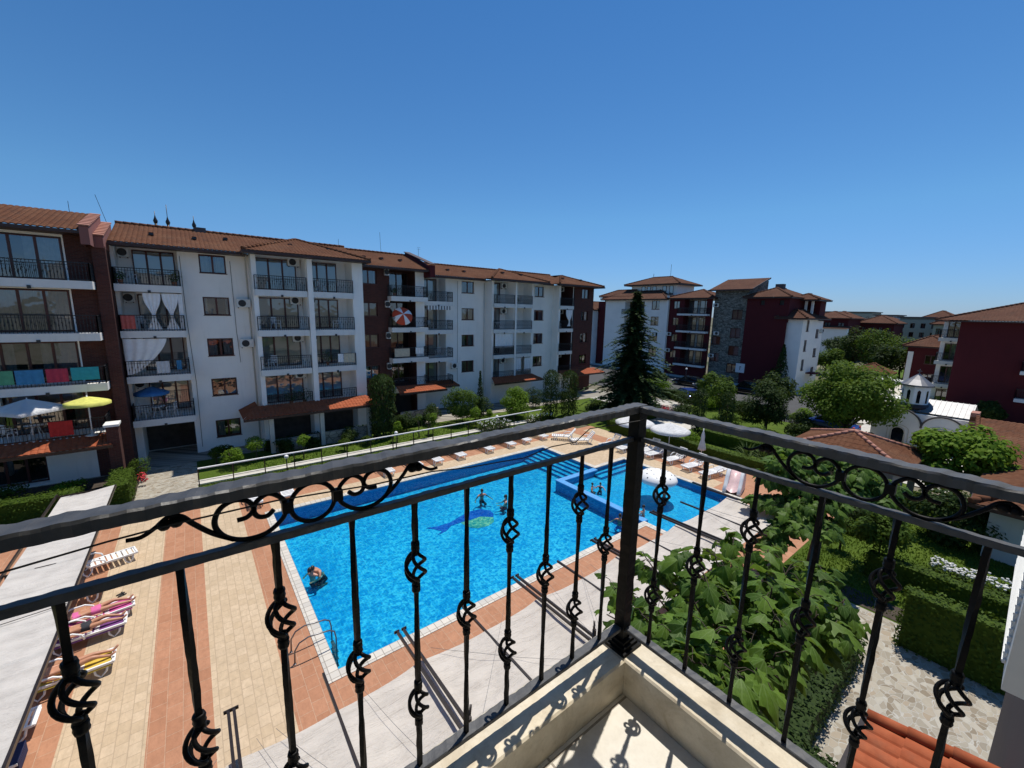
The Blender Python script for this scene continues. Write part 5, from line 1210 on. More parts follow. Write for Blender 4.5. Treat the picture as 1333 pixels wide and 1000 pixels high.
# rain pipes, cables and stains on the long facades
def pipe(bld, pts, r=.045, mat='offwhite', name='downpipe'): b = MB(); b.tube(pts, r, 6); b.build(name, M[mat], bld)
pipe(Bd, [(3.5, 35.14, 0), (3.5, 35.14, 13.4), (3.5, 34.2, 13.6)]); pipe(Bd, [(11.3, 36.92, 0), (11.3, 36.92, 13.3)], .045, 'darksteel'); pipe(Cd, [(25.7, 38.22, 0), (25.7, 38.22, 13.2)]); pipe(Cd, [(31.95, 38.22, 0), (31.95, 38.22, 13.2)]); pipe(Cd, [(38.55, 37.12, 0), (38.55, 37.12, 13.2)], .045, 'darksteel')
pipe(Bd, [(-.1, 35.18, 13.3), (-.08, 35.17, 9.0), (.05, 35.17, 5.0), (.0, 35.17, .4)], .012, 'darksteel', 'cable'); pipe(Bd, [(2.6, 35.17, 13.2), (2.62, 35.17, 8.4), (2.7, 35.17, 6.2)], .012, 'darksteel', 'cable'); pipe(Cd, [(22.4, 38.27, 13.2), (22.35, 38.27, 2.6)], .014, 'darksteel', 'cable')
cl = [('white chair on the top balcony behind the leftmost railing of the long white building', (-2.6, 35.6, F4), 2.0), ('white chair beside the red striped towel', (-2.2, 35.4, F3), 1.0), ('white chair on the second bay balcony under the hip roof', (5.0, 34.5, F3), .6), ('white chair at the left of the third bay balcony', (4.6, 34.4, F2), -.6), ('white chair on the top bay balcony of the far white building, right part', (30.8, 37.8, GL[3]), 1.4), ('white chair on the third-floor balcony under the striped awning', (19.4, 38.6, GL[2]), .3), ('white chair on the second-floor balcony of the far building by the fire wall', (20.3, 38.7, GL[1]), -.8), ('white chair on the balcony beside the long tied curtain', (36.9, 38.0, GL[2]), .5)]
for lab, loc, rz in cl: chair(lab, loc, rz)
def potplant(label, loc, s_=.5, seed=1):
    t = thing('potted_plant', label, 'potted plant', loc, 0, 'potted plants on the balconies'); b = MB(); b.lathe([(.09, 0), (.14, .24), (.15, .26), (.001, .24)], 12); b.build('pot', M['terracotta_pot'], t)
    b = MB(); crown(b, [((0, 0, .26 + s_ * .5), s_ * .5, s_ * .55)], 130, .12, None, seed); b.build('foliage', M['lf_mid'], t)
PLANTS = [('potted plant at the left of the top balcony of the long white building', (-3.0, 34.4, F4), .5), ('potted plant at the right of the top balcony of the long white building', (-.5, 34.5, F4), .7), ('bushy potted plant behind the hedge-like screen on the first-floor bay balcony', (5.6, 34.2, F1), 1.0), ('second bushy plant on the first-floor bay balcony', (6.5, 34.2, F1), 1.0), ('potted plant on the second-floor right bay balcony', (8.4, 34.4, F2), .9), ('potted plant on the top brick balcony', (14.9, 36.6, F4), .5), ('potted plant behind the scarlet cloth', (-5.9, 32.2, F1), .6), ('potted plant on the top right bay balcony of the far building', (29.5, 37.3, GL[3]), .6)]
# ================================================================== VEGETATION
def leaf_quad(b, c, n, t, L, W, mi=0, bend=.15):
    """one bent leaf: 4 corner diamond in two faces"""
    n = n.normalized(); t = (t - n * t.dot(n))
    if t.length < 1e-4: t = n.orthogonal()
    t.normalize(); w = n.cross(t)
    o = len(b.v)
    b.v.extend([tuple(c), tuple(c + t * L * .5 + w * W * .5 - n * bend * W), tuple(c + t * L - n * bend * L), tuple(c + t * L * .5 - w * W * .5 - n * bend * W)])
    b.f.append((o, o + 1, o + 2, o + 3)); b.m.append(mi); b.s.append(False)
def rv(r):
    while True:
        v = Vector((r.uniform(-1, 1), r.uniform(-1, 1), r.uniform(-1, 1)))
        if .05 < v.length < 1: return v
def crown(b, clumps, n, L, W=None, seed=1, shell=.45, up=.5, mi=0, floor=None):
    r = random.Random(seed); W = W or L * .6
    tot = sum(c[1] ** 2 for c in clumps)
    for c in clumps:
        ctr = Vector(c[0]); rx = c[1]; rz = c[2] if len(c) > 2 else rx
        for _ in range(max(3, int(n * c[1] ** 2 / tot))):
            d = rv(r).normalized(); k = (shell + (1 - shell) * r.random() ** .6) * (1 + .12 * noise.noise(d * 3 + ctr))
            p = ctr + Vector((d.x * rx, d.y * rx, d.z * rz)) * k
            if floor is not None and p.z < floor: continue
            nn = d * .7 + Vector((0, 0, up)) + rv(r) * .7
            leaf_quad(b, p, nn, rv(r) + Vector((0, 0, -.25)), L * r.uniform(.6, 1.25), W * r.uniform(.7, 1.2), mi)
def trunk_mb(h, r0, r1, limbs=5, seed=1, spread=1.0, lean=(0, 0), top=None):
    r = random.Random(seed); b = MB(); pts = []
    for i in range(7):
        t = i / 6; pts.append((lean[0] * t + .05 * h * .12 * math.sin(t * 5 + seed), lean[1] * t + .05 * h * .1 * math.cos(t * 4 + seed), h * t))
    b.tube(pts, [r0 * (1.25 if i == 0 else 1) + (r1 - r0) * i / 6 for i in range(7)], 8)
    for k in range(limbs):
        t = .45 + .5 * k / max(1, limbs); a = k * 2.4 + seed; p = Vector(pts[min(6, int(t * 6))]); L = spread * r.uniform(.6, 1)
        q = p + Vector((math.cos(a) * L * .5, math.sin(a) * L * .5, L * .45)); e = p + Vector((math.cos(a) * L, math.sin(a) * L, L * .75))
        b.tube([p, q, e], [r1 * .9, r1 * .6, r1 * .25], 6)
    return b
def tree(name, label, cat, loc, clumps, n, L, leaf, th=2, r0=.15, seed=1, spread=1.2, group=None, W=None, up=.5, shell=.45, limbs=5, lean=(0, 0)):
    t = thing(name, label, cat, loc, 0, group)
    trunk_mb(th, r0, r0 * .55, limbs, seed, spread, lean).build('trunk', M['bark'], t)
    b = MB(); crown(b, clumps, n, L, W, seed, shell, up); b.build('crown', M[leaf], t); return t
def blob_clumps(c, R_, H_, k, seed, sub=.5):
    r = random.Random(seed); out = [(c, R_ * .72, H_ * .72)]
    for i in range(k):
        d = rv(r).normalized(); out.append(((c[0] + d.x * R_ * .62, c[1] + d.y * R_ * .62, c[2] + d.z * H_ * .62), R_ * sub * r.uniform(.7, 1.15), H_ * sub * r.uniform(.6, 1.0)))
    return out

for i, (lab, loc, s_) in enumerate(PLANTS): potplant(lab, loc, s_, i)
# --- spruce in front of the red building
t = thing('spruce_tree', 'tall dark spruce standing before the white tower building', 'tree', (34.7, 25.0, 0))
trunk_mb(11.6, .22, .03, 0, 2).build('trunk', M['bark'], t)
b = MB(); r = random.Random(5); Ht = 12.4
z = .6
while z < Ht - .15:
    f = 1 - z / Ht; R_ = 4.15 * f ** .84 * r.uniform(.62, 1.12) * (1 if z > 1.2 else .9) + .12; nb = max(6, int(9 + 8 * f))
    for k in range(nb):
        a = 2 * math.pi * (k + r.random() * .8) / nb; L = R_ * r.choice([.45, .6, .8, .95, 1.1, 1.3]); m = max(4, int(L / .15)); dr = r.uniform(.15, .34)
        d = Vector((math.cos(a), math.sin(a), 0)); s = Vector((-d.y, d.x, 0))
        for i in range(m):
            q = (i + .6) / m; p = d * (L * q) + Vector((0, 0, z + .18 * L * math.sin(q * 2.2) - dr * L * q * q))
            wd = .52 * (1.1 - q * .75) * (.6 + .5 * f)
            for sgn in (-1, 1):
                for _ in range(2):
                    leaf_quad(b, p + Vector((0, 0, r.uniform(-.05, .05))), Vector((0, 0, 1)) + rv(r) * .45, d * .7 + s * sgn * r.uniform(.5, 1.2) + Vector((0, 0, -.25)), wd * r.uniform(.8, 1.4), .22, 0, .12)
            if i == m - 1: leaf_quad(b, p, Vector((0, 0, 1)) + rv(r) * .3, d, .4, .12)
    z += .26 * (.5 + .6 * f)
for k in range(14): leaf_quad(b, Vector((0, 0, Ht - .6 + .05 * k)), rv(r), Vector((math.cos(k * 2.4), math.sin(k * 2.4), .8)), .35 * (1.1 - k / 16), .08)
b.build('crown', M['lf_conifer'], t)

# --- deciduous trees
tree('shade_tree', 'full green shade tree in front of the chapel, left of it', 'tree', (42.9, 9.2, 0), blob_clumps((0, 0, 4.0), 3.55, 2.95, 20, 3, .44), 15000, .27, 'lf_fresh', 2.4, .2, 3, 2.4)
tree('pine_tree', 'dark bushy pine behind the railing, left of the shade tree', 'tree', (40.3, 14.4, 0), blob_clumps((0, 0, 2.4), 2.1, 2.3, 12, 8, .45) + [((0, .2, 4.1), .8, .8)], 5200, .34, 'lf_dark', 2.6, .15, 8, 1.4, W=.1, up=.7)
tree('young_tree', 'slender olive-green young tree between the two dark cypresses', 'tree', (41.4, 19.1, 0), blob_clumps((0, 0, 2.7), 1.45, 1.9, 10, 4, .42), 2300, .22, 'lf_mid', 2.6, .08, 4, 1.0)
tree('linden_tree', 'broad linden with lime-green crown in front of the chapel arches', 'tree', (33.6, 1.95, 0), blob_clumps((0, 0, 2.6), 2.7, 2.05, 20, 12, .42), 9500, .27, 'lf_light', 1.8, .16, 12, 1.8, W=.22)
tree('olive_shrub', 'light green bush overhanging the pale path beside the spruce', 'shrub', (41.5, 26.5, 0), blob_clumps((0, 0, 2.5), 1.7, .7, 10, 14, .5), 2200, .24, 'lf_light', 2.0, .08, 14, 1.2)
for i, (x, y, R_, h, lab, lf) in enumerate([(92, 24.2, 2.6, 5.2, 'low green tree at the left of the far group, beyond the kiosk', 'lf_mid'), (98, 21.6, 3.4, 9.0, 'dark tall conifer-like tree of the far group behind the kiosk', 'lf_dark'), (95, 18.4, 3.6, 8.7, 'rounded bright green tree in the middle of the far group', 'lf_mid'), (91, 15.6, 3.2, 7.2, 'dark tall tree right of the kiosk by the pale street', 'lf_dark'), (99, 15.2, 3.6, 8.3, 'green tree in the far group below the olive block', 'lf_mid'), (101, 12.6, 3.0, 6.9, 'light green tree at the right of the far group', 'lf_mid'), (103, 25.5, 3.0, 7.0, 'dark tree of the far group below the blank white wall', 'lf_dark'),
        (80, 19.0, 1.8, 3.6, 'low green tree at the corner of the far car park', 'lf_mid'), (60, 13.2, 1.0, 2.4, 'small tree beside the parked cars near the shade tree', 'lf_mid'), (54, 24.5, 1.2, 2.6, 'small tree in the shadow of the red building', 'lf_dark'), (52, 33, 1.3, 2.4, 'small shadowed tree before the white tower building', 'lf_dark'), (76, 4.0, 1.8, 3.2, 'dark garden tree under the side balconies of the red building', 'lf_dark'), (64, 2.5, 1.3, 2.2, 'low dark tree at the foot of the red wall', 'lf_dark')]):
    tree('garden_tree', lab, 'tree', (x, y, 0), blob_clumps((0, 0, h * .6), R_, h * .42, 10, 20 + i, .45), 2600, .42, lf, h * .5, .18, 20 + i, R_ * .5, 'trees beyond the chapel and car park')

# --- foreground broad-leaved tree below the balcony
def lobed_leaf(b, c, n, t, L, mi=0, r=random):
    n = n.normalized(); t = t - n * t.dot(n)
    if t.length < 1e-4: t = n.orthogonal()
    t.normalize(); w = n.cross(t); s1 = r.uniform(.8, 1.2); s2 = r.uniform(.8, 1.2); curl = r.uniform(.15, .55); dr = r.uniform(.25, .6); q = r.random()
    if not hasattr(b, 'uv'): b.uv = []; b.rn = []
    sh = [(0, 0, 0), (.02, .20, .05), (-.10, .44 * s1, .03), (.06, .44, .06), (.20, .36, .09), (.30, .50 * s2, .05), (.40, .60 * s2, .03), (.47, .46, .06), (.52, .34, .08), (.66, .32, .06), (.82, .22, .05), (1.08, 0, .06)]
    def W(u, v, d): return tuple(c + t * (u * L) + w * (v * L) - n * ((abs(v) ** 1.3 * dr + curl * u * u + d * .9 - .05) * L))
    rib = [(.16, 0, 0), (.34, 0, 0), (.55, 0, 0), (.8, 0, 0)]; k = len(sh); m = len(rib)
    for sg in (1, -1):
        o = len(b.v); allp = [(u, v * sg, d) for u, v, d in sh] + rib
        for u, v, d in allp: b.v.append(W(u, v, d)); b.uv.append((u, v, 0)); b.rn.append(q)
        R_ = lambda i: o + k + i
        F = [(o, o + 1, R_(0)), (o + 1, o + 2, o + 3), (o + 1, o + 3, o + 4), (o + 1, o + 4, R_(0)), (o + 4, R_(1), R_(0)), (o + 4, o + 5, R_(1)), (o + 5, o + 6, o + 7), (o + 5, o + 7, o + 8), (o + 5, o + 8, R_(1)), (o + 8, R_(2), R_(1)), (o + 8, o + 9, R_(2)), (o + 9, o + 10, R_(3)), (o + 9, R_(3), R_(2)), (o + 10, o + 11, R_(3))]
        for f in F: b.f.append(f if sg > 0 else f[::-1]); b.m.append(mi); b.s.append(True)
def broadtree(name, label, base, tips, leafL, per, seed, leaf, stem=.05, fork=None):
    t = thing(name, label, 'tree', base); r = random.Random(seed); w = MB(); b = MB(); bs = Vector(base)
    fk = Vector(fork) if fork else Vector((0, 0, 1.2))
    w.tube([(0, 0, 0), fk * .5 + Vector((.05, -.03, 0)), fk], [stem * 2.2, stem * 1.7, stem * 1.4], 8)
    for tp in tips:
        e = Vector(tp[:3]) - bs; cl = tp[3] if len(tp) > 3 else .5; mid = fk.lerp(e, .55) + Vector((r.uniform(-.15, .15), r.uniform(-.15, .15), .15))
        w.tube([fk, mid, e], [stem, stem * .6, stem * .22], 6)
        for k in range(per):
            q = r.random() ** .55; p0 = mid.lerp(e, q); d = rv(r); d.z = abs(d.z) * .7 + .05; d.normalize()
            p = p0 + Vector((d.x * cl, d.y * cl, d.z * cl * .55 - .08)) * r.uniform(.35, 1)
            if (p - p0).length > .12 and k % 3 == 0: w.tube([p0, p0.lerp(p, .6) + Vector((0, 0, .05)), p], .006, 4)
            out = Vector((d.x, d.y, 0)); 
            nn = Vector((0, 0, 1)) + out * .55 + rv(r) * .7
            lobed_leaf(b, p, nn, out + rv(r) * .5 + Vector((0, 0, -.35)), leafL * r.uniform(.45, 1.25), 0, r)
    w.build('trunk', M['bark'], t); o = b.build('crown', M[leaf], t)
    a = o.data.attributes.new('leaf_uv', 'FLOAT_VECTOR', 'POINT'); a.data.foreach_set('vector', [x for p in b.uv for x in p])
    a = o.data.attributes.new('leaf_rnd', 'FLOAT', 'POINT'); a.data.foreach_set('value', b.rn); return t
tips = []
r = random.Random(3)
cam = Vector((0, 0, H))
def pix(x, y, dist):
    """offline calibration of the photo's camera: a ground-plan point seen along one direction, at a chosen distance"""
    F_, yaw, pit, rol = 537.744, R(52.0621), R(9.94432), R(1.23609)
    f = Vector((math.cos(pit) * math.cos(yaw), math.cos(pit) * math.sin(yaw), -math.sin(pit))); rr = Vector((math.sin(yaw), -math.cos(yaw), 0)); u = rr.cross(f)
    r2 = rr * math.cos(rol) + u * math.sin(rol); u2 = u * math.cos(rol) - rr * math.sin(rol)
    d = f + r2 * ((x - 666.5) / F_) + u2 * ((500 - y) / F_); return cam + d.normalized() * dist
for x, y, d, c in [(800, 765, 9.2, .4), (840, 725, 9.6, .4), (790, 800, 8.6, .35), (885, 720, 9.4, .5), (850, 770, 8.6, .5), (930, 720, 9.6, .5), (975, 735, 9.6, .55), (900, 775, 8.4, .5), (950, 780, 8.6, .5), (1005, 765, 9.2, .5), (1050, 775, 9.2, .5), (870, 820, 7.6, .45), (925, 825, 7.4, .5), (985, 820, 8.2, .5), (1065, 800, 9.0, .4), (900, 860, 7.0, .4), (950, 870, 7.0, .4), (930, 900, 6.8, .35), (985, 870, 7.6, .35), (960, 935, 6.6, .28), (835, 800, 8.0, .4), (1030, 735, 10.2, .5), (1085, 815, 9.2, .3), (1100, 780, 9.8, .4), (1075, 745, 10.2, .45), (1000, 715, 10.4, .5), (955, 700, 10.4, .45), (1010, 800, 8.4, .5), (1040, 835, 8.2, .35), (1010, 850, 7.8, .3), (860, 850, 7.4, .35), (915, 745, 8.8, .5)]:
    p = pix(x, y, d); tips.append((p.x, p.y, p.z, c))
broadtree('broad_leaved_tree', 'large broad-leaved tree with lobed green leaves just below the balcony corner', (8.4, 2.8, 0), tips, .30, 40, 21, 'lf_big', .05, (0, 0, 2.2))
tips = []
for x, y, d, c in [(1005, 620, 20, .8), (1040, 600, 20.5, .9), (1080, 615, 21, .9), (1110, 640, 21, .8), (1020, 660, 19.5, .9), (1065, 655, 19.5, 1.0), (1000, 690, 19, .5), (1045, 690, 18.8, .7), (1120, 610, 21.5, .7), (1150, 650, 21.5, .5), (1075, 690, 19, .5), (985, 650, 19.6, .4), (1025, 580, 21.3, .5), (1130, 625, 22.5, .6), (1060, 630, 20, .9), (1020, 600, 20, .7), (1090, 590, 22, .7), (1160, 630, 22, .5), (1000, 710, 18.6, .4)]:
    p = pix(x, y, d); tips.append((p.x, p.y, p.z, c))
broadtree('broad_leaved_tree', 'darker broad-leaved tree with brown trunk beside the pool toys', (19.6, 4.6, 0), tips, .33, 130, 22, 'lf_big', .1, (0, 0, 2.6))

# --- cypresses and thuja columns
def column(name, label, loc, rad, h, leaf='lf_thuja', n=1500, seed=1, group=None, L=.22, point=True, taper=1.0):
    t = thing(name, label, 'cypress' if name == 'cypress' else 'shrub', loc, 0, group); r = random.Random(seed); b = MB()
    for i in range(n):
        q = r.random(); z = h * (.03 + .97 * q)
        if point: R_ = rad * min(1, (q + .12) * 4) * (1 - max(0, q - .35) / .65) ** (.7 * taper) 
        else: R_ = rad * min(1, (q + .15) * 5) * (1 if q < .86 else math.sqrt(max(0, 1 - ((q - .86) / .14) ** 2)))
        a = r.uniform(0, 6.283); d = Vector((math.cos(a), math.sin(a), 0)); k = r.uniform(.72, 1.05) * (1 + .12 * noise.noise(Vector((d.x * 2, d.y * 2, z * 1.4 + seed))))
        leaf_quad(b, d * R_ * k + Vector((0, 0, z)), d + Vector((0, 0, .5)) + rv(r) * .6, Vector((d.x * .3, d.y * .3, 1)) + rv(r) * .5, L * r.uniform(.7, 1.3), L * .42)
    tb = MB(); tb.tube([(0, 0, 0), (0, 0, h * .8)], [.07, .02], 6); tb.build('trunk', M['bark'], t); b.build('foliage', M[leaf], t); return t
cy = 'dark columnar cypresses in the garden'
for nm, lab, loc, rad, h, pt, n_ in [('cypress', 'dark blunt cypress left of its twin, before the dark brick end', (27.4, 28.9, 0), .85, 4.6, False, 2600), ('cypress', 'dark blunt cypress right of its twin, before the dark brick end', (29.2, 28.2, 0), .92, 4.5, False, 2600), ('cypress', 'slim pointed cypress beside the dark round bush', (21.3, 32.2, 0), .42, 4.5, True, 900), ('cypress', 'dark column cypress behind the open white parasols', (34.3, 17.5, 0), .62, 4.0, False, 1700), ('cypress', 'dark column cypress left of the bushy pine', (35.2, 15.6, 0), .6, 3.9, False, 1700), ('cypress', 'tall slim cypress against the blank white wall', (65.4, 22.3, 0), .95, 6.3, True, 1500), ('cypress', 'short dark cypress beside the tall slim one on the white wall', (65.3, 23.4, 0), .5, 2.9, True, 500)]:
    column(nm, lab, loc, rad, h, 'lf_thuja', n_, int(loc[0] * 10), cy, .2 if loc[0] < 50 else .3, pt)
column('thuja', 'broad dark thuja column with a light rim beside the brick section', (11.6, 31.6, 0), 1.05, 5.0, 'lf_thuja', 3600, 4, None, .24, False)

# --- round bushes and ball trees
def bush(label, loc, R_, h, leaf, n, L=.14, seed=1, name='round_bush', group=None, stem=0, k=10, sub=.42, z0=None):
    t = thing(name, label, 'bush', loc, 0, group); b = MB(); zc = (stem + h) / 2 if z0 is None else z0; hz = (h - stem) / 2
    crown(b, blob_clumps((0, 0, zc), R_, hz, k, seed, sub), n, L, None, seed, .6, .5, 0, .02); b.build('foliage', M[leaf], t)
    s_ = MB(); s_.tube([(0, 0, 0), (.02, .01, stem * .5 + .1), (0, 0, zc)], [.05, .035, .03], 6)
    for q in range(3): s_.tube([(0, 0, zc * .7), (R_ * .4 * math.cos(q * 2.1), R_ * .4 * math.sin(q * 2.1), zc + hz * .2)], [.025, .01], 5)
    s_.build('stem', M['bark'], t); return t
bush('big dark round bush right of the thuja column', (19.2, 32.0, 0), 1.85, 3.8, 'lf_mid', 5200, .17, 31)
bush('big bright green round bush on the lawn beneath the far bays', (24.3, 30.6, 0), 1.85, 3.2, 'lf_light', 5200, .17, 32)
gb = 'ball-clipped shrubs on the lawn'
for i, (x, y, R_, st, h, lf, lab) in enumerate([(.6, 31.8, .52, .3, 1.3, 'lf_hedge', 'small clipped ball shrub, the leftmost behind the white handrail'), (1.4, 30.5, .80, .3, 1.45, 'lf_light', 'larger clipped ball shrub second from the left behind the white handrail'), (1.2, 32.4, .5, .2, 1.25, 'lf_hedge', 'small flat shrub behind the two leftmost ball shrubs'), (2.8, 31.3, .85, .5, 1.8, 'lf_light', 'flat-topped clipped shrub third along the white handrail'), (5.4, 29.9, .48, .85, 1.85, 'lf_light', 'small ball tree on a thin stem before the stone porch wall'), (8.1, 30.0, .58, .35, .98, 'lf_hedge', 'low dark ball shrub right of the ball tree'), (9.9, 30.3, .5, .25, .85, 'lf_hedge', 'low ball shrub under the brick section window'), (12.1, 29.9, .45, .8, 1.75, 'lf_light', 'small bright ball tree before the thuja column'), (15.3, 30.2, .5, .6, 2.0, 'lf_light', 'thin young ball tree with forked stem on the lawn'), (19.4, 30.1, .62, .7, 2.0, 'lf_light', 'bright twin ball tree in front of the big dark bush'), (21.0, 30.2, .42, .6, 1.5, 'lf_light', 'small bright ball tree between the two big round bushes')]):
    bush(lab, (x, y, 0), R_, h, lf, int(700 + 900 * R_), .10, 50 + i, 'ball_shrub', gb, st, 6, .35)
bush('flat green bush beside the left canopy end', (-5.8, 31.0, 0), .9, .75, 'lf_light', 1200, .12, 71)
bush('small dark bush at the left frame edge behind the long hedge', (-8.0, 31.5, 0), .9, 1.0, 'lf_hedge', 900, .12, 72)
bush('rose bush with pale blooms at the foot of the brick pier', (-3.0, 31.6, 0), .6, 1.5, 'lf_mid', 700, .10, 73)
bush('pale-green leafy shrub on the lawn beyond the darker broad-leaved tree', (21.8, 2.95, 0), 1.05, 2.7, 'lf_mid', 2600, .17, 74, 'shrub', None, .6)
t = bush('small lollipop shrub on a thin stem casting an oval shadow on the lawn', (22.2, 4.3, 0), .62, 1.6, 'lf_mid', 900, .11, 75, 'ball_shrub', gb, .8, 5, .35)
bush('large dark shrub with white blossoms under the annex roof', (27.2, 1.6, 0), 1.7, 2.7, 'lf_dark', 3200, .2, 76, 'shrub')
bush('low light green bush by the open white parasols', (31.5, 16.5, 0), .8, 1.1, 'lf_light', 900, .13, 77)
bush('yellow-green bush behind the dark cypress by the parked cars', (44.8, 21.9, 0), 1.4, 1.8, 'lf_light', 1300, .18, 78)
bush('yellow-green hedge bush beside the silver car', (47, 13.6, 0), 1.2, 1.6, 'lf_light', 1200, .18, 79)
bush('green bush under the spruce branches', (33.2, 27.6, 0), 1.1, 1.5, 'lf_mid', 1300, .15, 80)
bush('low green bush right of the low palms', (27.8, 8.6, 0), .8, 1.2, 'lf_mid', 900, .14, 81)
for i, (x, y, s_) in enumerate([(-2.95, 30.9, .25), (-2.8, 30.2, .2)]): 
    b = MB(); crown(b, [((x, y, .4), s_, s_)], 60, .1, .09, i); tag(b.build('flower', M['fl_red']), ['red flowers beside the brick pier rose bush', 'few red flowers at the corner of the clipped hedge block'][i], 'flowers')
t = thing('flower_bush', 'round bush of red flowers in a bowl beside the white garden path', 'bush', (36.4, 22.0, 0)); b = MB(); crown(b, [((0, 0, 1.0), .75, .5)], 500, .16, .13, 3); b.build('flowers', M['fl_red'], t); b = MB(); b.lathe([(.2, 0), (.15, .3), (.45, .6), (.5, .75), (.001, .72)], 14); b.build('bowl', M['concrete'], t)
b = MB(); r = random.Random(4)
def flowerbed(label, x0, x1, y0, y1, seed, white=True):
    t = thing('rose_bed', label, 'flower bed', ((x0 + x1) / 2, (y0 + y1) / 2, 0), world=True); r = random.Random(seed); b = MB(); f = MB()
    for i in range(int((x1 - x0) * (y1 - y0) * 260)):
        p = Vector((r.uniform(x0, x1), r.uniform(y0, y1), r.uniform(.03, .5))); leaf_quad(b, p, rv(r) + Vector((0, 0, .8)), rv(r), .15, .1)
        if i % (4 if 'low bed' in label else 14) == 0: f.ball((p.x, p.y, .5 + r.random() * .15), .05, .05, .04, 5, 3)
    b.build('foliage', M['lf_dark'], t); tag(f.build('blooms', M['fl_white'], t), kind='stuff')
flowerbed('rose bed with white blooms before the dark round bush', 19.0, 22.0, 28.0, 29.6, 1); flowerbed('rose bed with white blooms before the bright round bush', 24.2, 27.0, 28.0, 29.0, 2)
flowerbed('low bed of white flowers along the top of the far hedge', 22.7, 23.6, -2.4, 1.6, 3)

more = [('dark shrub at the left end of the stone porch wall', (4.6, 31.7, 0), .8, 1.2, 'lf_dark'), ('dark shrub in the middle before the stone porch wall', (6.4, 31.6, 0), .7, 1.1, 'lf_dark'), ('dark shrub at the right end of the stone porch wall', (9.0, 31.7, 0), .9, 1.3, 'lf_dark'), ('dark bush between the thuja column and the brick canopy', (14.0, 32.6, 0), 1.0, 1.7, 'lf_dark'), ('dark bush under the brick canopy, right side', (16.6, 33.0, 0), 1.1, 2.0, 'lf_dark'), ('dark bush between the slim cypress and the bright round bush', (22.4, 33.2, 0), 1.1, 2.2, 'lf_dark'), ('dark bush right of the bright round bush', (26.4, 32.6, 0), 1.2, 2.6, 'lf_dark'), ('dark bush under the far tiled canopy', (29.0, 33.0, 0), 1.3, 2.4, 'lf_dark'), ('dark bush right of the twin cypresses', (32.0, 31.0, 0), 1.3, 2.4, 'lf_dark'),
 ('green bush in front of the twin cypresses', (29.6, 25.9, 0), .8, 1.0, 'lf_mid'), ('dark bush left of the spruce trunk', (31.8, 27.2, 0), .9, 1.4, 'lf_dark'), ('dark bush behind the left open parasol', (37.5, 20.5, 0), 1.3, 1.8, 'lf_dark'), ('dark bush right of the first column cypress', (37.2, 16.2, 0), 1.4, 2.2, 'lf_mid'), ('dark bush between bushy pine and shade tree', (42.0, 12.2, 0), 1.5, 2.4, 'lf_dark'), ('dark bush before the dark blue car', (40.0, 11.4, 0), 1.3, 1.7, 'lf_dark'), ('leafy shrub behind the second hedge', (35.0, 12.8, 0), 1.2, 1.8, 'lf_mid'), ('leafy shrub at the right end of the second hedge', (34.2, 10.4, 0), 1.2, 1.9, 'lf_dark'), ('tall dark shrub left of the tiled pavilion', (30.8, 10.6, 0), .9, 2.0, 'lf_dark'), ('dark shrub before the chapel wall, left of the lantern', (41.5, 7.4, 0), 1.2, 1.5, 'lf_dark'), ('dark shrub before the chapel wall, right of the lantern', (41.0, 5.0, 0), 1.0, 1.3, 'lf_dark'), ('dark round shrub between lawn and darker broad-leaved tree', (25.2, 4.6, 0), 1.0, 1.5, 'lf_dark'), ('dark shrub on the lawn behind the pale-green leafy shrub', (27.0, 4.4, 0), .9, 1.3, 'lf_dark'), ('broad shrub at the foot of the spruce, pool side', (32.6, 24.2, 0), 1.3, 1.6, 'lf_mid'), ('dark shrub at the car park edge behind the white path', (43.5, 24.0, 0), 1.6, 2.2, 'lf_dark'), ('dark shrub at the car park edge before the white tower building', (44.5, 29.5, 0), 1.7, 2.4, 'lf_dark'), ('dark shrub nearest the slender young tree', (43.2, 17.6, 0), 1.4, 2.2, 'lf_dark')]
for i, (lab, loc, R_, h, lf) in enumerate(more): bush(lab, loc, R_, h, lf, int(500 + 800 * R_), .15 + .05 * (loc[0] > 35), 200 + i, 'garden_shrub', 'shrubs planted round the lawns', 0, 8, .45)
tree('garden_tree', 'leafy dark tree behind the bushy pine, before the red wall', 'tree', (48.5, 17.0, 0), blob_clumps((0, 0, 2.9), 2.2, 1.9, 12, 61, .45), 2600, .30, 'lf_dark', 2.2, .12, 61, 1.4, 'trees along the car park')
tree('garden_tree', 'leafy mid-green tree over the parked black car, left of the slender young tree', 'tree', (46.5, 22.6, 0), blob_clumps((0, 0, 2.6), 1.8, 1.6, 12, 62, .45), 2200, .28, 'lf_mid', 2.0, .12, 62, 1.2, 'trees along the car park')
tree('garden_tree', 'leafy dark tree at the corner between shade tree and white narrow building', 'tree', (52, 13.2, 0), blob_clumps((0, 0, 2.8), 2.0, 1.8, 12, 63, .45), 2200, .32, 'lf_dark', 2.0, .12, 63, 1.3, 'trees along the car park')
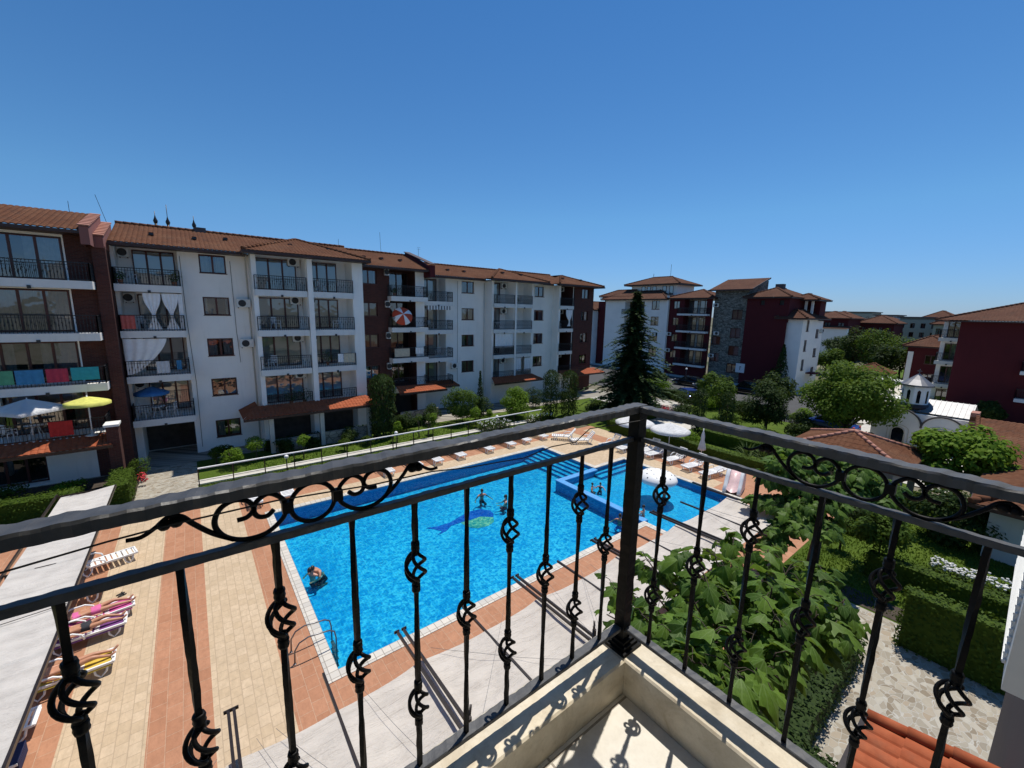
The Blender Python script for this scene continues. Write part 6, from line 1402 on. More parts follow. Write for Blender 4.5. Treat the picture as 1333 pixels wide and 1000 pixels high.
# --- hedges
def hedge(label, x0, x1, y0, y1, h, seed=1, dens=150, leaf='lf_hedge', L=.11):
    t = thing('hedge', label, 'hedge', ((x0 + x1) / 2, (y0 + y1) / 2, 0), world=True); r = random.Random(seed); b = MB()
    b.box(x0 + .07, x1 - .07, y0 + .07, y1 - .07, 0, h - .08)
    def put(p, n_): leaf_quad(b, p + rv(r) * .05, n_ + rv(r) * .75 + Vector((0, 0, .3)), rv(r), L * r.uniform(.6, 1.3), L * .62)
    for (A_, fn, n_) in (((x1 - x0) * (y1 - y0), lambda: Vector((r.uniform(x0, x1), r.uniform(y0, y1), h)), Vector((0, 0, 1))), ((x1 - x0) * h, lambda: Vector((r.uniform(x0, x1), y0, r.uniform(0, h))), Vector((0, -1, 0))), ((x1 - x0) * h, lambda: Vector((r.uniform(x0, x1), y1, r.uniform(0, h))), Vector((0, 1, 0))), ((y1 - y0) * h, lambda: Vector((x0, r.uniform(y0, y1), r.uniform(0, h))), Vector((-1, 0, 0))), ((y1 - y0) * h, lambda: Vector((x1, r.uniform(y0, y1), r.uniform(0, h))), Vector((1, 0, 0)))):
        for _ in range(int(A_ * dens)):
            p = fn(); k = noise.noise(p * 1.6) * .06; put(p + n_ * k, n_)
    b.build('foliage', M[leaf], t); return t
hedge('long clipped hedge behind the pale canopy at the left edge', -13, -5.0, 27.9, 28.9, 1.05, 1)
hedge('clipped hedge block at the corner of the flagstone path', -4.1, -3.15, 27.6, 30.6, 1.15, 2)
hedge('clipped hedge along the far edge of the pool deck', 3, 26, 25.0, 25.6, .55, 3, 110)
hedge('hedge behind the white loungers at the far pool end', 28.5, 29.2, 9.5, 22.5, .95, 4, 110)
hedge('hedge behind the open white parasols', 29.2, 36, 22.6, 23.4, 1.0, 5, 100)
hedge('second hedge behind the closed parasol', 32.6, 33.4, 9, 16.5, 1.0, 6, 90)
hedge('square dark hedge block beside the flagstone path', 16.9, 17.55, -1.6, 1.55, 1.9, 7, 170)
hedge('dark hedge across the lawn beyond the square hedge block', 20.7, 21.35, -3.5, 3.2, 1.0, 8, 150)
hedge('low hedge under the broad-leaved tree, left of the flagstones', 9.6, 15.2, 2.0, 3.0, .75, 9, 190, 'lf_thuja')
hedge('small clipped hedge between the flagstones and the broad-leaved tree', 8.6, 10.2, 1.0, 2.0, .8, 10, 210, 'lf_thuja')
hedge('dark hedge at the edge of the car park before the red building', 46.2, 47.2, 16, 30, 1.1, 11, 40, 'lf_dark', .2)
hedge('dark planting along the foot of the white facade', 3.5, 16, 32.9, 33.2, .8, 12, 60, 'lf_dark', .2)
# low palms and yuccas by the pool end
def yucca(label, loc, s_, seed, group='low palms behind the pool loungers'):
    t = thing('yucca', label, 'plant', loc, 0, group); r = random.Random(seed); b = MB()
    for i in range(60):
        a = r.uniform(0, 6.283); el = r.uniform(.1, 1.3); L = s_ * r.uniform(.7, 1.1); d = Vector((math.cos(a) * math.cos(el), math.sin(a) * math.cos(el), math.sin(el))); p = Vector((0, 0, .45 * s_)); w = d.cross(Vector((0, 0, 1))).normalized() * .035
        m = p + d * L * .6; e = p + d * L + Vector((0, 0, -.25 * L * math.cos(el))); b.add([p - w, p + w, m + w, e, m - w], [(0, 1, 2, 4), (4, 2, 3)])
    b.build('leaves', M['lf_yucca'], t); b = MB(); b.tube([(0, 0, 0), (0, 0, .5 * s_)], .08, 7); b.build('trunk', M['bark'], t)
for i, (x, y, s_, lab) in enumerate([(29.9, 11.6, 1.3, 'leftmost low palm behind the flat white lounger'), (30.2, 10.7, 1.2, 'second low palm, right of the leftmost one'), (30.0, 9.8, 1.0, 'third low palm behind the water slide'), (30.6, 8.8, 1.1, 'low palm nearest the darker broad-leaved tree')]): yucca(lab, (x, y, 0), s_, i)
# bare rose standards near the lawn path
for i, (x, y) in enumerate([(13.9, 29.9), (14.6, 29.6)]):
    t = thing('young_tree', ['thin dark forked sapling on the lawn before the brick canopy', 'thin pale sapling right of the forked one on the lawn'][i], 'sapling', (x, y, 0)); trunk_mb(1.6, .05, .025, 4, i + 3, .6).build('trunk', M['bark'], t); b = MB(); crown(b, [((0, 0, 1.7), .3, .35)], 130, .12, None, i); b.build('crown', M['lf_mid'], t)

# grass blades where the lawn is near enough to show them
b = MB(); r = random.Random(9)
for (x0, x1, y0, y1, n_) in ((18.4, 31, -2, 5.3, 12000), (-.3, 26, 26.2, 28.5, 7000), (2, 26, 29.3, 31.8, 5000)):
    for _ in range(n_):
        x, y = r.uniform(x0, x1), r.uniform(y0, y1); a = r.uniform(0, 6.28); w = .03; h = r.uniform(.04, .10); b.add([(x - w * math.cos(a), y - w * math.sin(a), -.01), (x + w * math.cos(a), y + w * math.sin(a), -.01), (x + r.uniform(-.04, .04), y + r.uniform(-.04, .04), h)], [(0, 1, 2)])
tag(b.build('grass', leafmat('grass_blades', (.045, .085, .008), (.10, .155, .02), .3)), 'short mown grass on the lawns', 'grass', kind='stuff')

# ================================================================== FENCE, LAMPS, SMALL GARDEN THINGS
t = thing('garden_fence', 'long low fence with white handrail on dark posts along the lawn', 'fence', (12, 27.5, 0), world=True)
pts = [(-.33, 27.4), (5.0, 27.35), (11.0, 27.4), (17, 27.5), (25.0, 27.6)]
b = MB(); [b.bar((*p, 1.36), (*q, 1.36), .11, .06) for p, q in zip(pts, pts[1:])]; b.build('handrail', M['whitemetal'], t)
b = MB()
for i in range(17):
    x = -.33 + i * 1.58; y = 27.4 + max(0, x - 11) * .012; pb = MB(); pb.bar((x, y, 0), (x, y, 1.33), .055); pb.build('post', M['darksteel'], t)
b = MB(); b.bar((-.33, 27.4, .35), (25, 27.55, .35), .03); b.build('lower_rail', M['darksteel'], t)
def lamp(label, loc, h, group=None, kind='globe'):
    t = thing('garden_lamp', label, 'lamp', loc, 0, group); b = MB(); b.tube([(0, 0, 0), (0, 0, h)], .035, 8); b.build('pole', M['darksteel'], t); b = MB()
    if kind == 'globe': b.ball((0, 0, h + .1), .13, .13, .13, 12, 8)
    else: b.lathe([(.07, 0), (.1, .05), (.16, .42), (.14, .46), (.001, .5)], 8, (0, 0, h))
    b.build('lamp_head', M['plastic'], t)
gl = 'white globe lamps in the garden'
for x, y, h, lab in [(4.1, 28.2, .8, 'small globe lamp beside the garden path, behind the white handrail'), (11.3, 28.2, 1.15, 'globe lamp before the small bright ball tree'), (20.2, 27.9, 1.2, 'globe lamp before the rose bed'), (37.8, 24.8, 2.6, 'globe lamp beside the spruce'), (53, 32, 3.2, 'tall globe lamp before the white tower building'), (49.5, 27.5, 3.4, 'tall globe lamp between the parked cars and red balconies')]: lamp(lab, (x, y, 0), h, gl)
lamp('white lantern on a post in front of the chapel wall', (36.3, 5.55, 0), 1.85, None, 'lantern')
b = MB(); b.box(36.9, 37, 20.0, 20.8, .3, 1.0); b.box(36.92, 36.98, 20.35, 20.45, 0, .3); tag(b.build('notice_board', M['whitemetal']), 'small pale notice board beside the white garden path', 'sign')

# ================================================================== POOLSIDE THINGS
def lounger_proto(label, loc, rz, back, group):
    """white plastic sun lounger, head towards -x in its own frame"""
    t = thing('sun_lounger', label, 'sun lounger', loc, rz, group); z = .33
    b = MB(); b.bar((-.35, -.29, z), (.98, -.29, z), .05, .06); b.bar((-.35, .29, z), (.98, .29, z), .05, .06)
    for k in range(9): x = -.32 + k * .155; b.box(x, x + .11, -.265, .265, z - .01 + .02 * math.sin(k * .6), z + .015 + .02 * math.sin(k * .6))
    b.box(.97, 1.02, -.31, .31, z - .03, z + .03); b.build('bed', M['plastic'], t)
    b = MB(); c, s = math.cos(back), math.sin(back); p = lambda q, y, d=0: (-.36 - q * c - d * s * 0, y, z + q * s + d)
    b.bar(p(0, -.28), p(.74, -.28), .05, .05); b.bar(p(0, .28), p(.74, .28), .05, .05); b.bar(p(.74, -.3), p(.74, .3), .06, .05)
    for k in range(6): b.bar(p(.06 + k * .118, -.255), p(.06 + k * .118, .255), .085, .02)
    b.build('backrest', M['plastic'], t)
    for x in (-.45, .72):
        for y in (-.27, .27):
            b = MB(); b.tube([(x - .12, y, z - .02), (x - .10, y * 1.08, .12), (x, y * 1.12, 0), (x + .12, y * 1.08, .12), (x + .16, y, z - .02)], .026, 6); b.build('leg', M['plastic'], t)
    for y in (-.36, .36):
        b = MB(); b.tube([(-.62, y, z - .02), (-.58, y, .50), (-.42, y, .58), (-.12, y, .57), (.05, y, .46), (.10, y, z - .04)], .028, 6); b.build('armrest', M['plastic'], t)
    return t
gA = 'white sun loungers round the pool'
up_ = lounger_proto('white lounger with raised back just right of the corner post', (26.1, 16.2, 0), math.pi - .15, R(52), gA)
flat = lounger_proto('flat white lounger nearest the water slide, right end of the row', (25.9, 11.95, 0), math.pi - .15, R(4), gA)
for x, y, rz, lab in [(26.2, 14.75, math.pi - .15, 'white lounger with raised back in the middle of the row under the hedge'), (26.1, 13.3, math.pi - .15, 'white lounger with raised back next to the flat one'), (25.5, 18.3, math.pi, 'white lounger in the shade of the open parasol'), (25.0, 19.5, math.pi - .1, 'white lounger left of the green bag'), (24.0, 21.4, math.pi - .5, 'white lounger seen through the railing at the far pool corner'), (23.4, 22.9, math.pi - .8, 'white lounger farthest in the corner of the deck'), (26.5, 17.0, math.pi, 'white lounger hidden partly by the corner post')]: dup(up_, (x, y, 0), rz, lab)
far = [(1.9, 24.4, 'white lounger at the left end of the far deck edge, above the scroll'), (3.4, 24.4, 'grey-looking white lounger second along the far deck edge'), (9.0, 24.5, 'white lounger under the railing, back showing over the iron rail at its left'), (10.9, 24.5, 'white lounger with back over the rail, third block along the fence'), (12.4, 24.5, 'white lounger with back over the rail before the globe lamp'), (14.2, 24.5, 'white lounger with pale back, middle of the far row'), (16.6, 24.5, 'white lounger left of the one with a sky-blue towel'), (18.6, 24.5, 'white lounger carrying a sky-blue towel'), (20.2, 24.6, 'white lounger before the rose bed'), (22.0, 24.6, 'white lounger at the right end of the far row')]
for x, y, lab in far: dup(up_, (x, y, 0), -math.pi / 2, lab, 'white sun loungers along the far deck edge')
drape('towel', 'sky-blue towel over the back of a far white lounger', 'towel', ((18.3, 25.35, .95), (18.9, 25.35, .95)), .5, 'towel_sky', .02)
lf = [(-3.5, 21.2, R(14), 'empty white lounger beside the left canopy, back half raised', up_), (-4.2, 19.1, 0, 'white lounger end sticking out under the canopy, beside a dark sandal pair', flat)]
for x, y, rz, lab, src in lf: dup(src, (x, y, 0), rz, lab, 'white sun loungers under the left canopy')
# three bathers' loungers with towels under them
sun = [(-3.3, 17.4, R(8), 'white lounger with pink towel, farthest of the three bathers', 'towel_pink', 'swim_pink', 'skinp'), (-3.42, 16.62, R(2), 'white lounger with purple towel, middle of the three bathers', 'towel_purple', 'swim_pink', 'skin'), (-3.52, 14.9, R(2), 'white lounger with yellow towel, nearest of the three bathers', 'towel_gold', 'swim_dark', 'skin')]
for x, y, rz, lab, tw, sw, sk in sun:
    dup(flat, (x, y, 0), rz, lab, 'white sun loungers under the left canopy')
    b = MB(); n_ = 14
    for i in range(n_ + 1):
        u = -1.05 + 2.0 * i / n_
        for j in range(9):
            v = (j - 4) / 4; zz = .358 - .10 * max(0, abs(v) - .8) * 5 + .006 * math.sin(u * 17 + v * 5); b.v.append((u, v * .33, zz))
    for i in range(n_):
        for j in range(8): a = i * 9 + j; b.f.append((a, a + 1, a + 10, a + 9)); b.m.append(0); b.s.append(True)
    o = b.build('towel', M[tw]); o.location = (x, y, 0); o.rotation_euler = (0, 0, rz); tag(o, {'towel_pink': 'pink towel under the farthest bather', 'towel_purple': 'purple towel under the middle bather', 'towel_gold': 'yellow towel under the nearest bather'}[tw], 'towel')
for x, y, rz, lab, src in [(-4.75, 13.6, 0, 'white lounger end showing at the lower left under the canopy edge', flat), (-4.8, 12.55, 0, 'white lounger with a navy towel at the bottom left corner', flat)]: dup(src, (x, y, 0), rz, lab, 'white sun loungers under the left canopy')
b = MB(); b.box(-5.1, -3.80, 12.26, 12.84, .36, .385); b.box(-3.80, -3.77, 12.26, 12.84, .1, .385); tag(b.build('towel', M['navy']), 'navy towel on the lounger at the bottom left corner', 'towel')
b = MB()
for i in range(7):
    for j in range(5): b.v.append((-3.75 + .09 * i, 18.9 + .09 * j, .42 + .05 * noise.noise(Vector((i * .7, j * .7, 2)))))
for i in range(6):
    for j in range(4): a = i * 5 + j; b.f.append((a, a + 1, a + 6, a + 5)); b.m.append(0); b.s.append(True)
tag(b.build('towel', M['towel_gold']), 'crumpled yellow towel on a lounger end by the left canopy', 'towel')
t = thing('sandals', 'pair of dark sandals on the beige deck beside the left canopy', 'sandals', (-2.75, 18.75, 0), .4)
for k in (-1, 1): b = MB(); b.lathe([(.001, 0), (.055, .005), (.055, .025), (.001, .03)], 12, (0, k * .07, 0), 0, True, 2.3, .9); b.tube([(.03, k * .07 - .045, .03), (.05, k * .07, .07), (.03, k * .07 + .045, .03)], .012, 5); b.build('sandal', M['rubber'], t)
b = MB(); b.ball((25.7, 18.8, .2), .28, .22, .2, 10, 6); b.tube([(25.5, 18.8, .35), (25.7, 18.8, .55), (25.9, 18.8, .35)], .02, 5); tag(b.build('beach_bag', M['toygreen']), 'dark green beach bag between the loungers', 'bag')

parasol('parasol', 'open white parasol left of the corner post, over the loungers', (27.2, 19.0, 0), 1.5, 2.35, 'parasol', .55, 6)
parasol('parasol', 'open white parasol right of the corner post', (28.0, 16.4, 0), 1.45, 2.2, 'parasol', .5, 6)
t = thing('parasol', 'closed white parasol standing by the hedge', 'parasol', (28.3, 14.0, 0)); b = MB()
r = random.Random(2); prof = [(.02, 2.15), (.06, 2.0), (.11, 1.7), (.10, 1.45), (.15, 1.2), (.21, .85), (.23, .72), (.05, .7)]
o = len(b.v); m_ = 24
for rr, z in prof: b.v.extend(((rr * (1 + .22 * math.cos(6 * a * 2 * math.pi / m_))) * math.cos(2 * math.pi * a / m_), (rr * (1 + .22 * math.cos(6 * a * 2 * math.pi / m_))) * math.sin(2 * math.pi * a / m_), z) for a in range(m_))
for i in range(len(prof) - 1):
    for j in range(m_): b.f.append((i * m_ + j, i * m_ + (j + 1) % m_, (i + 1) * m_ + (j + 1) % m_, (i + 1) * m_ + j)); b.m.append(0); b.s.append(True)
b.build('canopy', M['parasol'], t); b = MB(); b.tube([(0, 0, 0), (0, 0, 2.3)], .025, 8); b.build('pole', M['whitemetal'], t); b = MB(); b.lathe([(.001, 0), (.26, 0), (.26, .06), (.05, .12), (.001, .12)], 14); b.build('base', M['concrete'], t)

# mushroom fountain
t = thing('mushroom_fountain', 'white spotted mushroom water fountain in the shallow pool', 'fountain', (20.55, 12.55, -.46)); t.scale = (.8, .8, .84); b = MB()
b.lathe([(.15, 0), (.12, .4), (.11, 1.6), (.001, 1.6)], 16); b.build('stem', M['plastic'], t)
b = MB(); b.lathe([(.001, 1.48), (.6, 1.5), (1.1, 1.44), (1.32, 1.5), (1.38, 1.62), (1.30, 1.8), (1.05, 2.0), (.65, 2.14), (.3, 2.19), (.001, 2.2)], 32); cp = b.build('cap', M['plastic'], t)
b = MB(); r = random.Random(8)
for i in range(20):
    a = i * 2.399; q = .25 + .7 * (i / 20) ** .6; rr = 1.28 * q; z = 1.62 + .58 * math.sqrt(max(0, 1 - (rr / 1.36) ** 2)); b.ball((rr * math.cos(a), rr * math.sin(a), z - .012), .06, .06, .035, 8, 4)
b.build('spot', M['swim_dark'], cp)
# slide
t = thing('water_slide', 'small white and pink elephant-like water slide at the pool edge', 'slide', (24.75, 10.1, 0), .25); t.scale = (.78, .78, .86); b = MB()
prof = [(-.9, .12), (-.5, .28), (-.1, .6), (.35, 1.0), (.8, 1.12), (1.1, 1.1)]
o = len(b.v); n_ = 10
for x, z in prof:
    for j in range(n_ + 1): v = -1 + 2 * j / n_; b.v.append((x, v * .38, z + .16 * v * v))
for i in range(len(prof) - 1):
    for j in range(n_): a = i * (n_ + 1) + j; b.f.append((a, a + 1, a + n_ + 2, a + n_ + 1)); b.m.append(0); b.s.append(True)
b.build('chute', M['slidepink'], t)
for sy in (-1, 1):
    b = MB(); out = [(-.95, .0), (-.95, .25), (-.6, .5), (-.25, .95), (.1, 1.35), (.45, 1.52), (.8, 1.45), (1.05, 1.15), (1.15, .7), (1.15, 0)]; m_ = len(out); th = .16
    for y in (.36, .42, .56, .62):
        sc = 1 if y in (.42, .56) else .93; b.v.extend((.1 + (x - .1) * sc, sy * y, z * sc) for x, z in out)
    b.f.append(tuple(range(m_))); b.m.append(0); b.s.append(False); b.f.append(tuple(range(3 * m_, 4 * m_))); b.m.append(0); b.s.append(False)
    for i in range(3):
        for j in range(m_): b.f.append((i * m_ + j, i * m_ + (j + 1) % m_, (i + 1) * m_ + (j + 1) % m_, (i + 1) * m_ + j)); b.m.append(0); b.s.append(True)
    b.build('side_panel', M['plastic'], t)
b = MB(); [b.box(.95 + .12 * k, 1.1 + .12 * k, -.32, .32, .85 - .28 * k, .9 - .28 * k) for k in range(4)]; b.build('steps', M['slidepink'], t)
# pool ladder at the near left corner
t = thing('pool_ladder', 'steel pool ladder at the near left corner of the pool', 'ladder', (2.5, 12.2, 0))
for sy in (-.27, .27):
    b = MB(); b.tube([(-.95, sy, 0), (-.93, sy, .42), (-.80, sy, .62), (-.55, sy, .70), (.02, sy, .62), (.16, sy, .52), (.2, sy, .3), (.2, sy, -.95)], .022, 8); b.lathe([(.045, 0), (.045, .015), (.02, .02)], 10, (-.95, sy, 0)); b.build('handrail', M['steel'], t)
for z in (-.25, -.5, -.75): b = MB(); b.box(.15, .25, -.27, .27, z, z + .03); b.build('step', M['steel'], t)
b = MB(); b.bar((23.6, 9.6, .05), (23.74, 12.1, .05), .12, .08); tag(b.build('grate', M['darksteel']), 'dark drain grate strip beside the water slide', 'grate')
# toys by the right tree
t = thing('toy_pool', 'small round paddling toy with green centre on the deck by the tree', 'toy', (21.4, 6.7, 0)); b = MB(); b.lathe([(.34, .0), (.42, .08), (.42, .16), (.34, .2), (.27, .16)], 20); b.build('rim', M['plastic'], t); b = MB(); b.lathe([(.001, .12), (.29, .12)], 20); b.build('tray', M['toygreen'], t)
for i, (x, y, c, lab) in enumerate([(21.1, 6.2, 'toyyellow', 'yellow toy beside the green-centred paddling toy'), (21.6, 5.9, 'swim_pink', 'pink toy nearest the tree trunk'), (21.9, 6.3, 'toyblue', 'blue toy behind the paddling toy')]):
    b = MB(); b.ball((x, y, .1), .13, .10, .10, 10, 6); b.ball((x + .08, y + .02, .22), .07, .07, .07, 8, 5); tag(b.build('toy', M[c]), lab, 'toy')
b = MB(); b.lathe([(.16, 0), (.24, .42), (.26, .45), (.2, .44), (.001, .40)], 14, (-6.9, 26.6, 0)); tag(b.build('flower_pot', M['terracotta_pot']), 'terracotta pot at the left frame edge behind the canopy', 'pot')

# ================================================================== PEOPLE
def grow(chains, name, mat, parent, levels=1, root=None):
    """continuous body: joints joined by edges, a Skin surface grown round them, then fixed as a mesh"""
    idx = {}; V = []; RD = []; E = []
    for ch in chains:
        prev = None
        for p in ch:
            key = (round(p[0], 4), round(p[1], 4), round(p[2], 4))
            if key not in idx: idx[key] = len(V); V.append(key); RD.append(p[3] if not isinstance(p[3], tuple) else p[3])
            if prev is not None and prev != idx[key]: E.append((prev, idx[key]))
            prev = idx[key]
    me = bpy.data.meshes.new('joints'); me.from_pydata(V, E, []); o = bpy.data.objects.new('joints', me); COL.objects.link(o)
    sk = o.modifiers.new('s', 'SKIN'); sk.use_smooth_shade = True
    for i, rr in enumerate(RD):
        me.skin_vertices[0].data[i].radius = rr if isinstance(rr, tuple) else (rr, rr)
        me.skin_vertices[0].data[i].use_root = (i == 0)
    sb = o.modifiers.new('d', 'SUBSURF'); sb.levels = sb.render_levels = levels
    dg = bpy.context.evaluated_depsgraph_get(); dg.update()
    nm = bpy.data.meshes.new_from_object(o.evaluated_get(dg)); bpy.data.objects.remove(o)
    nm.name = name; nm.materials.clear(); nm.materials.append(M[mat])
    for p in nm.polygons: p.use_smooth = True
    r_ = bpy.data.objects.new(name, nm); COL.objects.link(r_); r_.parent = parent; return r_
def garment(body, test, name, mat, parent, off=.008):
    me = body.data; vs = {}; fs = []
    for p in me.polygons:
        if test(p.center):
            f = []
            for i in p.vertices:
                if i not in vs: vs[i] = len(vs)
                f.append(vs[i])
            fs.append(f)
    if not fs: return
    b = MB(); vv = [None] * len(vs)
    for i, k in vs.items(): v = me.vertices[i]; vv[k] = tuple(v.co + v.normal * off)
    b.add(vv, fs, 0, True); return b.build(name, M[mat], body)
def body_chains(J, hands=True):
    """J: joints pelvis, chest, neck, head, and for L/R shoulder elbow wrist hip knee ankle toe (tuples)"""
    def q(n, r): return (*J[n], r)
    ch = [[q('pelvis', (.13, .10)), q('waist', (.115, .085)), q('chest', (.145, .10)), q('neckb', (.06, .06)), q('neck', (.052, .052)), q('chin', (.062, .075)), q('head', (.078, .09)), q('crownp', (.055, .06))]]
    for s in 'LR':
        ch.append([q('chest', (.145, .10)), q('sh' + s, .062), q('el' + s, .042), q('wr' + s, .028), q('pm' + s, (.036, .020))])
        ch.append([q('pelvis', (.13, .10)), q('hip' + s, .095), q('kn' + s, .058), q('an' + s, .036), q('toe' + s, (.042, .026))])
        if hands:
            w = Vector(J['wr' + s]); p = Vector(J['pm' + s]); d = (p - w).normalized(); sd = d.cross(Vector((0, 0, 1)))
            sd = sd.normalized() if sd.length > .1 else Vector((1, 0, 0)); dn = d.cross(sd).normalized()
            for k, L in enumerate((.062, .075, .070, .052)):
                a = p + sd * (.028 - .019 * k) + d * .018; ch.append([q('pm' + s, (.036, .020)), (*a, .010), (*(a + d * L * .55 - dn * .006), .009), (*(a + d * L - dn * .02), .008)])
            a = w.lerp(p, .4) + sd * .04; ch.append([q('pm' + s, (.036, .020)), (*a, .011), (*(a + d * .035 + sd * .014), .009)])
    return ch
def face_bits(J, fwd, body, hair, up=(0, 0, 1), long=False):
    h = Vector(J['head']); f = Vector(fwd).normalized(); u = Vector(up).normalized(); s = f.cross(u).normalized()
    b = MB(); c = h + u * .035 - f * .012; n_ = 12
    M3 = Matrix((s, f, u)).transposed()
    def E(ctr, rx, ry, rz, cut=None):
        o = len(b.v); k = 7
        for i in range(k + 1):
            ph = math.pi * (.02 + (.60 if cut else .96) * i / k)
            for j in range(n_): a = 2 * math.pi * j / n_; b.v.append(tuple(ctr + M3 @ Vector((rx * math.sin(ph) * math.cos(a), ry * math.sin(ph) * math.sin(a), rz * math.cos(ph)))))
        for i in range(k):
            for j in range(n_): b.f.append((o + i * n_ + j, o + i * n_ + (j + 1) % n_, o + (i + 1) * n_ + (j + 1) % n_, o + (i + 1) * n_ + j)); b.m.append(0); b.s.append(True)
    E(c, .094, .112, .125, True)
    if long: E(c - f * .05 - u * .10, .075, .05, .14)
    b.build('hair', M[hair], body)
    e = MB()
    for k in (-1, 1): e.ball(h + f * .085 + s * k * .032 + u * .01, .012, .012, .010, 8, 5)
    e.tube([h + f * .088 - s * .022 - u * .055, h + f * .094 - u * .058, h + f * .088 + s * .022 - u * .055], .006, 5)
    e.build('eyes_and_mouth', M['hair'], body)
    nz = MB(); nz.tube([h + f * .078 + u * .01, h + f * .108 - u * .022, h + f * .085 - u * .034], [.008, .014, .010], 6)
    for k in (-1, 1): nz.ball(h + s * k * .088 - f * .01, .014, .022, .030, 8, 5)
    nz.build('nose_and_ears', body.data.materials[0], body)
def lying(label, loc, rz, skin, suit, knees=(.0, .0), long=True, bikini=True):
    t = thing('person', label, 'person', loc, rz); z = .47
    J = dict(pelvis=(.10, 0, z), waist=(-.08, 0, z), chest=(-.30, 0, z + .01), neckb=(-.46, 0, z + .02), neck=(-.52, 0, z + .03), chin=(-.58, 0, z + .04), head=(-.66, 0, z + .05), crownp=(-.74, 0, z + .05),
             shL=(-.40, .19, z), elL=(-.14, .27, z - .04), wrL=(.10, .27, z - .04), pmL=(.18, .26, z - .05), shR=(-.40, -.19, z), elR=(-.14, -.27, z - .04), wrR=(.10, -.26, z - .03), pmR=(.18, -.25, z - .04))
    for s, y, k in (('L', .1, knees[0]), ('R', -.1, knees[1])):
        J['hip' + s] = (.16, y, z); J['kn' + s] = (.16 + .42 - k * .12, y * 1.1, z - .01 + k * .32); J['an' + s] = (.16 + .82 - k * .28, y, z - .06); J['toe' + s] = (.16 + .93 - k * .26, y * 1.3, z + .06 - k * .12)
    bd = grow(body_chains(J), 'body', skin, t, 2); face_bits(J, (0, 0, 1), bd, 'hair', (-1, 0, 0), long)
    garment(bd, lambda c: .02 < c.x < .24 and abs(c.y) < .2, 'swimsuit', suit, t)
    if bikini: garment(bd, lambda c: -.40 < c.x < -.24 and abs(c.y) < .17, 'bikini_top', suit, t)
    return t
lying('person lying on a pink towel in a pink swimsuit, farthest of three', (-3.3, 17.4, 0), R(8), 'skin', 'swim_pink', (.25, .05))
lying('person lying on a purple towel with one knee raised, middle of three', (-3.42, 16.62, 0), R(2), 'skin', 'swim_dark', (.3, .15))
lying('person lying on a yellow towel in dark trunks, nearest of three', (-3.48, 14.9, 0), R(2), 'skin', 'swim_dark', (.12, .3), False, False)
def bather(label, loc, rz, skin, suit, arms='out', sink=1.36, s=1.0, long=False, cap='hair'):
    """standing in the water, feet on the pool floor"""
    t = thing('person', label, 'person', (loc[0], loc[1], -.11 - sink * s), rz); t.scale = (s, s, s)
    J = dict(pelvis=(0, 0, .92), waist=(0, 0, 1.08), chest=(0, 0, 1.30), neckb=(0, 0, 1.47), neck=(0, 0, 1.52), chin=(.02, 0, 1.57), head=(.02, 0, 1.65), crownp=(.01, 0, 1.72))
    for k, y in (('L', 1), ('R', -1)):
        J['hip' + k] = (0, .1 * y, .88); J['kn' + k] = (.36, .17 * y, .84); J['an' + k] = (.06, .15 * y, .70); J['toe' + k] = (.16, .17 * y, .66); J['sh' + k] = (0, .19 * y, 1.40)
        if arms == 'out': e, w, p = (.08, .42 * y, 1.22), (.26, .56 * y, 1.14), (.33, .58 * y, 1.12)
        elif arms == 'front': e, w, p = (.18, .28 * y, 1.16), (.42, .18 * y, 1.16), (.50, .15 * y, 1.16)
        else: e, w, p = (-.02, .28 * y, 1.12), (.06, .30 * y, .88), (.08, .29 * y, .79)
        J['el' + k], J['wr' + k], J['pm' + k] = e, w, p
    bd = grow(body_chains(J), 'body', skin, t, 1); face_bits(J, (1, 0, 0), bd, cap, (0, 0, 1), long)
    garment(bd, lambda c: .76 < c.z < 1.02 and abs(c.y) < .24, 'swimsuit', suit, t)
    if long: garment(bd, lambda c: 1.2 < c.z < 1.36 and abs(c.y) < .17, 'bikini_top', suit, t)
    return t
bather('person bathing alone in the middle of the pool, dark hair, left of the other pair', (12.3, 18.35, -1.4), R(-100), 'skin', 'swim_dark', 'out', s=.88)
bather('person with pale shoulders bathing beside the dolphin mosaic, right of the lone bather', (12.95, 16.95, -1.4), R(150), 'skinp', 'swim_red', 'front', s=.88, long=True)
bather('person in shallow water by the dividing wall, left of two', (18.15, 15.3, -.62), R(-60), 'skin', 'swim_dark', 'out', 1.22, s=.66)
bather('person in shallow water by the dividing wall, right of two', (18.6, 15.05, -.62), R(-150), 'skinp', 'swim_dark', 'out', 1.22, s=.66, long=True)
bather('person standing by the stem of the mushroom fountain', (20.75, 12.15, -.62), R(-140), 'skin', 'swim_dark', 'down', 1.05, s=.78)
# child climbing on the dividing wall corner
bather('child in a red and white top by the pool edge near the corner post', (17.72, 11.45, -.62), R(110), 'skinp', 'swim_red', 'front', .98, s=.78)
bather('person reaching across the pool near the deck corner, mostly under water', (16.4, 11.9, -1.42), R(200), 'skin', 'swim_blue', 'out', s=.86)
bather('dark-haired person in the pool by its left edge beside another bather', (2.95, 16.2, -1.4), R(40), 'skinp', 'swim_dark', 'front', s=.88)
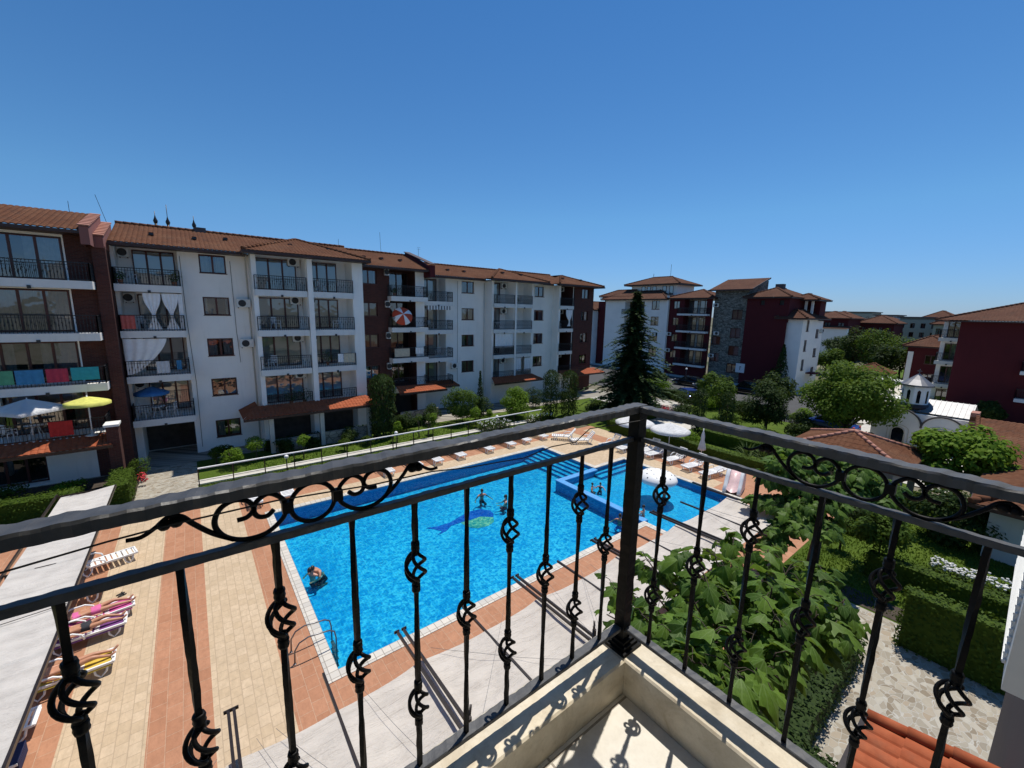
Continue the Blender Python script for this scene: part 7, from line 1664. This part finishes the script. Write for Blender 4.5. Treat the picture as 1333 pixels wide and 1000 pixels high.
# second bather, bending forward so that the broad back shows
t = thing('person', 'person bending forward in the pool near its left edge, tanned back out of the water', 'person', (3.3, 16.35, -1.36), R(200)); z = 0
J = dict(pelvis=(-.1, 0, .90), waist=(0, 0, 1.08), chest=(.16, 0, 1.28), neckb=(.28, 0, 1.38), neck=(.33, 0, 1.41), chin=(.39, 0, 1.42), head=(.45, 0, 1.46), crownp=(.50, 0, 1.52))
for k, y in (('L', 1), ('R', -1)): J.update({'hip' + k: (-.1, .1 * y, .85), 'kn' + k: (.2, .16 * y, .74), 'an' + k: (-.15, .14 * y, .66), 'toe' + k: (-.05, .15 * y, .62), 'sh' + k: (.18, .20 * y, 1.36), 'el' + k: (.3, .36 * y, 1.18), 'wr' + k: (.5, .3 * y, 1.14), 'pm' + k: (.57, .26 * y, 1.13)})
bd = grow(body_chains(J), 'body', 'skin', t, 1); face_bits(J, (1, 0, -.3), bd, 'hair', (.3, 0, 1)); garment(bd, lambda c: .76 < c.z < 1.02 and abs(c.y) < .24, 'swimsuit', 'swim_dark', t)

# ================================================================== CARS
def car(label, loc, rz, paint, src={}, van=False):
    t = thing('parked_car', label, 'car', loc, rz, 'cars parked before the red and white buildings')
    secs = [(-2.1, .35, .62, .70), (-1.95, .25, .82, .80), (-1.2, .22, .95, .86), (-.2, .22, .95, .88), (.9, .22, .92, .88), (1.7, .24, .80, .84), (2.1, .32, .62, .70)]
    b = MB(); m_ = 12
    for x, z0, z1, w in secs:
        for j in range(m_):
            a = 2 * math.pi * (j + .5) / m_; cx = math.copysign(abs(math.cos(a)) ** .45, math.cos(a)); cz = math.copysign(abs(math.sin(a)) ** .45, math.sin(a)); b.v.append((x, cx * w, (z0 + z1) / 2 + cz * (z1 - z0) / 2))
    for i in range(len(secs) - 1):
        for j in range(m_): b.f.append((i * m_ + j, i * m_ + (j + 1) % m_, (i + 1) * m_ + (j + 1) % m_, (i + 1) * m_ + j)); b.m.append(0); b.s.append(True)
    b.f.append(tuple(range(m_))); b.m.append(0); b.s.append(False); b.f.append(tuple((len(secs) - 1) * m_ + j for j in range(m_))); b.m.append(0); b.s.append(False)
    bd = b.build('body', M[paint], t)
    top = 1.75 if van else 1.42; b = MB()
    cab = [(-1.75, .9, .78), (-1.35 if not van else -1.7, top - .06, .62), (.2, top, .64), (1.05, .9, .76)]
    o = len(b.v)
    for x, z, w in cab: b.v.extend([(x, -w, z), (x, w, z)])
    b.f += [(0, 1, 3, 2), (4, 5, 7, 6)]; b.m += [1, 1]; b.s += [False] * 2
    b.f += [(2, 3, 5, 4)]; b.m += [0]; b.s += [False]
    b.add([(-1.75, -.78, .9), (-1.35, -.62, top - .06), (.2, -.64, top), (1.05, -.76, .9)], [(0, 1, 2, 3)], 1); b.add([(-1.75, .78, .9), (-1.35, .62, top - .06), (.2, .64, top), (1.05, .76, .9)], [(0, 1, 2, 3)], 1)
    for y in (-1, 1):
        b.bar((-.5, .66 * y, .9), (-.5, .645 * y, top - .01), .07, .05); b.bar((.2, .655 * y, top), (1.05, .77 * y, .9), .06, .06); b.bar((-1.35, .63 * y, top - .06), (-1.75, .79 * y, .9), .10, .06); b.bar((-1.35, .63 * y, top - .04), (.2, .65 * y, top), .06, .05)
    b.build('cabin', [M[paint], M['carglass']], t)
    for x in (-1.3, 1.32):
        for y in (-.78, .78):
            w = MB(); w.lathe([(.001, -.1), (.28, -.1), (.31, -.06), (.31, .06), (.28, .1), (.001, .1)], 16); [w.v.__setitem__(i, (x + v[0], y + v[2], .31 + v[1])) for i, v in enumerate(w.v)]; wo = w.build('wheel', M['rubber'], t)
            w = MB(); w.lathe([(.001, .105), (.18, .105), (.2, .08)], 12); [w.v.__setitem__(i, (x + v[0], y + math.copysign(v[2], y), .31 + v[1])) for i, v in enumerate(w.v)]; w.build('rim', M['steel'], wo)
    for y in (-.55, .55):
        w = MB(); w.box(2.0, 2.09, y - .14, y + .14, .58, .70); w.build('headlight', M['whitemetal'], t); w = MB(); w.box(-2.08, -1.98, y - .12, y + .12, .62, .76); w.build('tail_light', M['swim_red'], t)
    return t
car('black car parked at the left, in the shadow before the red balconies', (57.5, 31.6, 0), R(100), 'carblack'); car('grey car right of the black one, its pale roof catching light', (56.7, 27.9, 0), R(95), 'cargrey')
car('black car with shiny roof parked between the slender tree and pine', (58.4, 23.9, 0), R(100), 'carblack', van=True); car('blue and white car in front of the others by the pale path', (47.6, 26.2, 0), R(60), 'carblue')
car('dark blue car half hidden under the shade tree by the yellow-green bush', (46.5, 11.2, 0), R(80), 'carblue'); car('white car behind the shade tree beside the narrow white building', (70, 15.0, 0), R(85), 'carwhite')
car('white car parked in the street before the small dark red house', (82, 10.2, 0), R(10), 'carwhite', van=True); car('silver-white car under the red wall at the right edge', (47.2, .4, 0), R(95), 'carwhite'); car('white van in front of the grey garden wall at the foot of the red building', (62, 5.4, 0), R(88), 'carwhite', van=True)
car('grey car in the row behind the shade tree, under pale parasols', (74, 15.8, 0), R(88), 'cargrey')
for i, (x, y, lab) in enumerate([(72.5, 13.2, 'big cream parasol over the far car park, left of the kiosk'), (75, 12.6, 'big cream parasol just before the kiosk')]): parasol('parasol', lab, (x, y, 0), 2.0, 2.6, 'parasol', .5, 4, sq=True, group='cream parasols by the far car park')
w = thing('garden_wall', 'low grey wall with pale top at the foot of the red building', 'wall', (60, 6, 0), world=True); b = MB(); b.box(58.5, 58.9, 3.2, 6.4, -.05, 1.9); b.box(58.4, 59.0, 3.1, 6.5, 1.9, 2.05, 1); b.build('wall', [M['offwhite'], M['kerb']], w)
# ================================================================== CAMERA, SUN, SKY
cam_d = bpy.data.cameras.new('camera'); cam_o = bpy.data.objects.new('camera', cam_d); COL.objects.link(cam_o); SC.camera = cam_o
cam_d.sensor_width = 36; cam_d.lens = 537.744 / 1333 * 36; cam_d.clip_start = .05; cam_d.clip_end = 6000
yaw, pit, rol = R(52.0621), R(9.94432), R(1.23609)
f = Vector((math.cos(pit) * math.cos(yaw), math.cos(pit) * math.sin(yaw), -math.sin(pit))); rr = Vector((math.sin(yaw), -math.cos(yaw), 0)); u = rr.cross(f)
r2 = rr * math.cos(rol) + u * math.sin(rol); u2 = u * math.cos(rol) - rr * math.sin(rol)
mw = Matrix((r2, u2, -f)).transposed().to_4x4(); mw.translation = (0, 0, H); cam_o.matrix_world = mw
EL, AZ = R(70), R(20)
sd = Vector((math.cos(EL) * math.cos(AZ), math.cos(EL) * math.sin(AZ), math.sin(EL)))
sl = bpy.data.lights.new('sun', 'SUN'); sl.energy = 4.8; sl.angle = R(.5); sl.color = (1, .95, .87)
so = bpy.data.objects.new('sun', sl); COL.objects.link(so); so.rotation_euler = sd.to_track_quat('Z', 'Y').to_euler(); so.location = (0, 0, 60)
wd = bpy.data.worlds.new('World'); SC.world = wd; wd.use_nodes = True; nt = wd.node_tree
sk = nt.nodes.new('ShaderNodeTexSky'); sk.sky_type = 'NISHITA'; sk.sun_disc = False; sk.sun_elevation = EL; sk.sun_rotation = R(90) - AZ; sk.altitude = 0; sk.air_density = 1.0; sk.dust_density = .1; sk.ozone_density = 1.5
tc = nt.nodes.new('ShaderNodeTexCoord'); sp = nt.nodes.new('ShaderNodeSeparateXYZ'); nt.links.new(tc.outputs['Generated'], sp.inputs[0])
rp = nt.nodes.new('ShaderNodeValToRGB'); nt.links.new(sp.outputs[2], rp.inputs[0]); e = rp.color_ramp.elements
e[0].position = .0; e[0].color = (.40, .585, 1.06, 1); e[1].position = .65; e[1].color = (.31, .73, 1.09, 1); e.new(.2).color = (.465, .815, 1.09, 1)
mx = nt.nodes.new('ShaderNodeMix'); mx.data_type = 'RGBA'; mx.blend_type = 'MULTIPLY'; mx.inputs[0].default_value = 1
nt.links.new(sk.outputs[0], mx.inputs[6]); nt.links.new(rp.outputs[0], mx.inputs[7])
bg = nt.nodes['Background']; nt.links.new(mx.outputs[2], bg.inputs[0]); bg.inputs[1].default_value = .10
vs = SC.view_settings; vs.view_transform = 'Standard'; vs.look = 'None'; vs.exposure = 0.0; vs.gamma = 1; vs.use_curve_mapping = False
SC.cycles.max_bounces = 8; SC.cycles.transparent_max_bounces = 12
SC.cycles.sample_clamp_indirect = 4
for o in list(bpy.data.objects):
    if 'world' in o: del o['world']
